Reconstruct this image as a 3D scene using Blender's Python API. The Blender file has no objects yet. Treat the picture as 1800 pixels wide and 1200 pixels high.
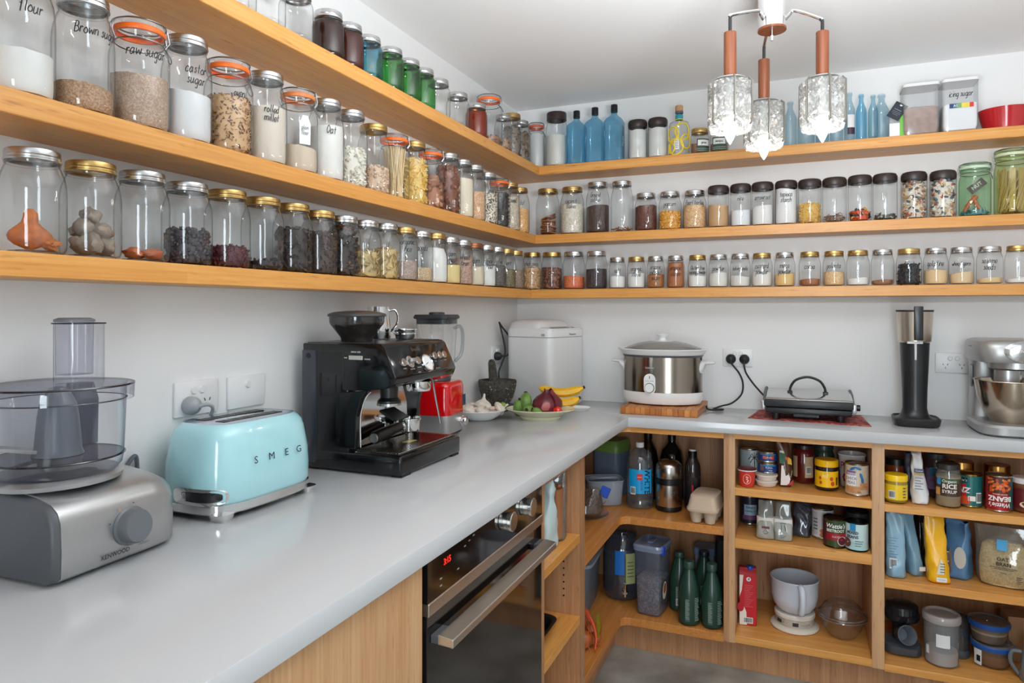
import bpy, bmesh, math, random
from mathutils import Vector, Matrix, noise
sin, cos, pi, R = math.sin, math.cos, math.pi, math.radians
random.seed(11)
sc = bpy.context.scene
COL = sc.collection

# ---------------------------------------------------------------- camera, world, light, exposure
cam = bpy.data.objects.new('camera', bpy.data.cameras.new('camera'))
COL.objects.link(cam)
cam.location = (1.2179, -2.9842, 1.3075)
cam.rotation_euler = (R(90), 0, 0.39539)
cam.data.lens = 24.24
cam.data.sensor_width = 36
cam.data.shift_y = -0.0312
cam.data.clip_start = 0.02
sc.camera = cam
sc.view_settings.view_transform = 'Standard'
sc.view_settings.look = 'None'
sc.view_settings.gamma = 1
sc.view_settings.exposure = 0.32
sc.view_settings.use_curve_mapping = False
sc.cycles.max_bounces = 10
sc.cycles.diffuse_bounces = 5
sc.cycles.glossy_bounces = 4
sc.cycles.transmission_bounces = 6
sc.cycles.transparent_max_bounces = 40
sc.cycles.sample_clamp_indirect = 4
sc.cycles.caustics_reflective = False
sc.cycles.caustics_refractive = False

world = bpy.data.worlds.new('daylight'); sc.world = world
world.use_nodes = True
wn = world.node_tree.nodes['Background']
wn.inputs[0].default_value = (0.72, 0.86, 1.0, 1); wn.inputs[1].default_value = 1.2

BULB = 42.0          # emission of the three pendant bulbs
def area(name, loc, rot, sx, sy, power, col):
    l = bpy.data.lights.new(name, 'AREA'); l.shape = 'RECTANGLE'; l.size = sx; l.size_y = sy
    l.energy = power; l.color = col
    o = bpy.data.objects.new(name, l); COL.objects.link(o); o.location = loc; o.rotation_euler = rot
    return o
area('window_daylight', (1.55, -4.28, 1.08), (R(90), 0, 0), 0.62, 1.95, 42, (0.84, 0.93, 1.0))
area('bounced_flash', (1.35, -1.95, 1.62), (R(163), 0, 0), 0.35, 0.35, 28, (0.93, 0.965, 1.0))

# ---------------------------------------------------------------- colours and materials
def lin(c):
    return tuple(((x/255)/12.92 if x/255 <= 0.04045 else ((x/255+0.055)/1.055)**2.4) for x in c[:3]) + (1,)
_M = {}
def new(name):
    m = bpy.data.materials.new(name); m.use_nodes = True
    return m, m.node_tree.nodes, m.node_tree.links
def mat(c, rough=0.45, metal=0.0, spec=0.5, coat=0.0, bump=0.0, bscale=80, emit=0.0, var=0.0):
    k = ('p', tuple(c), rough, metal, spec, coat, bump, bscale, emit, var)
    if k in _M: return _M[k]
    m, N, L = new('plain_%02x%02x%02x' % tuple(int(x) for x in c[:3]))
    b = N['Principled BSDF']
    b.inputs['Base Color'].default_value = lin(c); b.inputs['Roughness'].default_value = rough
    b.inputs['Metallic'].default_value = metal; b.inputs['Specular IOR Level'].default_value = spec
    b.inputs['Coat Weight'].default_value = coat; b.inputs['Coat Roughness'].default_value = 0.04
    if emit:
        b.inputs['Emission Color'].default_value = lin(c); b.inputs['Emission Strength'].default_value = emit
    if bump or var:
        t = N.new('ShaderNodeTexCoord'); n = N.new('ShaderNodeTexNoise'); n.inputs['Scale'].default_value = bscale
        n.inputs['Detail'].default_value = 4; L.new(t.outputs['Object'], n.inputs['Vector'])
        if bump:
            bp = N.new('ShaderNodeBump'); bp.inputs['Strength'].default_value = bump; bp.inputs['Distance'].default_value = 0.002
            L.new(n.outputs['Fac'], bp.inputs['Height']); L.new(bp.outputs['Normal'], b.inputs['Normal'])
        if var:
            r = N.new('ShaderNodeMixRGB'); r.blend_type = 'MULTIPLY'; r.inputs[1].default_value = lin(c); r.inputs[0].default_value = var
            q = N.new('ShaderNodeValToRGB'); q.color_ramp.elements[0].position = 0.35; q.color_ramp.elements[1].position = 0.65
            L.new(n.outputs['Fac'], q.inputs[0]); L.new(q.outputs[0], r.inputs[2]); L.new(r.outputs[0], b.inputs['Base Color'])
    _M[k] = m
    return m
def glass(tint=(251, 252, 252), edge=(168, 174, 176), rough=0.02, refl=0.9, haze=0.0, hazecol=(220, 222, 224), bump=0.15):
    """thin glass or clear plastic: see-through, tinted towards its edges, with a clear reflection"""
    k = ('g', tint, edge, rough, refl, haze, hazecol, bump)
    if k in _M: return _M[k]
    m, N, L = new('glass_%02x%02x%02x' % tint)
    N.remove(N['Principled BSDF'])
    out = N['Material Output']
    lw = N.new('ShaderNodeLayerWeight'); lw.inputs['Blend'].default_value = 0.5
    cr = N.new('ShaderNodeValToRGB'); cr.color_ramp.elements[0].color = lin(tint); cr.color_ramp.elements[1].color = lin(edge)
    cr.color_ramp.elements[0].position = 0.62; cr.color_ramp.elements[1].position = 0.99
    L.new(lw.outputs['Facing'], cr.inputs[0])
    tr = N.new('ShaderNodeBsdfTransparent'); L.new(cr.outputs[0], tr.inputs[0])
    gl = N.new('ShaderNodeBsdfGlossy'); gl.inputs['Roughness'].default_value = rough
    if bump:
        t = N.new('ShaderNodeTexCoord'); n = N.new('ShaderNodeTexNoise'); n.inputs['Scale'].default_value = 35
        bp = N.new('ShaderNodeBump'); bp.inputs['Strength'].default_value = bump; bp.inputs['Distance'].default_value = 0.004
        L.new(t.outputs['Object'], n.inputs['Vector']); L.new(n.outputs['Fac'], bp.inputs['Height']); L.new(bp.outputs['Normal'], gl.inputs['Normal'])
    p = N.new('ShaderNodeMath'); p.operation = 'POWER'; p.inputs[1].default_value = 4.0; L.new(lw.outputs['Facing'], p.inputs[0])
    q = N.new('ShaderNodeMath'); q.operation = 'MULTIPLY_ADD'; q.inputs[1].default_value = refl * 0.6; q.inputs[2].default_value = 0.08 * refl
    L.new(p.outputs[0], q.inputs[0])
    mx = N.new('ShaderNodeMixShader'); L.new(q.outputs[0], mx.inputs[0])
    base = tr.outputs[0]
    if haze:
        df = N.new('ShaderNodeBsdfDiffuse'); df.inputs[0].default_value = lin(hazecol)
        hm = N.new('ShaderNodeMixShader'); hm.inputs[0].default_value = haze
        L.new(tr.outputs[0], hm.inputs[1]); L.new(df.outputs[0], hm.inputs[2]); base = hm.outputs[0]
    L.new(base, mx.inputs[1]); L.new(gl.outputs[0], mx.inputs[2]); L.new(mx.outputs[0], out.inputs[0])
    _M[k] = m
    return m
def grain(c1, c2, c3, size=0.004, bump=0.7, rough=0.7):
    """loose grains: one colour per Voronoi cell, rounded relief"""
    k = ('gr', c1, c2, c3, size, bump)
    if k in _M: return _M[k]
    m, N, L = new('grain_%02x%02x%02x' % tuple(c1))
    b = N['Principled BSDF']; b.inputs['Roughness'].default_value = rough
    t = N.new('ShaderNodeTexCoord'); v = N.new('ShaderNodeTexVoronoi'); v.inputs['Scale'].default_value = 1 / size
    L.new(t.outputs['Object'], v.inputs['Vector'])
    s = N.new('ShaderNodeSeparateColor'); L.new(v.outputs['Color'], s.inputs[0])
    cr = N.new('ShaderNodeValToRGB'); cr.color_ramp.interpolation = 'CONSTANT'
    e = cr.color_ramp.elements; e[0].color = lin(c1); e[1].color = lin(c2); e[1].position = 0.42; x = e.new(0.76); x.color = lin(c3)
    L.new(s.outputs[0], cr.inputs[0]); L.new(cr.outputs[0], b.inputs['Base Color'])
    bp = N.new('ShaderNodeBump'); bp.invert = True; bp.inputs['Strength'].default_value = bump; bp.inputs['Distance'].default_value = size * 0.5
    L.new(v.outputs['Distance'], bp.inputs['Height']); L.new(bp.outputs['Normal'], b.inputs['Normal'])
    _M[k] = m
    return m
def bamboo(axis, c1=(220, 160, 86), c2=(202, 136, 62), dark=(148, 88, 36), strip=0.02, rough=0.38):
    k = ('b', axis, c1, c2, dark, strip)
    if k in _M: return _M[k]
    m, N, L = new('bamboo_' + axis)
    b = N['Principled BSDF']; b.inputs['Roughness'].default_value = rough
    t = N.new('ShaderNodeTexCoord')
    def mapped(sc3):
        mp = N.new('ShaderNodeMapping'); mp.inputs['Scale'].default_value = sc3; L.new(t.outputs['Object'], mp.inputs['Vector']); return mp
    lo, hi = 2.2, 55.0
    fine = mapped(tuple(lo if a == axis else hi for a in 'xyz'))
    n1 = N.new('ShaderNodeTexNoise'); n1.inputs['Scale'].default_value = 3.2; n1.inputs['Detail'].default_value = 3; L.new(fine.outputs[0], n1.inputs['Vector'])
    st = mapped(tuple(0.5 if a == axis else 1 / strip for a in 'xyz'))
    fl = N.new('ShaderNodeVectorMath'); fl.operation = 'FLOOR'; L.new(st.outputs[0], fl.inputs[0])
    wn_ = N.new('ShaderNodeTexWhiteNoise'); L.new(fl.outputs[0], wn_.inputs['Vector'])
    mx = N.new('ShaderNodeMixRGB'); mx.inputs[1].default_value = lin(c1); mx.inputs[2].default_value = lin(c2)
    ad = N.new('ShaderNodeMath'); ad.operation = 'MULTIPLY_ADD'; ad.inputs[1].default_value = 0.55; L.new(wn_.outputs['Value'], ad.inputs[0])
    sb = N.new('ShaderNodeMath'); sb.operation = 'MULTIPLY_ADD'; sb.inputs[1].default_value = 1.7; sb.inputs[2].default_value = -0.62; L.new(n1.outputs['Fac'], sb.inputs[0])
    L.new(sb.outputs[0], ad.inputs[2]); ad.use_clamp = True
    L.new(ad.outputs[0], mx.inputs[0])
    fk = mapped(tuple(14.0 if a == axis else 120.0 for a in 'xyz'))
    n2 = N.new('ShaderNodeTexNoise'); n2.inputs['Scale'].default_value = 1.0; n2.inputs['Detail'].default_value = 2; L.new(fk.outputs[0], n2.inputs['Vector'])
    r2 = N.new('ShaderNodeValToRGB'); r2.color_ramp.elements[0].position = 0.64; r2.color_ramp.elements[1].position = 0.88
    L.new(n2.outputs['Fac'], r2.inputs[0])
    m2 = N.new('ShaderNodeMixRGB'); m2.inputs[2].default_value = lin(dark); L.new(r2.outputs[0], m2.inputs[0]); L.new(mx.outputs[0], m2.inputs[1])
    L.new(m2.outputs[0], b.inputs['Base Color'])
    bp = N.new('ShaderNodeBump'); bp.inputs['Strength'].default_value = 0.06; bp.inputs['Distance'].default_value = 0.001
    L.new(n1.outputs['Fac'], bp.inputs['Height']); L.new(bp.outputs['Normal'], b.inputs['Normal'])
    _M[k] = m
    return m
def brushed(c=(190, 188, 184), rough=0.28):
    k = ('br', c, rough)
    if k in _M: return _M[k]
    m = mat(c, rough, 1.0); _M[k] = m
    return m
def emitter(c, s):
    m, N, L = new('glow'); N.remove(N['Principled BSDF'])
    e = N.new('ShaderNodeEmission'); e.inputs[0].default_value = lin(c); e.inputs[1].default_value = s
    L.new(e.outputs[0], N['Material Output'].inputs[0])
    return m

WHITE = mat((236, 236, 234), 0.35); CHROME = mat((226, 226, 226), 0.08, 1.0); STEEL = mat((196, 192, 186), 0.24, 1.0)
SATIN = mat((186, 186, 186), 0.34, 0.85); BLACK = mat((16, 16, 18), 0.35); GLOSSBLACK = mat((10, 10, 12), 0.08, coat=0.5)
RUBBER = mat((24, 24, 25), 0.55); INK = mat((18, 18, 26), 0.5); DKGREY = mat((78, 80, 84), 0.4); BROWNCAP = mat((48, 36, 33), 0.42)
GOLD = mat((198, 164, 104), 0.32, 1.0); SILVER = mat((200, 200, 200), 0.25, 1.0); ORANGE = mat((240, 108, 30), 0.4)
CLEAR = glass(); CLEARPL = glass((236, 240, 242), (170, 176, 182), 0.08, 0.7, 0.10, (205, 212, 220), 0)
B_Y = bamboo('y'); B_X = bamboo('x')
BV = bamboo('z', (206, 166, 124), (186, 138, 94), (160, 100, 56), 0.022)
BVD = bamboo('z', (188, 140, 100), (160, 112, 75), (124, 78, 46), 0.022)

# ---------------------------------------------------------------- mesh building
class G:
    def __init__(s): s.v = []; s.f = []; s.mi = []; s.cur = 0
    def add(s, v, f):
        n = len(s.v); s.v += [tuple(p) for p in v]; s.f += [tuple(i + n for i in q) for q in f]; s.mi += [s.cur] * len(f); return s
    def bm(s, b):
        b.verts.index_update(); v = [w.co[:] for w in b.verts]; f = [[w.index for w in q.verts] for q in b.faces]; b.free(); return s.add(v, f)
    def box(s, x0, x1, y0, y1, z0, z1, bev=0.0, seg=2, mx=None):
        b = bmesh.new(); bmesh.ops.create_cube(b, size=1)
        for w in b.verts:
            w.co = Vector(((x0 + x1) / 2 + w.co.x * (x1 - x0), (y0 + y1) / 2 + w.co.y * (y1 - y0), (z0 + z1) / 2 + w.co.z * (z1 - z0)))
        if bev: bmesh.ops.bevel(b, geom=list(b.edges), offset=bev, segments=seg, affect='EDGES', profile=0.5)
        if mx: bmesh.ops.transform(b, matrix=mx, verts=b.verts)
        return s.bm(b)
    def loft(s, rings, cap0=True, cap1=True, closed=True):
        n = len(rings[0]); v = [p for r in rings for p in r]; f = []
        for i in range(len(rings) - 1):
            for j in range(n if closed else n - 1):
                k = (j + 1) % n
                f.append((i * n + j, i * n + k, (i + 1) * n + k, (i + 1) * n + j))
        if cap0: f.append(tuple(range(n))[::-1])
        if cap1: f.append(tuple((len(rings) - 1) * n + j for j in range(n)))
        return s.add(v, f)
    def lathe(s, prof, n=32, c=(0, 0, 0), sx=1, sy=1, mx=None, c0=False, c1=False):
        rings = []
        for r, z in prof:
            r = max(r, 1e-5)
            ring = [Vector((c[0] + r * sx * cos(2 * pi * j / n), c[1] + r * sy * sin(2 * pi * j / n), c[2] + z)) for j in range(n)]
            rings.append([mx @ p for p in ring] if mx else ring)
        return s.loft(rings, c0, c1)
    def tube(s, pts, r, n=8, closed=False):
        P = [Vector(p) for p in pts]; rings = []; up = None; m = len(P)
        for i, p in enumerate(P):
            a = P[(i - 1) % m] if (closed or i > 0) else p; b = P[(i + 1) % m] if (closed or i < m - 1) else p
            t = (b - a).normalized()
            if up is None: up = t.orthogonal().normalized()
            up = (up - t * up.dot(t)); up = up.normalized() if up.length > 1e-6 else t.orthogonal().normalized()
            w = t.cross(up); rr = r[i] if isinstance(r, (list, tuple)) else r
            rings.append([p + (up * cos(2 * pi * j / n) + w * sin(2 * pi * j / n)) * rr for j in range(n)])
        if closed: rings.append(rings[0]); return s.loft(rings, False, False)
        return s.loft(rings)
    def prism(s, out, a0, a1, axis='y', bev=0.0, seg=2):
        """outline of 2D points pushed from a0 to a1 along an axis"""
        def P(u, w, a): return {'y': (u, a, w), 'x': (a, u, w), 'z': (u, w, a)}[axis]
        b = bmesh.new(); lo = [b.verts.new(P(u, w, a0)) for u, w in out]; hi = [b.verts.new(P(u, w, a1)) for u, w in out]
        n = len(out); b.faces.new(lo); b.faces.new(hi[::-1])
        for i in range(n): b.faces.new((lo[i], hi[i], hi[(i + 1) % n], lo[(i + 1) % n]))
        bmesh.ops.recalc_face_normals(b, faces=b.faces)
        if bev: bmesh.ops.bevel(b, geom=list(b.edges), offset=bev, segments=seg, affect='EDGES', profile=0.5)
        return s.bm(b)
    def ball(s, c, r, sub=2, jit=0.0, mx=None, seed=0):
        b = bmesh.new(); bmesh.ops.create_icosphere(b, subdivisions=sub, radius=1)
        rx, ry, rz = r if isinstance(r, (tuple, list)) else (r, r, r)
        for w in b.verts:
            k = 1 + (jit * noise.noise(w.co * 1.7 + Vector((seed * 3.1, seed * 1.7, seed))) if jit else 0)
            p = Vector((w.co.x * rx * k, w.co.y * ry * k, w.co.z * rz * k))
            w.co = (mx @ p if mx else p) + Vector(c)
        return s.bm(b)
    def xf(s, m): s.v = [tuple(m @ Vector(p)) for p in s.v]; return s
    def build(s, name, m, parent=None, loc=None, smooth=True, ang=38, kind=None, rz=0):
        me = bpy.data.meshes.new(name); me.from_pydata(s.v, [], s.f)
        for x in (m if isinstance(m, (list, tuple)) else [m]): me.materials.append(x)
        if isinstance(m, (list, tuple)): me.polygons.foreach_set('material_index', s.mi)
        b = bmesh.new(); b.from_mesh(me); bmesh.ops.recalc_face_normals(b, faces=b.faces); b.to_mesh(me); b.free()
        if smooth:
            me.polygons.foreach_set('use_smooth', [True] * len(me.polygons)); me.set_sharp_from_angle(angle=R(ang))
        me.update()
        o = bpy.data.objects.new(name, me); COL.objects.link(o)
        if parent: o.parent = parent
        if loc: o.location = loc
        o.rotation_euler.z = rz
        if kind: o['kind'] = kind
        return o
def se(cx, cy, a, b, z, n=4.0, k=36, mx=None):
    """rounded-rectangle ring"""
    out = []
    for j in range(k):
        t = 2 * pi * j / k; c_, s_ = cos(t), sin(t)
        p = Vector((cx + a * math.copysign(abs(c_) ** (2 / n), c_), cy + b * math.copysign(abs(s_) ** (2 / n), s_), z))
        out.append(mx @ p if mx else p)
    return out
def arc(p0, p1, p2, n=12):
    p0, p1, p2 = Vector(p0), Vector(p1), Vector(p2)
    return [p0 * (1 - t) ** 2 + p1 * 2 * t * (1 - t) + p2 * t * t for t in [i / n for i in range(n + 1)]]
def spline(pts, n=10):
    P = [Vector(p) for p in pts]; out = []
    for i in range(len(P) - 1):
        a = P[max(i - 1, 0)]; b = P[i]; c = P[i + 1]; d = P[min(i + 2, len(P) - 1)]
        for q in range(n):
            t = q / n
            out.append(0.5 * ((2 * b) + (c - a) * t + (2 * a - 5 * b + 4 * c - d) * t * t + (3 * b - a - 3 * c + d) * t ** 3))
    return out + [P[-1]]
AX = {'x': Matrix.Rotation(pi / 2, 4, 'Y'), '-y': Matrix.Rotation(pi / 2, 4, 'X'), 'z': Matrix.Identity(4)}
def at(loc, axis='z'): return Matrix.Translation(loc) @ AX[axis]

def T(name, label, cat, loc=(0, 0, 0), rz=0.0, group=None):
    o = bpy.data.objects.new(name, None); COL.objects.link(o); o.empty_display_size = 0.02
    o.location = loc; o.rotation_euler.z = rz; tag(o, label, cat, group); return o
def tag(o, label, cat, group=None):
    o['label'] = label; o['category'] = cat
    if group: o['group'] = group
    return o
def S(o): o['kind'] = 'structure'; return o

# ---------------------------------------------------------------- lettering
def flat(o, r, u):
    o, r, u = Vector(o), Vector(r).normalized(), Vector(u).normalized()
    return lambda x, y: o + r * x + u * y
def wrap(rad, z, th=0.0, e=0.0006, sx=1, sy=1):
    """onto an upright cylinder of a thing whose local +x looks at the reader"""
    return lambda x, y: Vector(((rad + e) * sx * cos(th + x / rad), (rad + e) * sy * sin(th + x / rad), z + y))
_TC = {}
def txt(s, size, fn, m, parent, name='lettering', align='CENTER', bold=0.0, shear=0.0, wid=1.0):
    k = (s, size, align, bold, shear)
    if k not in _TC:
        cu = bpy.data.curves.new('t', 'FONT'); cu.body = s; cu.size = size; cu.align_x = align; cu.align_y = 'CENTER'
        cu.resolution_u = 2; cu.offset = bold * size; cu.shear = shear
        o = bpy.data.objects.new('t', cu); COL.objects.link(o); dg = bpy.context.evaluated_depsgraph_get()
        me = bpy.data.meshes.new_from_object(o.evaluated_get(dg)); _TC[k] = ([v.co[:2] for v in me.vertices], [tuple(p.vertices) for p in me.polygons])
        bpy.data.objects.remove(o); bpy.data.meshes.remove(me); bpy.data.curves.remove(cu)
    vs, fs = _TC[k]
    g = G(); g.add([fn(x * wid, y) for x, y in vs], fs)
    return g.build(name, m, parent, smooth=False)
HW = {'a': '48 29 07 05 14 24 46|49 45 54', 'b': '0d 04|07 29 48 46 24 05', 'c': '48 29 07 05 14 34 45', 'd': '48 29 07 05 14 24 46|4d 45 54',
 'e': '06 46 48 29 07 05 14 34 45', 'f': '4c 3d 2c 23|09 39', 'g': '48 29 07 05 14 24 46|49 42 30 11', 'h': '0d 04|07 29 48 44', 'i': '19 14|1b 1c',
 'j': '29 22 10 01|2b 2c', 'k': '0d 04|49 06|16 44', 'l': '1d 15 24', 'm': '09 04|07 19 38 34|37 59 78 74', 'n': '09 04|07 29 48 44', 'o': '29 07 05 24 45 47 29',
 'p': '09 00|07 29 48 46 24 05', 'q': '48 29 07 05 14 24 46|49 40 51', 'r': '09 04|07 29 38', 's': '38 29 18 27 36 24 05', 't': '2c 25 34|09 49',
 'u': '09 05 14 24 46|49 45 54', 'v': '09 24 49', 'w': '09 14 38 54 69', 'x': '09 44|49 04', 'y': '09 05 14 24 46|49 42 30 11', 'z': '09 49 04 44',
 'B': '0d 04|0d 3d 4b 39 09|39 57 45 04', 'C': '5c 3d 0a 07 24 55', 'G': '5c 3d 0a 07 24 55 58 38', 'O': '2d 0a 07 24 57 5a 2d', 'P': '0d 04|0d 3d 4b 39 08', 'I': '1d 14'}
def hand(lines, xh, fn, m, parent, w=0.0017):
    """marker-pen handwriting drawn as strokes"""
    rnd = random.Random(len(lines) * 7 + len(lines[0])); g = G(); u = xh / 5; y0 = 0.0
    for ln in lines:
        wd = []; x = 0
        for ch in ln:
            if ch == ' ': x += 3.5; continue
            st = [[(int(p[0]), int(p[1], 16) - 4) for p in q.split()] for q in HW[ch].split('|')]
            dy = rnd.uniform(-.4, .4)
            wd.append([[(x + a + b * 0.25, b + dy) for a, b in q] for q in st]); x += max(a for q in st for a, b in q) + 1.7
        off = -x / 2
        for q in [q for g_ in wd for q in g_]:
            P = [Vector(((a + off) * u * 0.58, b * u + y0, 0)) for a, b in q]
            if len(P) > 2: P = spline(P, 3)
            vs = []
            for i, p in enumerate(P):
                t = (P[min(i + 1, len(P) - 1)] - P[max(i - 1, 0)]); t = t.normalized() if t.length > 0 else Vector((1, 0, 0)); nn = Vector((-t.y, t.x, 0)) * w / 2
                vs += [p + nn, p - nn]
            g.add([fn(p.x, p.y) for p in vs], [(2 * i, 2 * i + 1, 2 * i + 3, 2 * i + 2) for i in range(len(P) - 1)])
        y0 -= xh * 2.0
    return g.build('handwriting', m, parent, smooth=False)
def patch(fn, x0, x1, y0, y1, m, parent, name='printed_patch', n=8):
    """a printed area laid on a surface"""
    g = G(); v = []; f = []
    for i in range(n + 1):
        x = x0 + (x1 - x0) * i / n; v += [fn(x, y0), fn(x, y1)]
    g.add(v, [(2 * i, 2 * i + 2, 2 * i + 3, 2 * i + 1) for i in range(n)])
    return g.build(name, m, parent)
def barcode(fn, x, y, w, h, parent):
    patch(fn, x - w / 2, x + w / 2, y - h / 2, y + h / 2, mat((235, 235, 232)), parent, 'barcode_label', 4)
    g = G(); rnd = random.Random(3); a = x - w * .42
    fo = lambda p, q: fn(p, q) * 1.0
    while a < x + w * .4:
        b = rnd.choice((.03, .05, .08)) * w
        c = [fn(a, y - h * .35), fn(a + b, y - h * .35), fn(a + b, y + h * .4), fn(a, y + h * .4)]
        n = (Vector(c[1]) - Vector(c[0])).cross(Vector(c[3]) - Vector(c[0])).normalized() * 0.0005
        g.add([Vector(p) + n for p in c], [(0, 1, 2, 3)]); a += b + rnd.choice((.03, .05)) * w
    g.build('barcode_lines', INK, parent, smooth=False)
# ================================================================ room shell
WALLM = mat((232, 232, 231), 0.6, bump=0.03, bscale=120)
CEILM = mat((246, 246, 246), 0.75)
XR, YR, ZC = 2.75, -4.1, 2.2325
def wallbox(name, *a, m=WALLM): return S(G().box(*a).build(name, m, smooth=False))
wallbox('wall_left', -0.12, 0, YR - .1, .12, 0, ZC)
wallbox('wall_back', 0, XR, 0, .12, 0, ZC)
wallbox('wall_right', XR, XR + .12, YR - .1, .12, 0, ZC)
wallbox('ceiling', -0.12, XR + .12, YR - .1, .12, ZC, ZC + .1, m=CEILM)
wr = G(); wx0, wx1, wz0, wz1 = 1.22, 1.88, .08, 2.06
wr.box(0, wx0, YR - .1, YR, 0, ZC).box(wx1, XR, YR - .1, YR, 0, ZC).box(wx0, wx1, YR - .1, YR, 0, wz0).box(wx0, wx1, YR - .1, YR, wz1, ZC)
S(wr.build('wall_rear', WALLM, smooth=False))
wf = G(); y_ = YR - .05
for a in ((wx0, wx0 + .05, wz0, wz1), (wx1 - .05, wx1, wz0, wz1), (wx0, wx1, wz0, wz0 + .05), (wx0, wx1, wz1 - .05, wz1), (wx0, wx1, 1.0, 1.05)):
    wf.box(a[0], a[1], y_ - .03, y_ + .03, a[2], a[3])
win = S(wf.build('window_1', WHITE, smooth=False))
for a, b in ((wz0 + .05, 1.0), (1.05, wz1 - .05)):
    G().box(wx0 + .05, wx1 - .05, y_ - .003, y_ + .003, a, b).build('window_pane', glass(bump=0), win, smooth=False)
# concrete floor
m, N, L = new('polished_concrete'); b_ = N['Principled BSDF']; b_.inputs['Roughness'].default_value = 0.45
t_ = N.new('ShaderNodeTexCoord'); n_ = N.new('ShaderNodeTexNoise'); n_.inputs['Scale'].default_value = 5; n_.inputs['Detail'].default_value = 8
r_ = N.new('ShaderNodeValToRGB'); r_.color_ramp.elements[0].color = lin((118, 114, 106)); r_.color_ramp.elements[1].color = lin((164, 160, 152))
r_.color_ramp.elements[0].position = .35; r_.color_ramp.elements[1].position = .68
L.new(t_.outputs['Object'], n_.inputs['Vector']); L.new(n_.outputs['Fac'], r_.inputs[0]); L.new(r_.outputs[0], b_.inputs['Base Color'])
S(G().box(-.12, XR + .12, YR - .1, .12, -.1, 0).build('floor', m, smooth=False))

# ================================================================ wall shelves
def board(name, label, a, m, group):
    return tag(G().box(*a, bev=.0015, seg=1).build(name, m, smooth=False), label, 'shelf', group)
YL = -3.2
SH = {'LB': .130, 'LM': .147, 'LT': .170, 'BB': .160, 'BM': .156, 'BT': .169}
ZB, ZM, ZT = 1.395, 1.634, 1.931
gl_ = 'bamboo shelves on the pantry walls'
for k, kb, z, nm in (('LB', 'BB', ZB, 'lowest'), ('LM', 'BM', ZM, 'middle'), ('LT', 'BT', ZT, 'top')):
    board('wall_shelf', nm + ' of three long bamboo shelves on the left wall, lined with glass jars', (0, SH[k], YL, 0, z - .0385, z), B_Y, gl_)
    board('wall_shelf', nm + ' of three bamboo shelves on the back wall, meeting the left shelf in the corner', (SH[k], 2.4, -SH[kb], 0, z - .0385, z), B_X, gl_)

# ================================================================ worktop
def topmat():
    m, N, L = new('white_stone'); b = N['Principled BSDF']; b.inputs['Base Color'].default_value = lin((192, 193, 194)); b.inputs['Roughness'].default_value = 0.14
    return m
DL, DR = .6185, .409
out = [(0, YL), (DL, YL), (DL, -DR - .004), (DL + .004, -DR), (2.4, -DR), (2.4, 0), (0, 0)]
tag(G().prism(out, .8635, .9, 'z', bev=.002, seg=2).build('worktop', topmat(), ang=30), 'white L-shaped stone worktop running along the left wall and the back wall', 'countertop')

# ================================================================ base cabinets
FX, FY = .598, -.389
# --- left run, below the near end of the worktop
t = T('base_cabinet', 'pale bamboo cupboard with upright grain to the left of the oven', 'cabinet', (0, -1.905, 0))
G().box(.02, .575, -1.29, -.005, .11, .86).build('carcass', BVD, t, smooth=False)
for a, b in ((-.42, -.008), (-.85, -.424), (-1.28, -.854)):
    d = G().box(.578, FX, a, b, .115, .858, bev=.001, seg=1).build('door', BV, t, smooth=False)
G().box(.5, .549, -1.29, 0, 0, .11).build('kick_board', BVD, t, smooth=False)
# --- oven
t = T('built_in_oven', 'black glass built-in oven with a wide steel bar handle under the worktop', 'oven', (.598, -1.5985, 0))
w = .2985
G().box(-.55, -.02, -w, w, .12, .86).build('oven_body', BLACK, t, smooth=False)
G().box(-.02, .002, -w, w, .775, .86, bev=.001, seg=1).build('control_panel', GLOSSBLACK, t, smooth=False)
d = G().box(-.02, .0, -w, w, .2, .752, bev=.001, seg=1).build('oven_door', GLOSSBLACK, t, smooth=False)
G().box(-.02, .004, -w, w, .752, .776, bev=.0015, seg=1).build('steel_trim', mat((214, 206, 196), .28, 1.0), t, smooth=False)
h = G(); h.prism([(.014, .700), (.046, .698), (.046, .714), (.014, .718)], -.285, .285, 'y', bev=.0015, seg=1)
h = h.build('handle', mat((222, 218, 210), .3, 1.0), d, smooth=False)
for y in (-.285, .24): G().box(0, .016, y, y + .045, .701, .716, bev=.001, seg=1).build('handle_bracket', DKGREY, d, smooth=False)
G().box(-.02, .003, -w, w, .12, .198, bev=.001, seg=1).build('steel_plinth', SATIN, t, smooth=False)
for y in (.060, .186):
    k = G().lathe([(.0, .0), (.0205, .0), (.0205, .009), (.0195, .0095), (.0195, .011), (.022, .0115), (.022, .0185), (.0205, .020), (0, .020)], 32, mx=at((.002, y, .826), 'x'))
    k.build('knob', STEEL, t)
txt('3:15', .017, flat((.0028, -.225, .832), (0, 1, 0), (0, 0, 1)), emitter((255, 40, 30), 3.0), t, 'clock_display')
for i, (y, z) in enumerate(((-.15, .835), (-.13, .840), (-.11, .845), (-.25, .806), (-.25, .793), (-.18, .80))):
    G().box(.0022, .0026, y - .004, y + .004, z - .0012, z + .0012).build('touch_mark', mat((150, 150, 150)), t, smooth=False)
S(G().box(.48, .549, -1.90, -1.29, 0, .118).build('trim_1', BVD, smooth=False))

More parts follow.
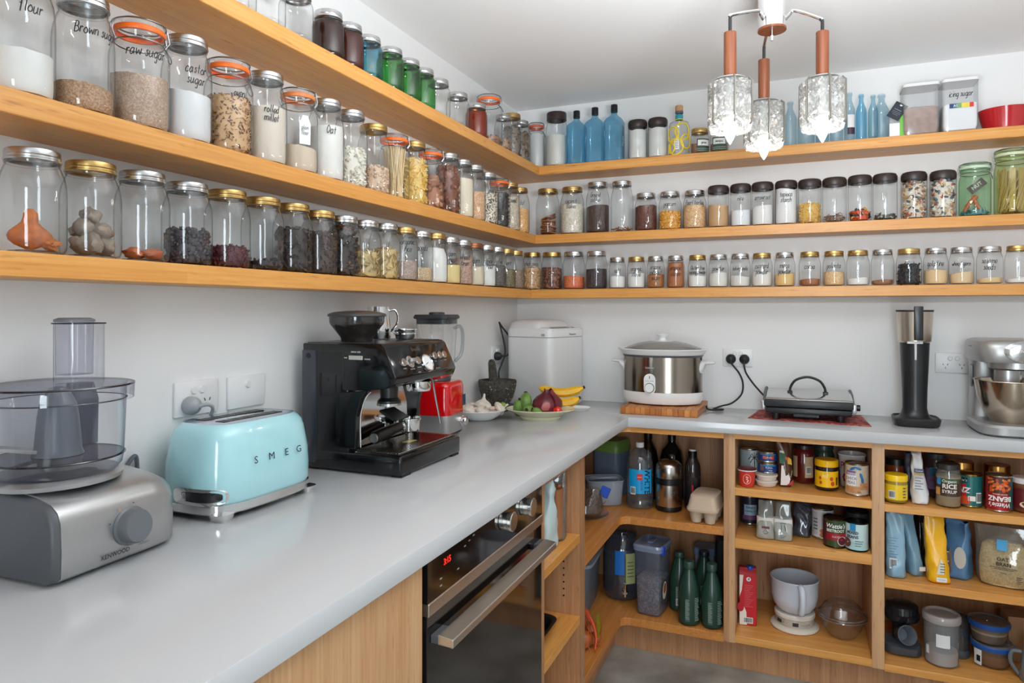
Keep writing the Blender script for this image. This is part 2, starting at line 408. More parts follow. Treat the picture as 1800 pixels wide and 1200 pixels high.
# --- narrow open shelf unit between oven and corner
t = T('narrow_shelf_unit', 'narrow open bamboo shelf unit between the oven and the corner cabinet', 'cabinet', (0, -1.12, 0))
def yb(s): return s + 1.12
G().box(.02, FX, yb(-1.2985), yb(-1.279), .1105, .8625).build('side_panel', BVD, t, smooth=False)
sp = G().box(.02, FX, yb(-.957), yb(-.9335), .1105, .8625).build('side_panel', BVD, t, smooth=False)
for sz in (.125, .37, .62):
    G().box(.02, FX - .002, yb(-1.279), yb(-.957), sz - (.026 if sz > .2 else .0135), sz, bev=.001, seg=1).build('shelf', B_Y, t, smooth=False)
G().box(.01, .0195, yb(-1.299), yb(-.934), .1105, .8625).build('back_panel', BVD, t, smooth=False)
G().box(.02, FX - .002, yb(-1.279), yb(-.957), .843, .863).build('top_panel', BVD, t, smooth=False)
for i in range(8):
    for x in (.545,):
        z = .425 + i * .021 if i < 6 else .27 + (i - 6) * .032
        G().lathe([(.003, 0), (.003, .0006), (0, .0006)], 8, mx=Matrix.Translation((x, yb(-.957), z)) @ AX['-y']).build('pin_hole', BLACK, sp)
# --- L-shaped corner unit
t = T('corner_cabinet', 'open L-shaped bamboo corner cabinet where the two worktops meet', 'cabinet', (.3, -.3, 0))
def lx(v): return v - .3
def ly(v): return v + .3
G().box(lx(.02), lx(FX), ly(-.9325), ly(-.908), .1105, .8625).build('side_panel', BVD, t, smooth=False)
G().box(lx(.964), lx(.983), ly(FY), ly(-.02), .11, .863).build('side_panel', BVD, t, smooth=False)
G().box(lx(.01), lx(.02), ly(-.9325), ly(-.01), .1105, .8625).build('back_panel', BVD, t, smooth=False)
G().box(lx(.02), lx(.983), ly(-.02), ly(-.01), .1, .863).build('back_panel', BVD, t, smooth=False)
def Lpoly(fx, fy, r=.035):
    inner = [(fx, fy - r)] + [(fx + r - r * cos(a), fy - r + r * sin(a)) for a in (.4, .8, 1.2)] + [(fx + r, fy)]
    p = [(.02, -.908), (fx, -.908)] + inner + [(.964, fy), (.964, -.02), (.02, -.02)]
    return [(lx(a), ly(b)) for a, b in p]
for z in (.523, .139):
    G().prism(Lpoly(.590, -.398), z - .03, z, 'z', bev=.001, seg=1).build('shelf', bamboo('y', (206, 140, 70), (184, 114, 52), (140, 80, 34), .016), t, smooth=False)
G().prism(Lpoly(.590, -.398), .843, .863, 'z').build('top_panel', B_X, t, smooth=False)
k = G().box(lx(.5), lx(.549), ly(-1.29), ly(-.345), 0, .109).box(lx(.549), lx(.983), ly(-.345), ly(-.325), 0, .109)
k.build('kick_board', BVD, t, smooth=False)
# --- the two open cabinets on the back wall
def opencab(x0, x1, shelves, label):
    t = T('open_cabinet', label, 'cabinet', (x0, 0, 0), group='open bamboo cabinets under the back worktop')
    W = x1 - x0
    G().box(0, .02, FY, -.02, .109, .863).build('side_panel', BV, t, smooth=False)
    G().box(W - .017, W, FY, -.02, .109, .863).build('side_panel', BV, t, smooth=False)
    G().box(.02, W - .017, FY, -.02, .843, .863).build('top_panel', B_X, t, smooth=False)
    G().box(0, W, -.02, -.01, .1, .863).build('back_panel', BVD, t, smooth=False)
    for z, th in shelves:
        G().box(.02, W - .017, FY, -.02, z - th, z, bev=.001, seg=1).build('shelf', B_X, t, smooth=False)
    G().box(0, W, -.345, -.325, 0, .109).build('kick_board', BVD, t, smooth=False)
opencab(.983, 1.458, ((.667, .027), (.486, .035), (.137, .026)), 'open bamboo cabinet of three levels, holding cans, bags and kitchen scales, right of the corner')
opencab(1.458, 2.1, ((.660, .025), (.410, .027), (.128, .024)), 'open bamboo cabinet of three levels at the right edge, holding cans, pouches and tubs')
# ================================================================ jars
GREENG = glass((138, 206, 140), (40, 120, 60)); BLUEG = glass((196, 230, 244), (70, 164, 204), .03, 1, .06, (96, 196, 230)); TEALG = glass((206, 230, 238), (110, 168, 190), .03, 1, .06, (170, 210, 224))
AMBER = glass((190, 150, 126), (110, 76, 58)); PALEBLUE = glass((222, 236, 242), (150, 184, 200)); SMOKE = glass((200, 202, 212), (120, 122, 140), 0.05, 0.8, 0.05, (150, 150, 165), 0)
def interp(prof, z):
    for (r0, z0), (r1, z1) in zip(prof, prof[1:]):
        if z0 <= z <= z1 and z1 > z0: return r0 + (r1 - r0) * (z - z0) / (z1 - z0)
    return prof[-1][0]
def pieces(g, shape, size, rad, fill, n, rnd, cols):
    for i in range(n):
        th = rnd.uniform(-pi, pi)
        if rnd.random() < .72:
            z = rnd.uniform(size * .4, max(fill - size * .1, size * .5)); rr = rad(z) - size * .42
        else:
            z = fill + rnd.uniform(-.3, .35) * size; rr = (rad(fill) - size * .5) * math.sqrt(rnd.random())
        c = (rr * cos(th), rr * sin(th), z); g.cur = rnd.randrange(cols)
        rot = Matrix.Rotation(rnd.uniform(0, 6), 4, 'X') @ Matrix.Rotation(rnd.uniform(0, 6), 4, 'Z'); s = size * rnd.uniform(.42, .56)
        if shape == 'ball': g.ball(c, s, 1, .25, rot, i)
        elif shape == 'bean': g.ball(c, (s * 1.2, s * .75, s * .75), 1, .2, rot, i)
        elif shape == 'flake': g.ball(c, (s * 1.25, s, s * .22), 1, .5, rot, i)
        elif shape == 'chunk': g.ball(c, (s * 1.2, s, s * .6), 1, .9, rot, i)
        elif shape == 'drop': g.ball(c, (s, s, s * .7), 1, 0, rot, i)
        elif shape == 'tube':
            d = rot @ Vector((0, 0, s * 1.3)); C_ = Vector(c); m_ = rot @ Vector((s * .5, 0, 0)); g.tube([C_ - d, C_ + m_, C_ + d], s * .42, 5)
        elif shape == 'stick':
            d = rot @ Vector((0, 0, s * 2.2)); d.z *= .5; C_ = Vector(c); q = C_ + d; rr_ = math.hypot(q.x, q.y)
            g.tube([C_ - d * .5, C_ + d * .5], s * .16, 5)
def contents(e, prof, fill, spec, cname, rnd, gap=.0035):
    if not spec or not fill: return
    rad = lambda z: max(interp(prof, z) - gap, .004)
    k = spec[0]; n = 28
    zs = [.005, .012, .022] + [.022 + (fill - .022) * q / 5 for q in range(1, 6)] if fill > .03 else [.005, fill * .5, fill]
    tilt = rnd.uniform(.0, .16) if k != 's' else 0; ta = rnd.uniform(0, 6.3); core = .8 if k == 's' else 1.0
    rings = []
    for z in zs:
        t = (z / fill) ** 3; r = rad(z) - (spec[2] * .5 if k == 's' else 0)
        rings.append([Vector((r * cos(2 * pi * j / n), r * sin(2 * pi * j / n), z + t * tilt * r * cos(2 * pi * j / n - ta) + (t * .0022 * noise.noise(Vector((j * .7, fill * 90, 0))) if k != 's' else 0))) for j in range(n)])
    c_ = rings[-1]
    for q in (.7, .35, .02):
        rings.append([Vector((p.x * q, p.y * q, fill + (p.z - fill) * q + .004 * (1 - q))) for p in c_])
    g = G(); g.loft(rings)
    if k == 'p': return g.build(cname, mat(spec[1], 0.8, bump=.12, bscale=200), e, kind='stuff')
    if k == 'g': return g.build(cname, grain(*spec[1:5]), e, kind='stuff')
    cols = spec[3]; pieces(g, spec[1], spec[2], rad, fill, spec[4], rnd, len(cols))
    return g.build(cname, [mat(c, .5) for c in cols], e, kind='stuff')
def lidmesh(e, kind, rl, h):
    if kind in 'sgn':
        m = {'s': SILVER, 'g': GOLD, 'n': mat((150, 96, 66), .35, .7)}[kind]
        p = [(rl * .9, h - .0185), (rl * 1.0, h - .0185), (rl * 1.03, h - .0175), (rl * 1.03, h - .0155), (rl, h - .0145), (rl, h - .0115), (rl * 1.015, h - .0105), (rl, h - .0095),
             (rl, h - .0035), (rl * .985, h - .001), (rl * .94, h), (rl * .86, h - .0006), (rl * .84, h - .0018), (0, h - .0018)]
        l = G().lathe(p, 36).build('lid', m, e, ang=28)
        G().lathe([(rl * .9, h - .0225), (rl * .99, h - .0225), (rl * 1.0, h - .0195), (rl * .9, h - .0187)], 32).build('glass_bead', CLEAR, e)
    elif kind == 'b':
        p = [(rl * .9, h - .03), (rl * .98, h - .0305), (rl * 1.0, h - .028), (rl * 1.01, h - .019), (rl * 1.0, h - .009), (rl * .9, h - .002), (rl * .76, h), (0, h)]
        G().lathe(p, 36).build('lid', BROWNCAP, e)
    elif kind == 'k':
        p = [(rl * .9, h - .034), (rl, h - .034), (rl, h - .004), (rl * .95, h), (0, h)]
        G().lathe(p, 36).build('lid', BROWNCAP, e)
def jar(x, y, z, r, h, kind, lid, fill=None, spec=None, cname=None, text=None, label='', tofs=0.0, tz=None, g=None, gm=None, group=None, xh=.0108, rlk=.82):
    td = math.atan2(-2.9842 - y, 1.2179 - x) + tofs
    rnd = random.Random(int(abs(x * 977 + y * 1931 + z * 577) * 10))
    e = T('glass_jar', label, 'jar', (x, y, z + .0006), td, group); gm = gm or CLEAR; rl = r * rlk
    if kind == 'mason':
        prof = [(r * .80, .003), (r * .93, .004), (r * .985, .010), (r, .02), (r, h * .60), (r * .985, h * .67), (r * .94, h * .74), (r * .87, h * .795), (rl * 1.0, h * .835), (rl * .94, h * .86), (rl * .94, h - .010)]
    elif kind == 'wide':
        prof = [(r * .80, .003), (r * .93, .004), (r * .985, .010), (r, .018), (r, h * .66), (r * .98, h * .72), (r * .93, h * .77), (rl * 1.0, h * .80), (rl * .95, h * .82), (rl * .95, h - .010)]
    elif kind == 'bottle':
        prof = [(r * .85, .003), (r * .95, .005), (r, .014), (r, h * .52), (r * .93, h * .6), (r * .78, h * .7), (rl * .98, h * .79), (rl * .94, h * .84), (rl * .94, h - .010)]
    elif kind == 'straight':
        prof = [(r * .80, .003), (r * .94, .004), (r, .012), (r, h * .8), (r * .99, h - .03), (r * .9, h - .026)]
    elif kind == 'clip':
        prof = [(r * .80, .003), (r * .93, .004), (r * .985, .010), (r, .02), (r, h * .64), (r * .98, h * .70), (r * .91, h * .765), (rl * .96, h * .80), (rl * .95, h * .83), (rl * 1.02, h * .845), (rl * 1.02, h * .885)]
    G().lathe([(0, .006), (r * .7, .006)] + prof, 40).build('jar_body', gm, e, ang=60)
    if kind == 'clip':
        zs = h * .905; q = .0048
        G().lathe([(rl * .9, zs - q), (rl * 1.03, zs - q), (rl * 1.06, zs - q * .5), (rl * 1.06, zs + q * .5), (rl * 1.03, zs + q), (rl * .9, zs + q)], 36).build('rubber_seal', lid, e)
        G().lathe([(rl * .9, zs + q), (rl * 1.04, zs + q), (rl * 1.05, zs + q + .004), (rl * 1.0, h - .004), (rl * .9, h - .001), (rl * .7, h), (rl * .62, h - .003), (0, h - .003)], 36).build('glass_lid', gm, e)
        w = G(); a0 = pi * .5
        w.tube([(rl * .98 * cos(t), rl * .98 * sin(t), h * .80) for t in [2 * pi * i / 28 for i in range(28)]], .0013, 5, True)
        w.tube([(rl * 1.07 * cos(t), rl * 1.07 * sin(t), h - .006) for t in [2 * pi * i / 28 for i in range(28)]], .0013, 5, True)
        for sg in (1, -1):
            w.tube([(.008 * sg, rl * .99, h * .80), (.009 * sg, min(rl * 1.18, r * 1.05), h * .86), (.008 * sg, rl * 1.08, h - .006)], .0013, 5)
            w.tube([(.008 * sg, -rl * .99, h * .80), (.009 * sg, -min(rl * 1.12, r * 1.05), h * .88), (.008 * sg, -rl * 1.08, h - .006)], .0013, 5)
        w.tube(spline([(.008, rl * 1.0, h * .80), (.008, min(rl * 1.25, r * 1.04), h * .72), (0, min(rl * 1.32, r * 1.06), h * .69), (-.008, min(rl * 1.25, r * 1.04), h * .72), (-.008, rl * 1.0, h * .80)], 4), .0013, 5)
        w.build('wire_clip', mat((150, 150, 152), .3, 1), e)
    else:
        lidmesh(e, lid, rl if kind != 'straight' else r * rlk, h)
    contents(e, prof, fill, spec, cname, rnd)
    if text:
        tz = tz if tz is not None else h * .5
        hand(text, xh, wrap(interp(prof, tz), tz + .006 * (len(text) - 1)), INK, e)
    return e
def P_(*c): return ('p', c)
W_ = ('p', (238, 236, 231)); W2 = ('p', (228, 224, 216))
def gr(c1, c2, c3, s=.0035): return ('g', c1, c2, c3, s)
def pc(shape, size, cols, n): return ('s', shape, size, cols, n)
GL, GM, GT = 'jars on the lowest left shelf', 'jars on the middle left shelf', 'jars on the top left shelf'
JB, JM, JT = 'jars on the lowest back shelf', 'jars on the middle back shelf', 'jars on the top back shelf'
# ---- lowest left shelf
xl = .076; rL = .048
def L_(y, h, lid, *a, r=.0475, x=None, **k): return jar(SH['LB'] - .006 - r if x is None else x, y, ZB, r, h, 'mason', lid, *a, group=GL, **k)
j = L_(-2.256, .167, 's', label='big jar holding an orange dried pear, first on the lowest left shelf')
fig = dict(rough=.55, bump=.25, bscale=90, var=.35)
def fruit(name, label, loc, r, c, seed, jit=.5, rot=None, group=None, m=None, cat='dried fruit'):
    g = G(); g.ball((0, 0, 0), r, 3, jit, rot, seed); zmin = min(p[2] for p in g.v)
    return tag(g.build(name, m or mat(c, **fig), loc=(loc[0], loc[1], loc[2] - zmin)), label, cat, group)
g = G()    # upright dried pear half: narrow neck, broad belly
rings = []
for q, (w_, t_) in enumerate(((.006, .004), (.022, .008), (.030, .011), (.031, .012), (.027, .011), (.019, .009), (.012, .008), (.0105, .007), (.010, .006), (.004, .003))):
    z = .002 + q * .0072
    rings.append([Vector((w_ * cos(t) + .0012 * sin(q), t_ * sin(t) * (1.2 if sin(t) < 0 else .8), z)) for t in [2 * pi * i / 20 for i in range(20)]])
g.loft(rings); tag(g.build('dried_pear', mat((196, 104, 36), **fig), loc=(.079, -2.262, ZB + .007), rz=R(52)), 'upright orange dried pear slice in the first jar of the lowest left shelf', 'dried fruit')
for i, (dx, dy, s, lb) in enumerate(((.030, .020, .013, 'small round orange dried pear piece beside the upright pear slice'), (.012, .030, .015, 'curled orange dried pear piece against the right side of the first jar'))):
    fruit('dried_pear', lb, (.079 + dx - .012, -2.262 + dy, ZB + .007), (s, s * .8, s * .6), (200, 116, 48), i + 4, .8)
L_(-2.157, .166, 'g', label='big gold-lidded jar of grey dried figs on the lowest left shelf')
fr = random.Random(5)
figpos = [(.025, -.012, 0), (.02, .02, 0), (-.006, .028, 0), (-.022, 0, 0), (0, -.026, 0), (.026, .006, .026), (.0, .026, .027), (.004, -.02, .028), (-.022, -.006, .027), (-.006, .004, .05)]
for i, (a, b, c) in enumerate(figpos):
    fruit('dried_fig', ('wrinkled dried fig at the very ' if i in (3, 8) else 'grey-brown dried fig ') + ('lowest, nearest the wall side of the fig jar', 'in the lowest layer, front right of the fig jar', 'in the lowest layer, right side of the fig jar', 'back of the lowest layer in the fig jar', 'in the lowest layer, left side of the fig jar', 'in the upper layer, front of the fig jar', 'in the upper layer, right side of the fig jar', 'in the upper layer, left side of the fig jar', 'back of the upper layer in the fig jar', 'alone on top of the heap in the fig jar')[i], (.076 + a * .78, -2.157 + b * .78, ZB + .007 + c),
          (.0185, .0175, .013), (150, 132, 116), i, .4, Matrix.Rotation(fr.uniform(0, 3), 4, 'X'), 'dried figs in the gold-lidded jar')
L_(-2.055, .168, 's', label='embossed silver-lidded jar with a few orange dried apricots at its bottom')
for i, (a, b, s, lb) in enumerate(((.006, -.024, .017, 'plump dried apricot nearest the left side of the third jar'), (.022, .004, .018, 'flat orange dried apricot in the middle of the third jar'), (.0, .026, .016, 'orange dried apricot at the right side of the third jar'), (-.02, .0, .017, 'orange dried apricot at the back of the third jar'))):
    fruit('dried_apricot', lb, (.076 + a, -2.055 + b, ZB + .007), (s, s * .9, s * .55), (196, 104, 58), i + 9, .4)
L_(-1.952, .165, 's', .068, pc('drop', .0125, [(58, 50, 58), (46, 38, 44), (70, 60, 66)], 330), 'chocolate_drops', label='silver-lidded jar of dark chocolate drops on the lowest left shelf')
L_(-1.846, .167, 'g', .044, pc('chunk', .010, [(84, 24, 36), (60, 16, 28), (104, 34, 40)], 260), 'dried_cranberries', label='embossed gold-lidded jar a third full of dark red dried cranberries')
L_(-1.740, .167, 'g', .022, pc('chunk', .015, [(46, 34, 36), (60, 44, 42)], 36), 'dried_plums', label='embossed gold-lidded jar almost empty but for a few dark dried plums')
L_(-1.638, .167, 'g', .103, pc('chunk', .017, [(42, 26, 22), (60, 40, 32), (30, 20, 20)], 150), 'prunes', label='gold-lidded jar two thirds full of dark brown prunes, lowest left shelf')
L_(-1.538, .163, 'g', .108, pc('chunk', .008, [(62, 42, 36), (44, 30, 28), (76, 54, 44)], 420), 'raisins', label='gold-lidded jar of dark brown raisins with a long white glint, right of the prunes')
L_(-1.438, .162, 's', .128, pc('chunk', .018, [(50, 30, 22), (84, 50, 30), (34, 22, 18)], 170), 'dates', label='silver-lidded jar filled to the neck with dark dates')
L_(-1.338, .162, 's', .074, pc('flake', .017, [(214, 190, 134), (196, 168, 110), (226, 206, 160)], 120), 'banana_chips', label='silver-lidded jar of pale yellow banana chips, left one of two')
L_(-1.236, .165, 's', .088, pc('flake', .016, [(214, 188, 128), (190, 158, 102), (226, 202, 152)], 150), 'almond_slices', label='silver-lidded jar of yellow almond slices, right one of two pale flaky jars')
L_(-1.134, .165, 'g', .060, gr((176, 156, 142), (156, 134, 124), (194, 176, 160), .003), 'brown_rice', ['organic', 'rice'], 'gold-lidded jar of greyish rice marked organic rice', .35, .105, r=.046)
L_(-1.036, .163, 's', .045, gr((206, 180, 140), (190, 160, 118), (216, 194, 160), .003), 'seeds', ['seeds'], 'silver-lidded jar a quarter full of tan seeds, marked seeds', .25, .10, r=.045)
jar(.079, -.935, ZB, .045, .167, 'bottle', 'g', .118, W_, 'white_powder', label='gold-lidded bottle-shaped jar full of white powder on the lowest left shelf', group=GL)
L_(-.836, .163, 's', .066, P_(232, 206, 140), 'semolina', ['corn', 'meal'], 'silver-lidded jar of pale yellow meal, right of the white bottle-shaped jar', .3, .09, r=.044)
L_(-.738, .162, 's', .098, gr((186, 150, 130), (164, 126, 108), (204, 172, 150), .003), 'wheat_bran', ['wheat', 'bran'], 'silver-lidded jar of pinkish brown bran marked wheat bran', .35, .085, r=.044)
L_(-.640, .160, 'n', .072, P_(226, 212, 184), 'ground_rice', ['corn'], 'rusty-lidded jar of cream meal between the bran and the white flour', .3, .085, r=.044)
L_(-.532, .162, 's', .080, W_, 'rice_flour', ['rice', 'flour'], 'silver-lidded jar of bright white flour marked rice flour, lowest left shelf', .45, .085, r=.045)
L_(-.430, .163, 's', .086, gr((84, 78, 72), (110, 102, 92), (66, 60, 58), .003), 'chia_seeds', ['chia'], 'silver-lidded jar of dark grey seeds marked chia', .4, .095, r=.044)
L_(-.330, .164, 'g', .080, gr((120, 108, 74), (98, 86, 58), (140, 128, 92), .003), 'green_lentils', ['lent'], 'gold-lidded jar of olive green lentils near the corner of the lowest left shelf', .3, .095, r=.044)
L_(-.230, .164, 'g', .080, gr((150, 124, 104), (128, 104, 86), (168, 142, 120), .003), 'buckwheat', None, 'gold-lidded jar of brown grain, last on the lowest left shelf before the corner', r=.044)
# ---- middle left shelf
def M_(y, h, kind, lid, *a, r=.047, x=None, **k): return jar(SH['LM'] - .006 - r if x is None else x, y, ZM, r, h, kind, lid, *a, group=GM, **k)
M_(-2.286, .205, 'mason', 's', .070, W_, 'white_flour', ['flour'], 'big jar of white flour at the left end of the middle left shelf', .3, .125)
M_(-2.183, .200, 'mason', 's', .046, gr((176, 138, 104), (156, 118, 86), (194, 156, 122), .0025), 'brown_sugar', ['Brown sugar'], 'silver-lidded jar a quarter full of brown sugar, marked Brown sugar', .50, .128, xh=.010)
M_(-2.072, .202, 'clip', ORANGE, .100, gr((184, 156, 134), (168, 138, 116), (200, 174, 152), .0022), 'raw_sugar', ['raw sugar'], 'clip-top jar of raw sugar with bright orange seal, marked raw sugar', .25, .128, r=.051, xh=.0115)
M_(-1.969, .208, 'mason', 's', .096, P_(226, 226, 226), 'castor_sugar', ['castor', 'sugar'], 'tall silver-lidded jar of white sugar marked castor sugar', .38, .125, xh=.0105)
M_(-1.858, .202, 'clip', ORANGE, .120, pc('flake', .0075, [(206, 166, 120), (150, 100, 64), (226, 200, 164), (112, 74, 50)], 900), 'muesli', ['oven'], 'clip-top jar with orange seal full of coarse brown muesli', .45, .118, r=.0495, xh=.009)
M_(-1.750, .207, 'mason', 's', .124, P_(216, 204, 188), 'millet_flour', ['rolled', 'millet'], 'tall silver-lidded jar of cream flour marked rolled millet', .3, .105, xh=.0095)
e = M_(-1.640, .204, 'clip', mat((216, 124, 66), .5), .062, P_(206, 188, 166), 'cream_flour', None, 'clip-top jar with a faded orange seal and a white paper tag', r=.047)
fn = wrap(.0475, .10, .35)
g = G(); o_ = [(-.013, -.035), (.013, -.035), (.014, .014), (.006, .033), (-.006, .033), (-.013, .014)]
g.add([fn(a, b) for a, b in o_], [(0, 1, 2, 3, 4, 5)]); tg = g.build('paper_tag', mat((238, 238, 234), .7), e); hand(['plain', 'flour'], .006, wrap(.0482, .10, .35), mat((130, 130, 134)), tg, .0011)
M_(-1.534, .206, 'mason', 's', .140, P_(226, 222, 216), 'oat_flour', ['Oat'], 'tall silver-lidded jar full of off-white powder marked Oat', .32, .115, xh=.0115)
M_(-1.430, .206, 'mason', 's', .102, pc('chunk', .011, [(226, 220, 206), (206, 196, 178), (236, 232, 222)], 380), 'popped_corn', None, 'tall silver-lidded jar of lumpy white popped grain')
M_(-1.318, .196, 'mason', 'g', .074, pc('ball', .0095, [(208, 178, 150), (188, 154, 124), (220, 196, 170)], 340), 'chickpeas', None, 'gold-lidded jar of pinkish beige chickpeas on the middle left shelf')
e = M_(-1.212, .195, 'clip', ORANGE, None, None, None, None, 'clip-top jar with orange seal holding upright spaghetti', r=.046, rlk=.86)
g = G(); sr = random.Random(4)
for i in range(150):
    a, q = sr.uniform(0, 6.28), .038 * math.sqrt(sr.random()); b, q2 = a + sr.uniform(-.9, .9), .034 * math.sqrt(sr.random())
    g.tube([(q2 * cos(b) * .8, q2 * sin(b) * .8, .008), (q * cos(a) * .92, q * sin(a) * .92, sr.uniform(.145, .16))], .0011, 4)
g.build('spaghetti', mat((226, 196, 140), .5), e, kind='stuff')
M_(-1.100, .196, 'mason', 'g', .136, pc('tube', .015, [(226, 186, 92), (214, 168, 70), (234, 204, 130)], 330), 'pasta', None, 'gold-lidded jar of yellow pasta pieces on the middle left shelf')
M_(-.992, .199, 'clip', ORANGE, .098, pc('ball', .024, [(164, 108, 74), (140, 88, 58), (176, 122, 88)], 60), 'walnuts', None, 'clip-top jar with orange seal half full of round brown walnuts', r=.046)
M_(-.872, .207, 'mason', 's', .158, pc('ball', .016, [(122, 66, 42), (98, 50, 32), (142, 84, 56)], 260), 'hazelnuts', None, 'tall silver-lidded jar full of reddish brown hazelnuts')
M_(-.768, .206, 'mason', 's', .137, P_(230, 216, 190), 'cream_meal', None, 'slim-looking silver-lidded jar of cream meal half hidden behind the hazelnut jar', r=.046)
M_(-.668, .206, 'mason', 's', .107, gr((222, 176, 136), (204, 152, 112), (234, 194, 156), .003), 'brown_lentils', None, 'silver-lidded jar of peach coloured lentils on the middle left shelf')
M_(-.550, .200, 'mason', 's', .124, gr((216, 204, 182), (90, 78, 66), (232, 222, 204), .0042), 'mixed_quinoa', ['mix'], 'silver-lidded jar of black and white speckled grain', .45, .118)
M_(-.430, .202, 'clip', ORANGE, .138, pc('bean', .009, [(40, 34, 36), (28, 24, 26), (56, 48, 48)], 420), 'black_beans', None, 'clip-top jar with orange seal full of black beans', r=.046)
M_(-.325, .200, 'mason', 'g', .136, gr((206, 190, 168), (184, 166, 142), (222, 208, 188), .0035), 'sunflower_seeds', ['seed'], 'gold-lidded jar of grey beige seeds next to the black beans', .45, .115)
M_(-.215, .197, 'mason', 'g', .106, gr((232, 178, 112), (218, 158, 92), (240, 196, 138), .004), 'split_peas', ['dal'], 'gold-lidded jar of orange split peas, last on the middle left shelf', .3, .12)
# ---- top left shelf
def U_(y, h, lid, *a, r=.040, kind='wide', **k): return jar(SH['LT'] - .006 - r, y, ZT, r, h, kind, lid, *a, group=GT, rlk=.86, **k)
for y, lb in ((-1.868, 'clear empty jar nearest the upper edge of the photo on the top left shelf'), (-1.778, 'clear empty jar second from the left on the top left shelf'), (-1.683, 'clear embossed jar with a silver lid left of the dark brown jars')):
    U_(y, .122, 's', label=lb)
U_(-1.562, .120, 's', .09, P_(74, 52, 44), 'dark_preserve', label='dark brown glass jar with silver lid, left one of two brown jars, top left shelf', gm=AMBER)
U_(-1.478, .120, 's', .09, P_(116, 64, 48), 'brown_preserve', label='red-brown glass jar with silver lid beside the blue jar', gm=AMBER)
U_(-1.390, .120, 's', label='blue embossed glass jar with silver lid on the top left shelf', gm=glass((150, 208, 224), (60, 140, 168)))
for y, lb in ((-1.278, 'leftmost of the three green glass jars'), (-1.180, 'middle one of the three green glass jars'), (-1.092, 'rightmost of the three green glass jars')):
    U_(y, .127, 's', label=lb + ' on the top left shelf', gm=GREENG)
U_(-.992, .125, 's', label='clear silver-lidded jar right of the green jars on the top left shelf')
U_(-.853, .122, 's', label='clear faceted silver-lidded jar left of the amber jar')
U_(-.703, .125, 's', .095, P_(150, 78, 40), 'honey', label='amber brown jar with silver lid in front of the big orange-sealed jar', gm=glass((226, 176, 136), (160, 96, 60)))
jar(.108, -.556, ZT, .052, .202, 'clip', ORANGE, .04, pc('flake', .014, [(150, 106, 72), (176, 130, 90)], 50), 'dried_peel', None, 'big clip-top jar with orange seal on the top left shelf near the corner', group=GT)
jar(.124, -.455, ZT, .036, .150, 'mason', 's', .05, pc('chunk', .012, [(160, 124, 92), (130, 96, 70)], 60), 'dried_mushrooms', None, 'smaller silver-lidded jar right of the big orange-sealed jar on the top shelf', group=GT)
jar(.118, -.352, ZT, .044, .181, 'mason', 'g', .125, pc('flake', .012, [(124, 110, 96), (104, 92, 80)], 190), 'dried_leaves', None, 'gold-lidded jar of grey-brown dried leaves on the top left shelf', group=GT)
jar(.115, -.250, ZT, .043, .178, 'mason', 's', .125, pc('ball', .026, [(120, 94, 68), (100, 78, 56)], 60), 'nutmegs', None, 'jar of round brown nuts, last on the top left shelf', group=GT)
# ---- lowest back shelf
def R_(x, r, h, lid, *a, **k): return jar(x, -.113 if r < .043 else -.104, ZB, r, h, 'mason', lid, *a, group=JB, rlk=.86, **k)
R_(.113, .044, .165, 'g', .094, pc('ball', .0095, [(216, 174, 126), (192, 148, 104), (226, 192, 150)], 420), 'soy_beans', ['chick peas'], 'gold-lidded jar of tan chickpeas in the corner of the lowest back shelf', -.1, .105)
R_(.207, .047, .163, 'g', .094, gr((104, 58, 42), (150, 100, 74), (78, 42, 34), .006), 'red_beans', None, 'gold-lidded jar of dark red beans on the lowest back shelf')
R_(.308, .0485, .162, 's', .054, gr((228, 120, 76), (214, 102, 62), (236, 138, 92), .003), 'red_lentils', None, 'silver-lidded jar one third full of orange red lentils')
R_(.410, .047, .161, 's', .085, gr((62, 50, 52), (76, 60, 60), (50, 40, 44), .004), 'black_lentils', None, 'silver-lidded jar of blackish lentils on the lowest back shelf')
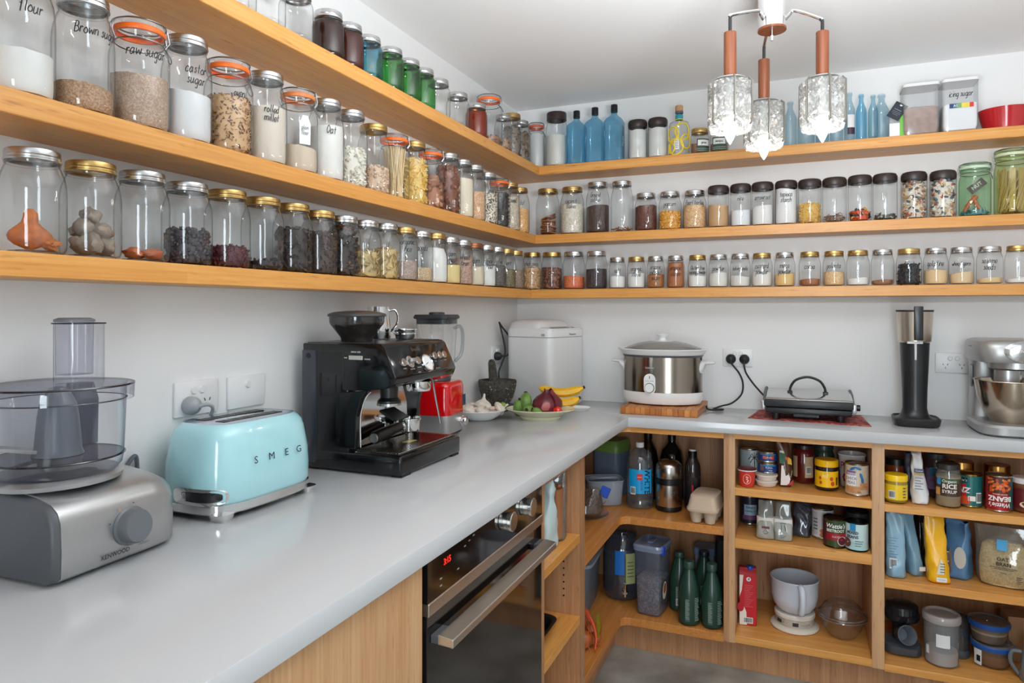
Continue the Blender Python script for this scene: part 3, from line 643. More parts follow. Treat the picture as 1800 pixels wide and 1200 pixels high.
SM = [(.504, .0362, 's', .05, W_, ['salt'], 'first small jar of white powder, silver lid, right of the blackish lentils', 'white_powder'),
 (.585, .0385, 'g', .062, W_, ['organic', 'stevia'], 'small gold-lidded jar of white powder marked organic', 'white_powder'),
 (.666, .0365, 's', .056, P_(172, 110, 60), ['organic', 'coconut', 'sugar'], 'small silver-lidded jar of brown sugar marked organic coconut sugar', 'coconut_sugar'),
 (.748, .0362, 's', .103, P_(176, 106, 62), ['organic', 'cacao'], 'small silver-lidded jar full of cacao powder marked organic cacao', 'cacao'),
 (.835, .0382, 'g', .048, W_, ['Gluten free', 'baking powder'], 'small gold-lidded jar marked Gluten free baking powder', 'baking_powder'),
 (.917, .0388, 's', .055, W2, ['powder'], 'small silver-lidded jar of white powder left of the baking soda jar', 'white_powder'),
 (1.000, .0392, 's', .042, W2, ['baking soda'], 'small silver-lidded jar of sloping white powder left of the custard powder', 'baking_soda'),
 (1.081, .0388, 'g', .055, P_(236, 228, 220), ['custard', 'powder'], 'small gold-lidded jar marked custard powder', 'custard_powder'),
 (1.164, .0382, 's', .050, P_(232, 190, 124), ['maca', 'powder'], 'small silver-lidded jar of yellow powder marked maca powder', 'maca_powder'),
 (1.253, .0389, 'g', .026, P_(158, 96, 60), ['cocoa'], 'small gold-lidded jar with a layer of brown powder marked cocoa', 'cocoa'),
 (1.337, .0389, 'g', .052, gr((230, 190, 138), (216, 172, 116), (238, 204, 160), .003), ['polenta'], 'small gold-lidded jar of yellow grain marked polenta', 'polenta'),
 (1.418, .0395, 'g', .026, W_, None, 'small gold-lidded unmarked jar with a low layer of white powder', 'white_powder'),
 (1.499, .0385, 's', .019, P_(150, 104, 70), None, 'small silver-lidded jar with a thin layer of brown powder', 'brown_powder'),
 (1.584, .0415, 'g', .070, pc('chunk', .014, [(26, 24, 28), (38, 36, 40)], 160), ['dried'], 'small gold-lidded jar of black dried food marked dried', 'dried_seaweed'),
 (1.668, .0392, 's', .052, P_(232, 196, 148), ['gelatine'], 'small silver-lidded jar of pale tan powder marked gelatine', 'gelatine'),
 (1.747, .0385, 's', .042, P_(226, 196, 154), ['wheat germ'], 'small silver-lidded jar of beige flakes marked wheat germ', 'wheat_germ'),
 (1.831, .0400, 's', .018, P_(230, 198, 140), ['sesame', 'seeds'], 'small silver-lidded jar with a thin layer of sesame seeds', 'sesame_seeds'),
 (1.914, .0396, 'g', .020, W_, None, 'small gold-lidded jar at the right edge of the lowest back shelf', 'white_powder')]
for x, r, lid, fl, sp_, tx, lb, cn in SM:
    R_(x, r, .1315, lid, fl, sp_, cn, tx, lb, 0, .066, xh=.0088 if tx and max(map(len, tx)) > 8 else .0112)
# ---- middle back shelf
def N_(x, r, h, lid, *a, kind='mason', **k): return jar(x, -.098 if r > .043 else -.106, ZM, r, h, kind, lid, *a, group=JM, **{'rlk': .84 if kind == 'mason' else 1.0, **k})
e = N_(.186, .0525, .205, 'g', None, None, None, None, 'gold-lidded jar of dried orange slices, first on the middle back shelf')
g = G(); sr = random.Random(12)
for i in range(12):
    a = sr.uniform(0, 6.3); q = sr.uniform(0, .010); r_ = sr.uniform(.030, .036)
    tl = Matrix.Translation((q * cos(a), q * sin(a), .0115 + i * .0066)) @ Matrix.Rotation(R(sr.uniform(-9, 9) if i < 9 else sr.uniform(-35, 35)), 4, 'X') @ Matrix.Rotation(R(sr.uniform(-8, 8)), 4, 'Y')
    g.cur = i % 2; g.lathe([(0, -.0018), (r_ * .84, -.0016), (r_ * .98, -.002), (r_, 0), (r_ * .98, .002), (r_ * .84, .0014), (0, .0018)], 20, mx=tl)
g.build('dried_orange_slices', [mat((206, 128, 62), .5, var=.4, bscale=60), mat((150, 84, 40), .5, var=.4, bscale=60)], e, kind='stuff')
N_(.299, .0525, .205, 'g', .134, gr((232, 222, 204), (220, 206, 184), (240, 234, 222), .006), 'coconut_flakes', ['coconut', 'flakes'], 'gold-lidded jar marked coconut flakes', -.1, .125)
N_(.414, .0505, .218, 's', .114, gr((74, 54, 46), (60, 44, 40), (88, 66, 56), .0025), 'ground_coffee', ['Ground', 'coffee'], 'tall silver-lidded jar of dark brown ground coffee marked Ground coffee', -.2, .145)
N_(.520, .0480, .215, 's', .009, pc('stick', .030, [(140, 94, 64), (116, 76, 52)], 16), 'cinnamon_pieces', None, 'tall silver-lidded jar almost empty with a few brown sticks, right of the coffee')
N_(.622, .0468, .158, 's', .104, gr((92, 48, 36), (116, 66, 50), (76, 38, 32), .003), 'coffee_substitute', None, 'shorter silver-lidded jar of dark red-brown granules')
N_(.722, .0470, .158, 's', .074, pc('ball', .0085, [(224, 162, 62), (204, 136, 44), (236, 186, 100)], 480), 'popcorn_kernels', ['popcorn'], 'silver-lidded jar of golden popcorn kernels marked popcorn', 0, .095)
N_(.822, .0471, .156, 's', .096, gr((224, 180, 132), (206, 158, 108), (234, 198, 156), .0035), 'pearl_barley', ['Pearl barley'], 'silver-lidded jar of tan grain marked Pearl barley', 0, .095)
BL = [(.916, .0412, .169, .09, P_(198, 156, 112), 'muscovado_sugar', None, 'black-capped jar of light brown sugar, leftmost of the black-capped row'),
 (1.001, .0395, .170, .066, P_(232, 232, 234), 'white_sugar', ['rice'], 'black-capped jar of white powder right of the light brown sugar'),
 (1.083, .0405, .171, .076, P_(232, 228, 224), 'arrowroot', ['arrowroot'], 'black-capped jar of white powder marked arrowroot'),
 (1.169, .0405, .171, .136, P_(234, 232, 230), 'tapioca_flour', ['tapioca', 'starch'], 'black-capped jar filled to the top with white powder'),
 (1.253, .0412, .170, .072, pc('tube', .011, [(224, 180, 92), (208, 158, 68)], 260), 'small_pasta', None, 'black-capped jar half full of yellow pasta shells'),
 (1.339, .0422, .170, .026, pc('stick', .024, [(126, 96, 80), (100, 72, 60), (150, 120, 100)], 46), 'star_anise', None, 'black-capped jar with a low pile of brown twigs'),
 (1.425, .0405, .172, .040, pc('chunk', .018, [(214, 82, 40), (60, 60, 58), (224, 150, 50), (40, 44, 46)], 46), 'sweets', None, 'black-capped jar with orange, yellow and dark odds and ends'),
 (1.508, .0405, .172, .020, pc('chunk', .012, [(90, 92, 84), (190, 190, 180), (60, 62, 58)], 60), 'cloves', None, 'black-capped jar with a thin layer of dark and white bits'),
 (1.601, .0420, .171, .126, pc('chunk', .016, [(222, 210, 190), (170, 92, 66), (96, 100, 104), (232, 228, 218), (196, 150, 100)], 230), 'sea_shells', None, 'black-capped jar full of mottled pieces, left one of two at the right end'),
 (1.692, .0415, .169, .126, pc('chunk', .016, [(226, 218, 200), (186, 84, 60), (84, 96, 104), (234, 230, 222), (206, 170, 110)], 230), 'sea_shells', None, 'black-capped jar full of mottled pieces, right one of two beside the green jar')]
for x, r, h, fl, sp_, cn, tx, lb in BL: N_(x, r, h, 'b', fl, sp_, cn, tx, lb, 0, .10, kind='straight', xh=.0105)
PG = glass((228, 244, 228), (84, 164, 108))
e = jar(1.790, -.099, ZM, .0485, .190, 'clip', mat((196, 214, 190), .5), .02, pc('chunk', .016, [(120, 160, 180), (70, 110, 120)], 30), 'blue_wrappers', None, 'green glass clip-top jar with a brown tag among the middle back shelf jars', gm=PG, group=JM, rlk=.93)
g = G(); g.box(-.001, .001, -.014, .014, -.028, .028, .0008); g.xf(Matrix.Translation((.034, .006, .105)) @ Matrix.Rotation(R(-52), 4, 'X')); tg = g.build('brown_tag', mat((76, 44, 44), .5), e)
txt('NUT', .017, lambda x, y: Matrix.Translation((.0355, .006, .105)) @ Matrix.Rotation(R(-52 + 90), 4, 'X') @ Vector((0, x, y)), mat((230, 226, 220)), tg)
for i, (p, a) in enumerate((((.02, .012, .03), 35), ((.022, -.022, .036), -25))):
    g = G(); g.tube(spline([(0, 0, -.02), (.004, 0, .01), (0, .01, .045)], 4), [.006 + .002 * (q % 2) for q in range(9)], 6); g.xf(Matrix.Translation(p) @ Matrix.Rotation(R(a), 4, 'X'))
    g.build('orange_scoop', mat((206, 104, 64), .4), e)
e = jar(1.903, -.093, ZM, .0550, .231, 'clip', mat((206, 214, 176), .5), None, None, None, None, 'large green clip-top jar crammed with wooden skewers at the right end', gm=glass((234, 242, 216), (124, 170, 116)), group=JM, rlk=.93)
g = G(); sr = random.Random(9)
for i in range(64):
    a = sr.uniform(0, 6.28); b = a + sr.uniform(.6, 2.4); q = .043
    g.tube([(q * cos(a), q * sin(a), .012 + .01 * sr.random()), (q * cos(b), q * sin(b), sr.uniform(.08, .165))], .0015, 5)
for i in range(7):
    a = i * .9; g.box(-.009, .009, -.002, .002, 0, .15, mx=Matrix.Translation((.03 * cos(a), .03 * sin(a), .012)) @ Matrix.Rotation(a + 1.5, 4, 'Z'))
g.build('wooden_skewers', mat((206, 170, 110), .6), e, kind='stuff')
# ---- top back shelf
jar(.138, -.116, ZT, .0370, .203, 'clip', mat((200, 84, 50), .5), .150, P_(206, 208, 206), 'grey_flour', None, 'slim clip-top jar with a thin red seal in the corner of the top back shelf', group=JT, rlk=.86)
jar(.231, -.110, ZT, .0485, .238, 'wide', 'k', .135, P_(214, 212, 204), 'white_grain', None, 'tall jar with a wide black screw cap beside the blue bottles', group=JT, rlk=.9)
for x, lb in ((.592, 'black-capped jar of white powder, left one of two on the top back shelf'), (.676, 'black-capped jar of white powder, right one of two, beside the yellow-patterned bottle')):
    jar(x, -.119, ZT, .0398, .165, 'straight', 'b', .118, P_(222, 222, 218), 'white_powder', None, lb, group=JT, rlk=1.0)
def bottle_sq(x, h, lb):
    e = T('blue_bottle', lb, 'bottle', (x, -.120, ZT), 0, 'square blue gin bottles on the top back shelf'); a = .0385
    g = G(); rings = []
    for s, z in ((.9, .002), (1, .006), (1, h * .70)): rings.append(se(0, 0, a * s, a * s, z, 7))
    for s, z, n in ((.86, h * .745, 4), (.55, h * .79, 3), (.34, h * .83, 2), (.30, h * .93, 2)): rings.append(se(0, 0, a * s, a * s, z, n))
    g.loft(rings).build('bottle_body', BLUEG, e)
    G().lathe([(.012, h * .87), (.0145, h * .87), (.0145, h - .002), (.0135, h), (0, h)], 24).build('cap', BLACK, e)
    return e
for x, h, lb in ((.326, .235, 'leftmost of three square blue bottles with black caps'), (.408, .240, 'middle one of three square blue bottles with black caps')): bottle_sq(x, h, lb)
e = bottle_sq(.492, .243, 'rightmost of three square blue bottles with black caps, white script down its side')
hand(['dry gin'], .011, flat((.0392, .0, .085), (0, .05, 1), (0, -1, .05)), mat((236, 236, 236)), e, .002)
patch(flat((.0390, 0, .085), (0, 1, 0), (0, 0, 1)), -.02, .02, -.07, .065, glass((210, 222, 226), (170, 190, 200), .2, .5, .25, (190, 200, 205), 0), e, 'frosted_panel', 2)
# yellow swirl bottle
e = T('patterned_bottle', 'clear bottle with yellow ring pattern and a cork stopper on the top back shelf', 'bottle', (.763, -.119, ZT), math.atan2(-2.86, .45))
p = [(.036, .003), (.0405, .008), (.0405, .125), (.037, .138), (.016, .146), (.0145, .152), (.0145, .176)]
G().lathe([(0, .005)] + p, 36).build('bottle_body', CLEAR, e)
G().lathe([(.0152, .152), (.0155, .155), (.0155, .168), (.0152, .17)], 24).build('neck_band', mat((40, 150, 160), .4), e)
G().lathe([(.0156, .150), (.016, .151), (.0156, .153)], 24).build('neck_ring', mat((220, 210, 60), .4), e)
G().lathe([(.0145, .176), (.0165, .177), (.0165, .185), (.0145, .186)], 24).build('stopper_collar', mat((90, 100, 120), .4), e)
G().lathe([(.0145, .186), (.0155, .187), (.0155, .206), (.014, .209), (0, .209)], 24).build('cork', mat((196, 150, 104), .8, bump=.3), e)
YEL = mat((236, 206, 40), .45)
for th, z, rr in ((-.75, .085, .03), (.35, .095, .034), (.75, .055, .028), (-.35, .035, .033), (-.9, .03, .02)):
    f = wrap(.0405, z, th, .0012); g = G(); g.tube([f(rr * .9 * cos(t), rr * sin(t)) for t in [2 * pi * i / 30 for i in range(30)]], .0032, 5, True); g.build('ring_print', YEL, e)
patch(wrap(.0405, .045, -.25, .002), -.009, .009, -.022, .022, mat((236, 236, 230)), e, 'label')
for i in range(5): patch(wrap(.0405, .030 + i * .007, -.25, .0026), -.006, .006, -.001, .001, DKGREY, e, 'label_line', 2)
# two labelled spice jars
for x, fl, lb, th in ((.845, .043, 'small jar of brown spice with a gold lid and a green dotted label', .45), (.921, .036, 'small grey-capped jar with a wide green dotted label', .0)):
    e = jar(x, -.121, ZT, .0365, .103, 'wide', 'g' if x < .9 else 's', fl, gr((150, 110, 84), (126, 90, 68), (170, 130, 100), .003), 'spice', None, lb, group=JT, rlk=.9)
    f = wrap(.0372, .034, th); patch(f, -.028, .028, -.028, .024, mat((52, 74, 60), .6), e, 'green_label', 10)
    f2 = wrap(.0372, .04, th, .0011); patch(f2, -.024, .024, -.010, .013, mat((232, 234, 230), .6), e, 'label_panel', 8)
    hand(['garam'] if x < .9 else ['lemongrass'], .0058 if x < .9 else .0045, wrap(.0372, .038, th, .0016), INK, e, .0012)
    g = G(); fd = wrap(.0372, .034, th, .0014)
    for q in range(9):
        for w_ in range(2):
            cx_, cy_ = -.024 + q * .006, -.016 - w_ * .007; g.add([fd(cx_ + .0016 * cos(t), cy_ + .0016 * sin(t)) for t in [pi / 3 * i for i in range(6)]], [(0, 1, 2, 3, 4, 5)])
    g.build('label_dots', mat((200, 214, 200)), e)
# clear bottles behind the pendant
def cbottle(x, r, h, gm, lb, y=-.12, label=None):
    e = T('glass_bottle', lb, 'bottle', (x, y, ZT), -1.3, 'empty glass bottles right of the pendant')
    p = [(r * .85, .003), (r * .97, .006), (r, .012), (r, h * .60), (r * .93, h * .66), (r * .62, h * .76), (r * .42, h * .83), (r * .40, h * .93), (r * .5, h * .935), (r * .5, h * .97), (r * .46, h * .975), (r * .46, h)]
    G().lathe([(0, .006)] + p, 28).build('bottle_body', gm, e)
    if label: patch(wrap(r, h * .33, 0), -r * .7, r * .7, -h * .2, h * .2, mat(label), e, 'label', 8); patch(wrap(r, h * .2, 0, .0012), -r * .7, r * .7, -h * .07, h * .07, mat((60, 40, 60)), e, 'label_band', 8)
    return e
cbottle(1.184, .0235, .176, PALEBLUE, 'clear bottle just right of the pendant middle shade')
cbottle(1.240, .0300, .178, PALEBLUE, 'broad clear bottle between two pendant shades', -.115)
cbottle(1.297, .0225, .179, TEALG, 'blue tinted bottle directly behind the right pendant shade', -.12)
cbottle(1.345, .0225, .177, PALEBLUE, 'clear bottle partly hidden by the right edge of the right shade', -.12)
cbottle(1.389, .0185, .182, PALEBLUE, 'slim bottle with a narrow white and dark label', -.135, (226, 224, 222))
cbottle(1.428, .0185, .173, BLUEG, 'blue bottle with an open neck, third from the right', -.128)
cbottle(1.465, .0165, .160, TEALG, 'shorter teal bottle left of the rightmost bottle', -.15)
cbottle(1.496, .0260, .170, PALEBLUE, 'rightmost of the pale blue bottles, beside the white and green box', -.110)
# small carton and dark card
e = T('small_carton', 'small white carton with a green side on the top back shelf', 'box', (1.548, -.125, ZT), R(-8))
G().box(-.027, .006, -.02, .02, 0, .052, .001).build('white_side', mat((236, 236, 236)), e, smooth=False)
G().box(.006, .022, -.02, .02, 0, .078, .001).build('green_side', mat((112, 190, 60)), e, smooth=False)
g = G().box(-.022, .022, -.001, .001, -.033, .033, .0005, 1); g.xf(Matrix.Rotation(R(33), 4, 'Y') @ Matrix.Rotation(R(-14), 4, 'X'))
e = tag(g.build('dark_card', mat((48, 52, 62), .5), loc=(1.543, -.150, ZT + .093), smooth=False), 'tilted dark card propped on the white and green carton', 'card')
mm = Matrix.Rotation(R(33), 4, 'Y') @ Matrix.Rotation(R(-14), 4, 'X')
for z, w_, h_, c in ((.024, .008, .006, (230, 230, 230)), (.004, .026, .002, (150, 156, 166)), (-.004, .03, .001, (150, 156, 166)), (-.010, .03, .001, (150, 156, 166)), (-.016, .02, .001, (150, 156, 166))):
    patch(lambda a, b: mm @ Vector((a, -.0016, b)), -w_ / 2, w_ / 2, z - h_ / 2, z + h_ / 2, mat(c), e, 'card_print', 1)
# two tall storage boxes
def tallbox(x, w, h, lb, fill, cm, cname, lidh=.012):
    e = T('storage_box', lb, 'container', (x, -.115, ZT), 0)
    G().loft([se(0, 0, w * .46, .045, .001, 9), se(0, 0, w * .5, .049, .02, 9), se(0, 0, w * .5, .049, h - lidh, 9)], True, False).build('box_body', glass((244, 245, 246), (200, 204, 206), .12, .6, .16, (236, 236, 236), 0), e)
    G().loft([se(0, 0, w * .52, .051, h - lidh, 9), se(0, 0, w * .52, .051, h - .002, 9), se(0, 0, w * .5, .049, h, 9)]).build('lid', mat((226, 226, 226), .4), e)
    rr = [se(0, 0, w * .44, .043, .005, 9), se(0, 0, w * .475, .046, .02, 9), se(0, 0, w * .475, .046, fill, 9)]
    for q in (.6, .2): rr.append([Vector((p.x * q, p.y * q, fill + .008)) for p in rr[2]])
    for p in rr[2]: p.z += .006 * noise.noise(Vector((p.x * 60, p.y * 60, 3)))
    G().loft(rr).build(cname, cm, e, kind='stuff'); return e
tallbox(1.616, .112, .184, 'tall clear storage box half full of brown powder on the top back shelf', .095, mat((168, 128, 108), .8, bump=.5, bscale=60, var=.3), 'brown_powder')
e = tallbox(1.736, .108, .186, 'tall storage box of white powder marked icing sugar, with a colour strip label', .095, mat((246, 246, 246), .8), 'icing_sugar')
hand(['icing sugar'], .0115, flat((0, -.0496, .120), (1, 0, 0), (0, 0, 1)), INK, e, .0018)
f = flat((0, -.0500, .088), (1, 0, 0), (0, 0, 1))
for i, c in enumerate(((40, 62, 110), (60, 110, 130), (120, 160, 100), (220, 206, 80), (226, 196, 70), (206, 50, 40))): patch(f, -.034 + i * .012, -.022 + i * .012, -.008, .008, mat(c), e, 'colour_strip', 1)
txt('AS', .012, flat((-.016, -.0505, .088), (1, 0, 0), (0, 0, 1)), WHITE, e)
# red dish
e = T('red_dish', 'glossy red oval oven dish at the right end of the top back shelf', 'dish', (1.885, -.085, ZT))
G().lathe([(0, .004), (.058, .0), (.066, .004), (.084, .070), (.086, .075), (.082, .075), (.066, .014), (0, .012)], 40, sx=1.0, sy=.86).build('dish_body', mat((176, 20, 28), .12, coat=.6), e)
for i, (a, c) in enumerate(((-.6, (70, 40, 30)), (.2, (230, 226, 220)), (1.0, (60, 66, 60)))):
    tag(G().ball((0, 0, 0), (.022, .016, .016), 2, .4, None, i).build('garlic_bulb' if i == 1 else 'dried_chilli', mat(c, .6), loc=(1.885 + .03 * math.sin(a * 2), -.085 + .01 * i, ZT + .066)), ('white bulb' if i == 1 else ('brown dried piece' if i == 0 else 'dark dried piece')) + ' lying in the red dish on the top shelf', 'food')
# ================================================================ pendant lamp
WOODR = bamboo('z', (124, 66, 32), (94, 46, 20), (62, 28, 12), .006, .35)
PX, PY = 1.148, -.976
t = T('pendant_lamp', 'three-armed chrome and teak pendant lamp with cut-glass shades and bare candle bulbs', 'lamp', (PX, PY, ZC))
G().lathe([(.042, -.002), (.042, -.012), (.036, -.016), (.036, -.160), (0, -.160)], 40).build('chrome_body', CHROME, t)
G().lathe([(0, -.160), (.037, -.160), (.037, -.166), (0, -.166)], 40).build('wooden_disc', WOODR, t)
G().lathe([(.004, -.166), (.004, -.192), (0, -.192)], 16).build('chrome_pin', CHROME, t)
def crystal():
    m, N, L = new('pressed_crystal'); N.remove(N['Principled BSDF'])
    tr = N.new('ShaderNodeBsdfTransparent'); tr.inputs[0].default_value = (.9, .9, .88, 1)
    rf = N.new('ShaderNodeBsdfRefraction'); rf.inputs['IOR'].default_value = 1.33; rf.inputs['Roughness'].default_value = .05; rf.inputs['Color'].default_value = (.93, .93, .91, 1)
    df = N.new('ShaderNodeBsdfDiffuse'); df.inputs[0].default_value = (.85, .85, .83, 1)
    gl = N.new('ShaderNodeBsdfGlossy'); gl.inputs['Roughness'].default_value = .06
    a, b, c = (N.new('ShaderNodeMixShader') for _ in range(3))
    a.inputs[0].default_value = .62; b.inputs[0].default_value = .16; c.inputs[0].default_value = .16
    L.new(tr.outputs[0], a.inputs[1]); L.new(rf.outputs[0], a.inputs[2]); L.new(a.outputs[0], b.inputs[1]); L.new(df.outputs[0], b.inputs[2])
    L.new(b.outputs[0], c.inputs[1]); L.new(gl.outputs[0], c.inputs[2]); L.new(c.outputs[0], N['Material Output'].inputs[0])
    return m
SHG = crystal()
for i, (lx_, ly_, zt_, ln) in enumerate(((1.050, -1.104, 2.090, .060), (1.273, -.989, 2.090, .050), (1.121, -.836, 2.090, .052))):
    dx, dy = lx_ - PX, ly_ - PY; zt_ -= ZC; d = math.hypot(dx, dy); u = Vector((dx / d, dy / d, 0))
    a = G(); a.tube(spline([u * .03 + Vector((0, 0, -.145)), u * .045 + Vector((0, 0, -.130)), u * .06 + Vector((0, 0, -.123)), u * (d - .008) + Vector((0, 0, zt_ - .012)), u * d + Vector((0, 0, zt_ - .018))], 6), .0045, 8)
    a.build('arm', CHROME, t)
    q = G(); z1 = zt_ - ln
    q.tube([(dx - u.x * .006, dy - u.y * .006, zt_ - .013), (dx, dy, zt_ - .022), (dx, dy, z1 + .004)], .0044, 8); q.build('flex', RUBBER, t)
    G().lathe([(0, z1), (.0155, z1), (.016, z1 - .002), (.016, z1 - .125), (0, z1 - .125)], 28, (dx, dy, 0)).build('teak_rod', WOODR, t)
    zs = z1 - .122
    G().lathe([(0, zs), (.04, zs), (.042, zs - .003), (0, zs - .006)], 24, (dx, dy, 0)).build('shade_holder', SATIN, t)
    # pressed-glass shade: faceted star relief on a drum
    g = G(); rings = []; n = 84
    for w in range(0, 33):
        f = w / 32; z = zs - .004 - .134 * f
        base = .0505 * (min(1, (f * 9 + .55)) if f < .05 else 1) * (1 - .12 * max(0, f - .85) / .15)
        ring = []
        for j in range(n):
            th = 2 * pi * j / n; u_ = (th / (pi / 3)) % 1 - .5; v_ = (f * 2.0) % 1 - .5
            ang = math.atan2(v_, u_); rad = math.hypot(u_, v_)
            tw = abs(((ang * 8 / (2 * pi)) % 1) * 2 - 1); rel = .011 * (tw * min(1, rad * 3.2)) - .004
            if abs(u_) > .45: rel = -.001
            ring.append(Vector((dx + (base + rel) * cos(th + .3), dy + (base + rel) * sin(th + .3), z)))
        rings.append(ring)
    sh = g.loft(rings, False, False).build('glass_shade', SHG, t, ang=12)
    for k in range(6):
        th = k * pi / 3 + .3 + pi / 6
        g = G(); c_, s_ = cos(th), sin(th)
        g.tube([(dx + .048 * c_, dy + .048 * s_, zs - .004), (dx + .0565 * c_, dy + .0565 * s_, zs - .012), (dx + .0565 * c_, dy + .0565 * s_, zs - .116), (dx + .051 * c_, dy + .051 * s_, zs - .124)], .0030, 6)
        g.build('metal_strip', mat((120, 116, 108), .4, .7), sh)
    zb = zs - .170
    G().lathe([(.012, zs - .004), (.012, zs - .10), (0, zs - .102)], 16, (dx, dy, 0)).build('bulb_socket', WHITE, t)
    pr = [(0, 0), (.003, .004), (.008, .013), (.0135, .026), (.0165, .040), (.0165, .050), (.0125, .066), (.0095, .074), (.009, .078)]
    G().lathe(pr, 14, (dx, dy, zb)).build('candle_bulb', emitter((255, 249, 240), BULB), t)

# ================================================================ food processor
t = T('food_processor', 'silver food processor with a clear smoky bowl at the left end of the worktop', 'food processor', (.115, -2.222, .9), R(2))
sil = mat((176, 176, 176), .32, .75)
def procprof(k=0):
    return [(-.098, .006), (.094, .006), (.101, .012), (.1025, .05), (.1005, .092), (.094, .108), (.080, .119), (.05, .128), (0, .134), (-.06, .136), (-.098, .130)]
g = G(); rings = []
for y, sx_, dz in ((-.088, 1, 0), (-.084, 1.0, .001), (.075, 1.01, .0), (.103, .985, -.002), (.119, .93, -.010), (.128, .80, -.028)):
    rings.append([Vector((u * sx_, y, .006 + (w - .006) * (1 + dz / .13))) for u, w in procprof()])
g.loft(rings).build('motor_base', sil, t, ang=50)
g = G(); rings = [[Vector((u * s_, y, .006 + (w - .006) * s_)) for u, w in procprof()] for y, s_ in ((-.100, .93), (-.096, .97), (-.088, .985))]
g.loft(rings).build('side_panel', DKGREY, t, ang=50)
for x in (-.07, .07):
    for y in (-.07, .08): G().lathe([(0, 0), (.012, 0), (.012, .008), (0, .008)], 16, (x, y, 0)).build('foot', RUBBER, t)
G().lathe([(.062, .130), (.080, .134), (.082, .141), (.075, .147), (0, .147)], 48, (0, .0, 0), sy=1.1).build('turntable', SATIN, t)
BOWLG = glass((244, 245, 248), (150, 152, 172), .05, .9, .012, (205, 206, 212), 0)
G().lathe([(0, .149), (.078, .149), (.084, .156), (.0865, .17), (.0905, .286), (.092, .288)], 56).build('bowl', BOWLG, t)
DKR = glass((70, 72, 90), (24, 26, 40), .06, 1, .05, (60, 60, 70), 0)
for r, z, q in ((.0872, .172, .0016), (.0905, .262, .0010), (.100, .286, .0017)):
    g = G(); g.tube([(r * cos(a), r * sin(a), z) for a in [2 * pi * i / 48 for i in range(48)]], q, 6, True); g.build('bowl_ring', DKR, t)
G().lathe([(0, .171), (.086, .171), (.086, .173), (0, .173)], 48).build('disc_plate', glass((206, 206, 216), (120, 120, 140), .06, 1, .04, (170, 170, 180), 0), t)
G().lathe([(0, .291), (.07, .2915), (.099, .288), (.101, .285), (.1, .262), (.0985, .262)], 56).build('bowl_lid', BOWLG, t)
tb = Matrix.Translation((-.005, .008, 0))
g = G(); g.loft([se(0, 0, .030, .040, z, 3, 40, tb) for z in (.290, .384)], False, False); tube_ = g.build('feed_tube', BOWLG, t)
g = G(); g.loft([se(0, 0, .033, .043, z, 3, 40, tb) for z in (.3835, .3855)], False, False); g.build('tube_rim', DKR, tube_)
g = G(); g.loft([se(-.002, -.008, .024, .028, .30, 3, 32, tb), se(-.002, -.008, .025, .029, .388, 3, 32, tb)], True, False); g.build('pusher', glass((240, 240, 244), (160, 162, 176), .08, .8, .03, (200, 200, 206), 0), t)
g = G(); g.loft([se(-.002, -.008, .027, .031, .387, 3, 32, tb), se(-.002, -.008, .027, .031, .391, 3, 32, tb), se(-.002, -.008, .02, .024, .394, 3, 32, tb)]); g.build('pusher_cap', mat((110, 112, 118), .4), t)
g = G(); g.lathe([(0, .174), (.034, .174), (.031, .182), (.027, .235), (.024, .255), (.019, .268), (.012, .282), (0, .284)], 32); g.build('blade_spindle', mat((84, 90, 98), .35), t)
g = G(); g.prism([(.02, .178), (.075, .19), (.078, .196), (.02, .184)], -.014, .014, 'y'); g.xf(Matrix.Rotation(R(-120), 4, 'Z')); g.build('blade', STEEL, t)
g = G(); g.loft([se(-.05, .075, .016, .022, .172, 4, 24), se(-.05, .075, .016, .024, .25, 4, 24), se(-.048, .072, .013, .018, .280, 4, 24)]); g.build('bowl_handle', mat((52, 58, 78), .3), t)
k = Matrix.Translation((.1015, .026, .058)) @ Matrix.Rotation(R(-3), 4, 'Y') @ AX['x']
g = G(); g.lathe([(.031, 0), (.031, .004), (.0275, .006), (.0265, .020), (.024, .024), (0, .025)], 40, mx=k); g.build('speed_dial', mat((98, 102, 106), .35), t)
for o_ in t.children:
    if o_.name.split('.')[0] in ('turntable', 'bowl', 'bowl_ring', 'disc_plate', 'bowl_lid', 'feed_tube', 'pusher', 'pusher_cap', 'blade_spindle', 'blade', 'bowl_handle'):
        o_.location = (-.004, .017 if o_.name.split('.')[0] in ('feed_tube', 'pusher', 'pusher_cap') else -.016, 0); o_.scale = (1.0, .86, 1) if o_.location.y > 0 else (1.08, 1.08, 1)
txt('KENWOOD', .0095, flat((.1036, .0, .021), (0, 1, 0), (0, 0, 1)), mat((40, 40, 44)), t, bold=.02)
txt('multipro', .006, flat((.1036, .052, .023), (0, 1, 0), (0, 0, 1)), mat((90, 90, 94)), t, shear=.2)
for a, c in ((100, (220, 150, 80)), (60, (90, 90, 90)), (140, (90, 90, 90))): patch(flat((.1032, .026 + .038 * cos(R(a + 20)), .058 + .036 * sin(R(a + 20))), (0, 1, 0), (0, 0, 1)), -.0015, .0015, -.001, .001, mat(c), t, 'dial_mark', 1)

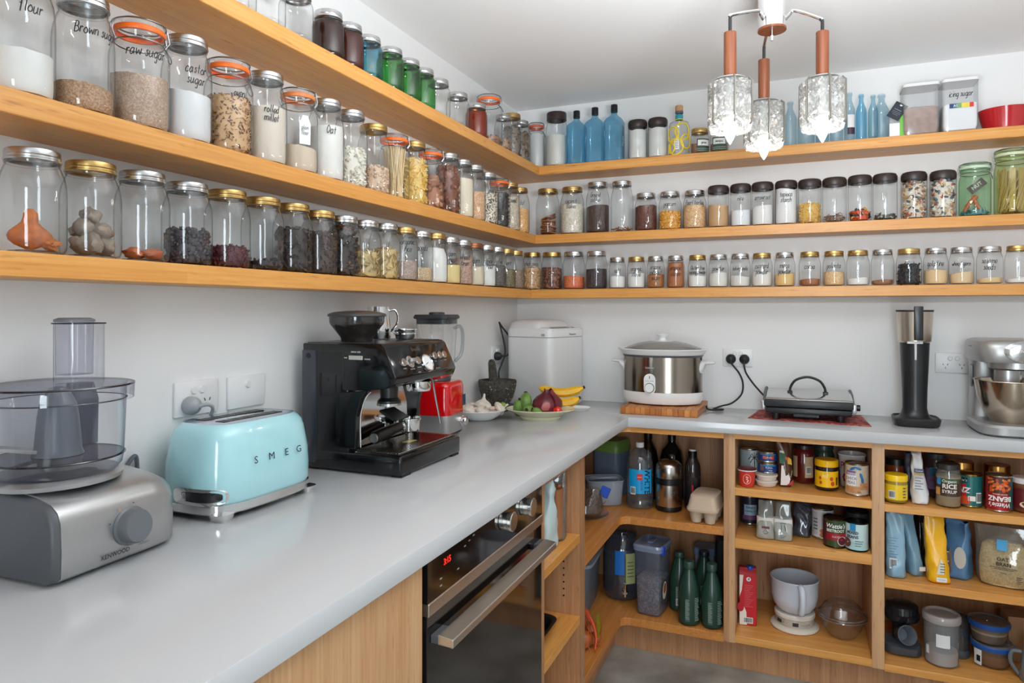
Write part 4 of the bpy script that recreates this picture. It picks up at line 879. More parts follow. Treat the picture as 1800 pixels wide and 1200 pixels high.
# ================================================================ toaster
PROCESSOR = t
t = TOASTER = T('toaster', 'pale turquoise retro toaster with two long slots and a chrome base', 'toaster', (.118, -1.850, .9), R(-1.5))
AQ = mat((168, 214, 220), .14, coat=.6)
P = [(.030, .0935, .1420), (.036, .0960, .1445), (.07, .0965, .1450), (.105, .0950, .1430), (.135, .0905, .1380), (.153, .0875, .1350), (.167, .0830, .1300), (.1755, .0765, .1230), (.1805, .0700, .1160)]
G().loft([se(0, 0, a, b, z, 3.6, 64) for z, a, b in P], True, False).build('body_shell', AQ, t, ang=60)
G().loft([se(0, 0, .070, .116, .1800, 3.6, 64), se(0, 0, .066, .112, .1812, 3.6, 64)], False, True).build('top_plate', mat((196, 206, 220), .12, 1), t)
for x in (-.027, .027):
    s_ = G().box(x - .0125, x + .0125, -.082, .082, .1795, .1822, .0005, 1).build('bread_slot', mat((30, 26, 24), .5), t, smooth=False)
    for y in (-.06, -.03, 0, .03, .06): G().box(x - .0105, x + .0105, y - .001, y + .001, .1822, .1828).build('slot_wire', STEEL, s_, smooth=False)
G().loft([se(0, 0, .0935, .142, .011, 3.6, 64), se(0, 0, .0965, .1452, .014, 3.6, 64), se(0, 0, .0965, .1452, .0295, 3.6, 64), se(0, 0, .094, .1425, .031, 3.6, 64)]).build('chrome_base', CHROME, t, ang=40)
for sx_ in (1, -1):
    for sy_ in (1, -1):
        G().loft([se(sx_ * .070, sy_ * .118, .020, .016, .0, 3, 20), se(sx_ * .070, sy_ * .118, .024, .020, .014, 3, 20)]).build('foot', CHROME, t)
def tend(x, z, off):
    b_ = .1425 + .0025 * min(1, z / .07); return Vector((x, -b_ * (1 - min(.995, (abs(x) / .0962)) ** 3.6) ** (1 / 3.6) - off, z))
def ovalplate(cx_, cz_, rx_, rz_, off, k=32, n=4):
    g = G(); rings = []
    for f_ in (1, .98, .6, .2): rings.append([tend(cx_ + rx_ * f_ * math.copysign(abs(cos(a)) ** (2 / n), cos(a)), cz_ + rz_ * f_ * math.copysign(abs(sin(a)) ** (2 / n), sin(a)), off * (f_ < 1)) for a in [2 * pi * q / k for q in range(k)]])
    return g.loft(rings, False, True)
pl = ovalplate(.028, .046, .056, .0165, .0016).build('control_plate', CHROME, t)
ovalplate(.036, .046, .042, .010, .0024).build('control_window', BLACK, pl)
k_ = tend(.006, .046, .002); G().lathe([(0, 0), (.008, 0), (.008, .006), (0, .007)], 20, mx=Matrix.Translation(k_) @ AX['-y']).build('control_knob', CHROME, pl)
for ch, y in (('S', -.055), ('M', -.012), ('E', .031), ('G', .068)):
    txt(ch, .0205, flat((.0975, y, .106), (0, 1, 0), (-.10, 0, 1)), mat((44, 74, 84), .25, .6), t, wid=1.15)
# ================================================================ espresso machine
t = T('espresso_machine', 'black espresso machine with a bean hopper, round gauge and drip tray', 'coffee machine', (.18, -1.398, .9))
ED = mat((9, 9, 11), .12, spec=.35, coat=.25); EG = mat((30, 34, 42), .22)
W = .157
G().box(-.142, -.001, -W + .0012, W - .0012, .012, .312, .008, 3).build('rear_body', ED, t)
G().box(-.1445, -.098, -W - .0018, W + .0018, .016, .306, .005, 2).build('water_tank', mat((44, 50, 60), .12, coat=.3), t)
hd = G().prism([(-.02, .205), (.055, .207), (.10, .212), (.132, .226), (.139, .244), (.104, .316), (.094, .322), (-.142, .322), (-.142, .300), (-.02, .300)], -W, W, 'y', bev=.004, seg=2).build('brew_head', ED, t)
G().prism([(-.03, .2), (.052, .207), (.035, .185), (.022, .14), (.020, .06), (-.03, .06)], -W + .0006, -W + .018, 'y', bev=.002, seg=1).build('side_cheek', ED, t)
G().prism([(-.03, .2), (.052, .207), (.035, .185), (.022, .14), (.020, .06), (-.03, .06)], W - .018, W, 'y', bev=.002, seg=1).build('side_cheek', ED, t)
G().tube(spline([(.0225, -W + .0185, .062), (.0225, -W + .0185, .14), (.037, -W + .0185, .186), (.054, -W + .0185, .204)], 6), .0024, 6).build('chrome_edge', CHROME, t)
G().box(.0, .004, -W + .018, W - .018, .058, .206).build('splash_plate', mat((214, 214, 214), .06, 1), t, smooth=False)
tr = G().box(-.142, .152, -W - .0006, W + .0006, .004, .052, .007, 3).build('drip_tray_base', ED, t)
for y in (-.13, .13): G().box(.12, .15, y - .02, y + .02, 0, .006).build('foot', RUBBER, t, smooth=False)
G().box(.012, .140, -W + .014, W - .014, .0518, .0535).build('tray_well', mat((20, 20, 22), .3), tr, smooth=False)
g = G()
for i in range(17): g.box(.014 + i * .0075, .0175 + i * .0075, -W + .016, W - .016, .0535, .057)
g.build('tray_grill', mat((170, 166, 160), .22, 1), tr, smooth=False, kind='stuff')
G().box(.070, .092, -.02, .02, .057, .0585, .0005, 1).build('tray_indicator', mat((200, 176, 90), .3, .6), tr, smooth=False)
# slanted control panel frame: runs from the nose (.139,.244) up to (.104,.316)
pu = Vector((-.035, 0, .072)).normalized(); pn = Vector((.072, 0, .035)).normalized()
def pan(y, v, e=.0): return Vector((.139, 0, .244)) + pu * v + Vector((0, y, 0)) + pn * e
PM = pn.to_track_quat('Z', 'Y').to_matrix().to_4x4()
def disc(y, v, r, h, m, name, par=None, prof=None):
    mx = Matrix.Translation(pan(y, v)) @ PM
    return G().lathe(prof or [(r, 0), (r, h * .8), (r * .9, h), (0, h)], 28, mx=mx).build(name, m, par or hd)
g_ = disc(.006, .024, .0245, .006, CHROME, 'pressure_gauge', prof=[(.0245, 0), (.0245, .006), (.0215, .008), (.0205, .006)])
mx = Matrix.Translation(pan(.006, .024)) @ PM
G().lathe([(.0208, .0055), (0, .0055)], 28, mx=mx).build('gauge_dial', mat((240, 240, 238), .4), g_)
g = G(); o0 = pan(.006, .024, .0062); g.tube([o0, o0 + pu * -.004 + Vector((0, -.012, 0))], .0008, 4); g.build('gauge_needle', INK, g_)
for y in (-.105, -.036, .058, .086, .112): disc(y, .042 if y > 0 else .034, .0105, .007, STEEL, 'push_button')
d_ = disc(-.071, .034, .016, .003, CHROME, 'filter_dial'); G().box(-.005, .005, -.014, .014, .003, .016, .002, 2, mx=Matrix.Translation(pan(-.071, .034)) @ PM @ Matrix.Rotation(R(90), 4, 'Z')).build('dial_grip', SATIN, d_)
fpan = lambda y0, v0: (lambda a, b: pan(y0 + a, v0 + b, .0007))
txt('Breville', .015, fpan(-.02, .066), mat((120, 116, 110), .3, .7), hd)
for y, v, s in ((-.105, .018, 'POWER'), (-.071, .014, 'FILTER SIZE'), (-.036, .016, 'PROGRAM'), (.058, .026, 'CUP'), (.086, .026, 'II'), (.112, .026, 'STEAM'), (-.045, .003, 'CLEAN'), (.055, .006, 'HOT WATER')):
    txt(s, .0042, fpan(y, v), mat((200, 200, 200)), hd, 'panel_caption')
G().lathe([(.0, .214), (.034, .214), (.034, .196), (.031, .188), (0, .188)], 32, (.082, .045, 0)).build('group_head', CHROME, t)
G().lathe([(0, .212), (.024, .212), (.022, .184), (.030, .176), (.030, .170), (0, .170)], 32, (.070, -.082, 0)).build('grinder_outlet', BLACK, t)
g = G(); g.lathe([(.0285, .1695), (.031, .1695), (.031, .164), (.0285, .164)], 28, (.070, -.082, 0)); g.build('grinder_ring', STEEL, t)
g = G(); g.prism([(.06, .150), (.105, .128), (.112, .133), (.064, .156)], -.115, -.05, 'y', bev=.001, seg=1); g.build('grinder_cradle', BLACK, t)
G().tube(spline([(.075, .135, .212), (.078, .136, .19), (.085, .137, .15), (.098, .139, .085)], 6), .003, 8).build('steam_wand', mat((120, 120, 122), .3, 1), t)
# grind selector and prints on the side wall (faces -y)
fs = lambda x, z: flat((x, -W - .0012, z), (1, 0, 0), (0, 0, 1))
G().box(.002, .042, -W - .003, -W + .001, .283, .293, .0008, 1).build('grind_selector', mat((196, 196, 190), .4), t, smooth=False)
for i in range(9): G().box(.005 + i * .0042, .006 + i * .0042, -W - .0034, -W, .284, .292).build('selector_ridge', mat((120, 120, 118)), t, smooth=False)
txt('GRIND SIZE', .0055, fs(.022, .302), WHITE, t, 'panel_caption'); txt('FINE', .0048, fs(-.008, .287), WHITE, t, 'panel_caption'); txt('COARSE', .0048, fs(.056, .285), WHITE, t, 'panel_caption')
txt('MAX', .007, fs(-.115, .268), mat((190, 196, 204)), t, 'panel_caption'); txt('MIN', .007, fs(-.118, .158), mat((190, 196, 204)), t, 'panel_caption')
G().lathe([(0, 0), (.007, 0), (.006, .003), (0, .003)], 20, mx=Matrix.Translation((-.122, -W - .001, .290)) @ AX['-y']).build('side_button', ED, t)
# hopper
HC = (-.035, -.072, 0)
G().lathe([(.040, .322), (.042, .334), (.046, .340), (.068, .368), (.071, .374), (.0715, .391)], 40, HC).build('bean_hopper', glass((150, 146, 146), (70, 66, 66), .05, 1, .08, (120, 116, 112), 0), t)
G().lathe([(0, .324), (.039, .324), (.041, .338), (.063, .366), (0, .370)], 32, HC).build('coffee_beans', grain((64, 40, 28), (50, 30, 22), (80, 52, 38), .008), t, kind='stuff')
G().lathe([(.074, .389), (.076, .391), (.075, .396), (.06, .401), (.03, .404), (0, .405)], 40, HC).build('hopper_lid', mat((62, 62, 64), .3), t)
G().lathe([(0, .366), (.014, .366), (.014, .39), (0, .39)], 20, HC).build('hopper_post', mat((60, 70, 96), .25), t)
G().box(-.135, .09, -W + .01, W - .01, .3215, .3235, .0008, 1).build('cup_warmer', mat((40, 40, 42), .3), t, smooth=False)
# portafilter on the drip tray
t = T('portafilter', 'chrome portafilter with a black handle lying on the drip tray', 'portafilter', (.222, -1.335, .9572), R(-8))
G().lathe([(0, .012), (.020, .012), (.0285, .018), (.0300, .046), (.0325, .047), (.0325, .052), (.030, .053), (.0285, .05), (.026, .024), (0, .022)], 36).build('filter_cup', CHROME, t)
G().lathe([(0, .0), (.011, .0), (.011, .013), (0, .013)], 20).build('spout', CHROME, t)
hx = [(0, -.028, .032), (.002, -.045, .033)]; G().tube(hx, [.011, .009], 14).build('neck', CHROME, t)
G().tube([(.002, -.043, .033), (.003, -.055, .033), (.006, -.10, .028), (.012, -.152, .022), (.0125, -.156, .0215)], [.0125, .0135, .0155, .0165, .0155], 20).build('handle', BLACK, t)
G().tube([(.0125, -.156, .0215), (.0128, -.160, .0212)], [.0125, .0115], 20).build('handle_cap', SATIN, t)
# milk jug and filter baskets on the machine
t = T('milk_jug', 'small steel milk jug standing on top of the espresso machine', 'jug', (.115, -1.325, 1.2235), R(30))
G().lathe([(0, .002), (.032, .002), (.034, .006), (.033, .04), (.030, .07), (.0315, .092), (.0305, .092), (.029, .07), (.031, .01), (0, .008)], 36).build('jug_body', CHROME, t)
G().tube(spline([(.030, 0, .080), (.046, 0, .082), (.054, 0, .064), (.050, 0, .04), (.033, 0, .022)], 6), .0032, 8).build('handle', CHROME, t)
for i, (dz, r) in enumerate(((0, .032), (.012, .034))):
    tag(G().lathe([(0, .001), (r * .72, .001), (r * .8, .004), (r * .9, .014), (r, .015), (r, .018), (r * .86, .017), (r * .74, .006), (0, .004)], 32).build('filter_basket', CHROME, loc=(.190, -1.305, 1.2235 + dz)),
        ('lower' if i == 0 else 'upper') + ' of two stacked steel filter baskets on the espresso machine', 'filter basket')
# ================================================================ blender
t = T('blender', 'red and silver blender with a square glass jug behind the espresso machine', 'blender', (.112, -.979, .9), R(4))
def sq(a, z, n=6): return se(0, 0, a, a, z, n, 48)
G().loft([sq(.066, .002), sq(.070, .006), sq(.072, .012)]).build('rubber_foot', RUBBER, t)
G().loft([sq(.072, .010), sq(.0735, .014), sq(.0735, .068)]).build('silver_base', SATIN, t)
G().loft([sq(.0735, .068), sq(.0735, .155), sq(.071, .168), sq(.062, .174)]).build('red_housing', mat((200, 8, 16), .1, coat=.7), t, ang=50)
k = Matrix.Translation((.0735, .035, .04)) @ AX['x']; kn = G().lathe([(.0, 0), (.018, 0), (.018, .004), (.014, .006), (.0135, .018), (.012, .020), (0, .020)], 32, mx=k).build('control_knob', CHROME, t)
G().box(.0936, .0942, .034, .036, .042, .052).build('knob_mark', INK, kn, smooth=False)
G().box(.0715, .0745, .045, .069, .088, .125, .001, 1).build('badge', mat((34, 52, 78), .25), t, smooth=False)
G().lathe([(.045, .174), (.047, .176), (.047, .19), (0, .19)], 32).build('jug_collar', mat((90, 92, 94), .3, .6), t)
G().loft([sq(.046, .186, 3), sq(.050, .2, 4), sq(.054, .30, 5), sq(.058, .372, 5), sq(.060, .376, 5)], True, False).build('glass_jug', CLEAR, t)
for a in range(4): G().tube([(.047 * cos(a * pi / 2 + .78), .047 * sin(a * pi / 2 + .78), .2), (.058 * cos(a * pi / 2 + .78), .058 * sin(a * pi / 2 + .78), .36)], .003, 6).build('jug_rib', CLEAR, t)
g = G(); g.tube(spline([(.040, .052, .345), (.052, .075, .35), (.056, .086, .32), (.052, .084, .26), (.042, .056, .235)], 6), .006, 8); g.build('handle', glass((222, 226, 228), (130, 136, 140), .03, 1, .05, (210, 214, 216), 0), t)
G().loft([sq(.056, .360, 5), sq(.057, .376, 5), sq(.064, .378, 5), sq(.065, .384, 5), sq(.060, .391, 5)]).build('jug_lid', mat((52, 54, 58), .4), t)
G().lathe([(.026, .391), (.026, .397), (.02, .399), (0, .397)], 28).build('lid_cap', mat((60, 62, 66), .4), t)
# ================================================================ garlic dish
t = T('garlic_dish', 'white boat-shaped dish heaped with garlic bulbs', 'dish', (.122, -.668, .9), R(36))
G().lathe([(0, .004), (.05, .0), (.056, .003), (.082, .020), (.100, .036), (.098, .038), (.078, .024), (.05, .008), (0, .007)], 48, sx=.98, sy=.84).build('dish_body', mat((232, 232, 230), .15, coat=.4), t)
GAR = mat((226, 214, 200), .6, bump=.1, var=.25, bscale=50)
def garlic(i, p, s, rx, lb):
    g = G(); rings = []; n = 40
    for r, z in ((.004, 0), (.6, .02), (.92, .22), (1.0, .45), (.9, .72), (.6, .98), (.28, 1.18), (.16, 1.42), (.13, 1.75), (.10, 1.9)):
        rings.append([Vector((s * r * (1 + .07 * abs(cos(3.5 * a))) * cos(a), s * r * (1 + .07 * abs(cos(3.5 * a))) * sin(a), s * z * .98)) for a in [2 * pi * j / n for j in range(n)]])
    g.loft(rings); g.xf(Matrix.Rotation(R(rx[0]), 4, 'X') @ Matrix.Rotation(R(rx[1]), 4, 'Y'))
    tag(g.build('garlic_bulb', GAR, loc=p), lb, 'garlic', 'garlic bulbs in the white dish')
garlic(0, (.130, -.662, .938), .031, (0, 8), 'topmost garlic bulb of the heap, stem pointing up')
garlic(1, (.092, -.708, .930), .027, (75, 20), 'garlic bulb at the left front of the white dish')
garlic(2, (.140, -.692, .930), .024, (35, 40), 'garlic bulb at the front of the white dish')
garlic(3, (.168, -.622, .930), .027, (-40, 55), 'big pale garlic bulb at the right end of the white dish')
garlic(4, (.084, -.650, .930), .025, (-30, -50), 'garlic bulb at the back of the white dish')
garlic(5, (.068, -.720, .932), .019, (95, -30), 'small garlic bulb at the left end of the white dish')
for i, (x, y, a) in enumerate(((.165, -.66, 20), (.143, -.64, 70), (.175, -.64, 120), (.12, -.70, 40))):
    g = G().ball((0, 0, 0), (.016, .008, .008), 2, .2, Matrix.Rotation(R(a), 4, 'Z'), i)
    tag(g.build('garlic_clove', mat((206, 178, 160), .55), loc=(x, y, .942)), ('pinkish garlic clove at the right of the big stemmed bulb', 'garlic clove tucked behind the big stemmed bulb', 'rightmost loose garlic clove, next to the green piece', 'garlic clove at the front left of the white dish')[i], 'garlic', 'loose garlic cloves in the white dish')
fruit('lime', 'small green piece at the right tip of the garlic dish', (.190, -.610, .940), (.012, .010, .010), (130, 160, 60), 3, .1, cat='vegetable')
# ================================================================ mortar and pestle
STONE = mat((78, 74, 64), .85, bump=.9, bscale=110, var=.7)
t = T('stone_mortar', 'dark speckled granite mortar on a narrow foot', 'mortar', (.092, -.440, .9))
G().lathe([(0, .0), (.044, .0), (.047, .004), (.045, .022), (.046, .028), (.062, .050), (.073, .085), (.078, .118), (.076, .124), (.064, .124), (.060, .112), (.040, .070), (0, .06)], 44).build('mortar_bowl', STONE, t)
g = G()
sr = random.Random(2)
for i in range(70):
    a, q = sr.uniform(0, 6.28), sr.uniform(.03, .115); r_ = interp([(.045, .02), (.062, .050), (.073, .085), (.078, .118)], q)
    g.ball((r_ * cos(a), r_ * sin(a), q), (.0022, .0022, .0012 + .0015 * sr.random()), 1, .5, None, i)
g.build('pale_flecks', mat((176, 174, 164), .8), t, kind='stuff')
g = G(); g.lathe([(0, .0), (.016, .004), (.020, .02), (.019, .06), (.0165, .10), (.0145, .128), (.010, .140), (0, .143)], 28); g.xf(Matrix.Rotation(R(-7), 4, 'Y'))
tag(g.build('stone_pestle', STONE, loc=(.084, -.443, .9652)), 'grey stone pestle standing upright in the mortar', 'pestle')
# ================================================================ fruit plate
t = T('fruit_plate', 'shallow cream oval dish holding feijoas, a red onion and bananas', 'dish', (.322, -.560, .9), R(22))
G().lathe([(0, .003), (.070, 0), (.073, .006), (.072, .010), (.098, .024), (.122, .036), (.122, .039), (.096, .029), (.068, .014), (0, .012)], 56, sx=1.06, sy=.84).build('dish_body', mat((222, 218, 186), .2, coat=.3), t)
FEI = mat((112, 148, 66), .55, var=.35, bscale=60, bump=.1)
for i, (p, a, b, lb) in enumerate((((.246, -.590, .940), 20, 40, 'green feijoa at the far left of the cream dish'), ((.290, -.604, .9345), 80, 10, 'green feijoa lying at the left front of the cream dish'), ((.275, -.589, .966), -35, 25, 'topmost green feijoa, its dark end facing out'), ((.328, -.610, .9315), 60, -40, 'small pale feijoa with its crown facing out, against the red onion'), ((.262, -.556, .9385), 100, 30, 'green feijoa behind the others on the cream dish'))):
    t = T('feijoa', lb, 'fruit', p); mx = Matrix.Rotation(R(b), 4, 'Z') @ Matrix.Rotation(R(a), 4, 'X')
    s = .0215 if i != 3 else .015
    G().lathe([(0, -1.55 * s), (.5 * s, -1.45 * s), (.9 * s, -.8 * s), (1.0 * s, 0), (.9 * s, .8 * s), (.55 * s, 1.38 * s), (.3 * s, 1.5 * s), (0, 1.5 * s)], 24, mx=mx).build('fruit_body', FEI, t)
    G().lathe([(.16 * s, 1.46 * s), (.34 * s, 1.75 * s), (.26 * s, 1.72 * s), (0, 1.5 * s)], 8, mx=mx).build('crown', mat((56, 54, 34), .8), t)
    if i == 3:
        G().lathe([(0, -1.55 * s), (.2 * s, -1.56 * s), (0, -1.57 * s)], 8, mx=mx).build('stem_scar', INK, t)
ON = mat((110, 34, 48), .35, var=.45, bscale=26, coat=.2)
t = T('red_onion', 'large red onion with papery skin split down the front, on the cream dish', 'onion', (.342, -.551, .9150), R(-20)); t.scale = (1.3, 1.3, 1.28)
g = G(); rings = []; n = 48
for r, z in ((.05, -.0), (.55, .05), (.9, .3), (1.0, .62), (.93, 1.0), (.68, 1.32), (.36, 1.52), (.2, 1.66), (.16, 1.8)):
    rings.append([Vector((.040 * r * (1 + .02 * cos(9 * a)) * cos(a), .046 * r * (1 + .02 * cos(7 * a)) * sin(a), .040 * z)) for a in [2 * pi * j / n for j in range(n)]])
g.loft(rings).build('bulb', ON, t)
g = G(); rr = []     # loose outer skin standing off the bulb
for r, z in ((.5, .05), (.92, .3), (1.04, .62), (1.0, 1.0), (.76, 1.34), (.5, 1.58), (.42, 1.78)):
    rr.append([Vector((.0425 * r * cos(a), .049 * r * sin(a), .0405 * z + (.003 * sin(5 * a) if z > 1.5 else 0))) for a in [R(-12) + R(165) * j / 20 for j in range(21)]])
g.loft(rr, False, False, False).build('outer_skin', mat((124, 44, 52), .35, var=.4, bscale=30), t)
g = G(); rr = []
for r, z, a0, a1 in ((.95, .42, -62, -40), (1.02, .62, -66, -34), (1.0, .82, -62, -32), (.93, 1.0, -56, -34)):
    rr.append([Vector((.0408 * r * cos(R(a0 + (a1 - a0) * j / 6)), .0468 * r * sin(R(a0 + (a1 - a0) * j / 6)), .040 * z)) for j in range(7)])
g.loft(rr, False, False, False).build('peeled_patch', mat((176, 92, 92), .4), t)
BAN = mat((232, 178, 32), .4, var=.12, bscale=24)
def banana(p, a, lb, ln=.17, r=.018, bend=.02):
    t = T('banana', lb, 'fruit', p, R(a)); n = 14; pts = []; rs = []
    for i in range(n + 1):
        f = i / n; pts.append((ln * (f - .5), 0, bend * 4 * (f - .5) ** 2)); rs.append(r * (min(1, .30 + f * 5) if f < .2 else (min(1, .32 + (1 - f) * 4.5) if f > .8 else 1)))
    G().tube(pts, rs, 7).build('peel', BAN, t, ang=25); t.location.z += .004
    e0 = pts[-1]; G().tube([e0, (e0[0] + .007, 0, e0[2] + .003)], [r * .36, r * .3], 7).build('blossom_tip', mat((40, 34, 28), .8), t)
banana((.366, -.450, .982), 20, 'upper banana reaching out to the right behind the red onion')
banana((.382, -.455, .9435), 20, 'lower banana behind the tomato, only its right tip showing', .11)
t = T('tomato', 'small shiny red tomato at the front of the cream dish', 'tomato', (.393, -.572, .9300))
G().ball((0, 0, .004), (.0185, .0185, .016), 3, .08).build('fruit_body', mat((214, 40, 18), .1, coat=.5), t)
G().ball((.0, .0, .020), (.004, .004, .002), 1).build('stem', mat((60, 90, 40)), t)
# white spoon rest behind
t = T('spoon_rest', 'white spoon rest just behind the fruit dish', 'spoon rest', (.385, -.300, .9), R(10))
G().lathe([(0, .003), (.032, 0), (.044, .012), (.043, .014), (.03, .004), (0, .004)], 32, sx=1.2, sy=.8).build('dish_body', WHITE, t)
# ================================================================ bread maker
t = BREAD = T('bread_maker', 'white bread maker with a domed lid standing in the corner of the worktop', 'bread maker', (.200, -.166, .9), -.3)
BW = mat((226, 226, 225), .22)
def bx(sx_, sy_, z, n=9, cx_=0): return se(cx_, 0, sx_ * 1.06, sy_ * 1.11, z, n, 56)
G().loft([bx(.108, .112, .004), bx(.112, .116, .012), bx(.113, .117, .27), bx(.113, .117, .29)]).build('housing', BW, t, ang=50)
G().loft([bx(.1135, .1175, .2925), bx(.1135, .1175, .318), bx(.108, .112, .328)]).build('lid_base', BW, t, ang=40)
G().loft([bx(.112, .116, .289), bx(.112, .116, .293)]).build('seam', mat((120, 120, 122), .5), t)
G().loft([se(-.035, 0, .100, .118, .326, 5, 48), se(-.035, 0, .092, .110, .350, 5, 48), se(-.037, 0, .070, .088, .362, 5, 48), se(-.038, 0, .04, .06, .366, 5, 48)]).build('lid_dome', mat((214, 214, 213), .25), t, ang=50)
g = G(); g.prism([(.058, .327), (.119, .318), (.120, .322), (.058, .334)], -.11, .11, 'y', bev=.001, seg=1); cp = g.build('control_panel', BW, t)
g = G(); g.prism([(.070, .3328), (.106, .3256), (.106, .3266), (.070, .3338)], -.07, .05, 'y'); g.build('display', mat((104, 88, 78), .2), cp, smooth=False)
G().lathe([(0, 0), (.005, 0), (.005, .002), (0, .002)], 14, (.09, .075, .3290)).build('button', mat((120, 120, 120)), cp)
txt('Panasonic', .0125, flat((.1208, .03, .303), (0, 1, 0), (0, 0, 1)), mat((70, 72, 78)), t, bold=.02)
patch(flat((.085, -.1313, .302), (1, 0, 0), (0, 0, 1)), -.009, .009, -.005, .005, mat((160, 162, 166)), t, 'badge', 1)
# ================================================================ power points, plugs and cords
def outlet(loc, rz, lb, double=True, w=.117, h=.075, holes=True):
    t = T('power_outlet', lb, 'socket', loc, rz)      # local: plate lies in yz, looks along +x
    G().box(0, .008, -w / 2, w / 2, -h / 2, h / 2, .003, 2).build('face_plate', mat((232, 232, 232), .3), t)
    for s in ((-1, 1) if double else (0,)):
        if holes:
            for dy, dz, a in ((-.007, -.006, 25), (.007, -.006, -25), (0, -.018, 0)):
                G().box(.0078, .0086, -.001, .001, -.0035, .0035, mx=Matrix.Translation((0, s * .026 + dy, dz)) @ Matrix.Rotation(R(a), 4, 'X')).build('pin_slot', mat((60, 60, 62)), t, smooth=False)
        G().lathe([(.0085, 0), (.0085, .002), (.007, .004), (0, .004)], 20, mx=Matrix.Translation((.008, s * .011 if double else 0, .017)) @ AX['x']).build('switch', mat((226, 226, 226), .3), t)
    return t
outlet((0, -1.862, 1.116), 0, 'double power point above the left end of the toaster, grey plug in it')
outlet((0, -1.715, 1.114), 0, 'blank-faced switch plate above the toaster, nearer the espresso machine', False, holes=False)
outlet((0, -.245, 1.113), 0, 'power point near the corner behind the mortar', True)
outlet((.982, 0, 1.110), -pi / 2, 'double power point on the back wall between slow cooker and grill press')
outlet((1.742, 0, 1.110), -pi / 2, 'double power point with empty sockets left of the stand mixer')
def cord(par, pts, m, r=.0035, plug=None, axis=None, pr=.019):
    o_ = Vector(pts[0]); t = G().tube([p - o_ for p in spline(pts, 10)], r, 8).build('power_cord', m, par, loc=pts[0])
    t.matrix_parent_inverse = (Matrix.Translation(par.location) @ Matrix.Rotation(par.rotation_euler.z, 4, 'Z')).inverted()
    if axis:
        mx = Matrix.Translation(Vector(plug) - o_) @ AX[axis]
        G().lathe([(0, 0), (pr * .9, 0), (pr, .004), (pr, .012), (pr * .8, .022), (pr * .4, .028), (0, .030)], 28, mx=mx).build('plug', m, t)
    return t
GREYP = mat((150, 154, 158), .35)
cord(TOASTER, [(.034, -1.888, 1.100), (.050, -1.872, 1.104), (.046, -1.858, 1.088), (.020, -1.866, 1.04), (.014, -1.90, .98), (.012, -1.95, .93), (.012, -1.97, .9045), (.016, -1.94, .9045)], GREYP, .0038, (.009, -1.888, 1.102), 'x', .020)
cord(PROCESSOR, [(.018, -2.095, .9045), (.014, -2.08, .93), (.012, -2.05, .985), (.012, -2.020, 1.02), (.010, -2.012, .985), (.010, -2.01, .91)], mat((84, 92, 100), .5), .0042)
cord(BREAD, [(.036, -.262, 1.108), (.052, -.248, 1.11), (.066, -.232, 1.13), (.062, -.232, 1.18), (.034, -.262, 1.235), (.026, -.272, 1.252), (.030, -.268, 1.235), (.045, -.25, 1.13), (.036, -.262, 1.08), (.030, -.285, 1.04), (.036, -.29, 1.0), (.05, -.30, .94), (.045, -.31, .9040)], RUBBER, .0038, (.009, -.272, 1.107), 'x', .018)
# ================================================================ slow cooker on its board
t = T('chopping_board', 'thick square end-grain bamboo board under the slow cooker', 'board', (.7175, -.176, .9))
sr = random.Random(8); x = -.1475
cs = [bamboo('z', c1, c2, (96, 50, 20), .006) for c1, c2 in (((196, 124, 60), (176, 104, 46)), ((182, 110, 50), (160, 92, 38)), ((206, 138, 72), (186, 116, 54)))]
while x < .147:
    w = min(sr.uniform(.018, .026), .1475 - x); w = .1475 - x if .1475 - x - w < .01 else w
    G().box(x, x + w - .0004, -.154, .154, .001, .028, .0012, 1).build('bamboo_strip', sr.choice(cs), t, smooth=False); x += w
t = T('slow_cooker', 'oval stainless slow cooker with white rim, handles and a glass lid', 'slow cooker', (.702, -.158, .928))
def ov(a, z, b=None): return [Vector((a * cos(q), (b or a * .70) * sin(q), z)) for q in [2 * pi * j / 64 for j in range(64)]]
G().loft([ov(.125, .002), ov(.150, .006), ov(.158, .02), ov(.160, .052)], True, False).build('white_base', WHITE, t, ang=50)
G().loft([ov(.158, .052), ov(.158, .190)], False, False).build('steel_band', mat((150, 140, 128), .17, 1), t)
G().loft([ov(.158, .190), ov(.160, .194), ov(.162, .198)], False, False).build('band_edge', DKGREY, t)
G().loft([ov(.158, .197), ov(.166, .202), ov(.172, .214), ov(.180, .219), ov(.180, .223), ov(.160, .222), ov(.150, .217)], False, False).build('ceramic_rim', WHITE, t, ang=50)
lg = G().loft([ov(.152, .221), ov(.14, .229), ov(.10, .243), ov(.055, .251), ov(.002, .252)], False, False).build('glass_lid', glass((222, 226, 226), (150, 152, 152), .03, 1.2, .40, (196, 197, 196), 0), t)
G().loft([ov(.154, .219), ov(.155, .222), ov(.151, .2235), ov(.149, .222)], False, False).build('lid_band', mat((90, 90, 88), .2, 1), lg)
G().lathe([(.042, .2495), (.042, .252), (.016, .254), (.012, .262), (.014, .268), (.027, .278), (.027, .281), (0, .282)], 32, sy=.85).build('lid_knob', WHITE, lg)
for s in (-1, 1):
    g = G(); g.loft([[Vector((s * (.150 + dx), w_ * cos(a), z + h_ * sin(a))) for a in [2 * pi * j / 20 for j in range(20)]] for dx, w_, h_, z in ((0, .034, .034, .145), (.012, .034, .022, .156), (.022, .036, .008, .168), (.050, .030, .006, .169), (.058, .020, .004, .169))]); g.build('side_handle', WHITE, t)
yf = -.158 * .70
g = G(); pts = [(.0225 * cos(a), (.036 if sin(a) > 0 else 0) + .0225 * sin(a) + .068) for a in [2 * pi * j / 40 for j in range(40)]]
g.prism(pts, yf - .0035, yf + .02, 'y'); g.xf(Matrix.Translation((-.03, 0, 0))); cpl = g.build('control_plate', WHITE, t)
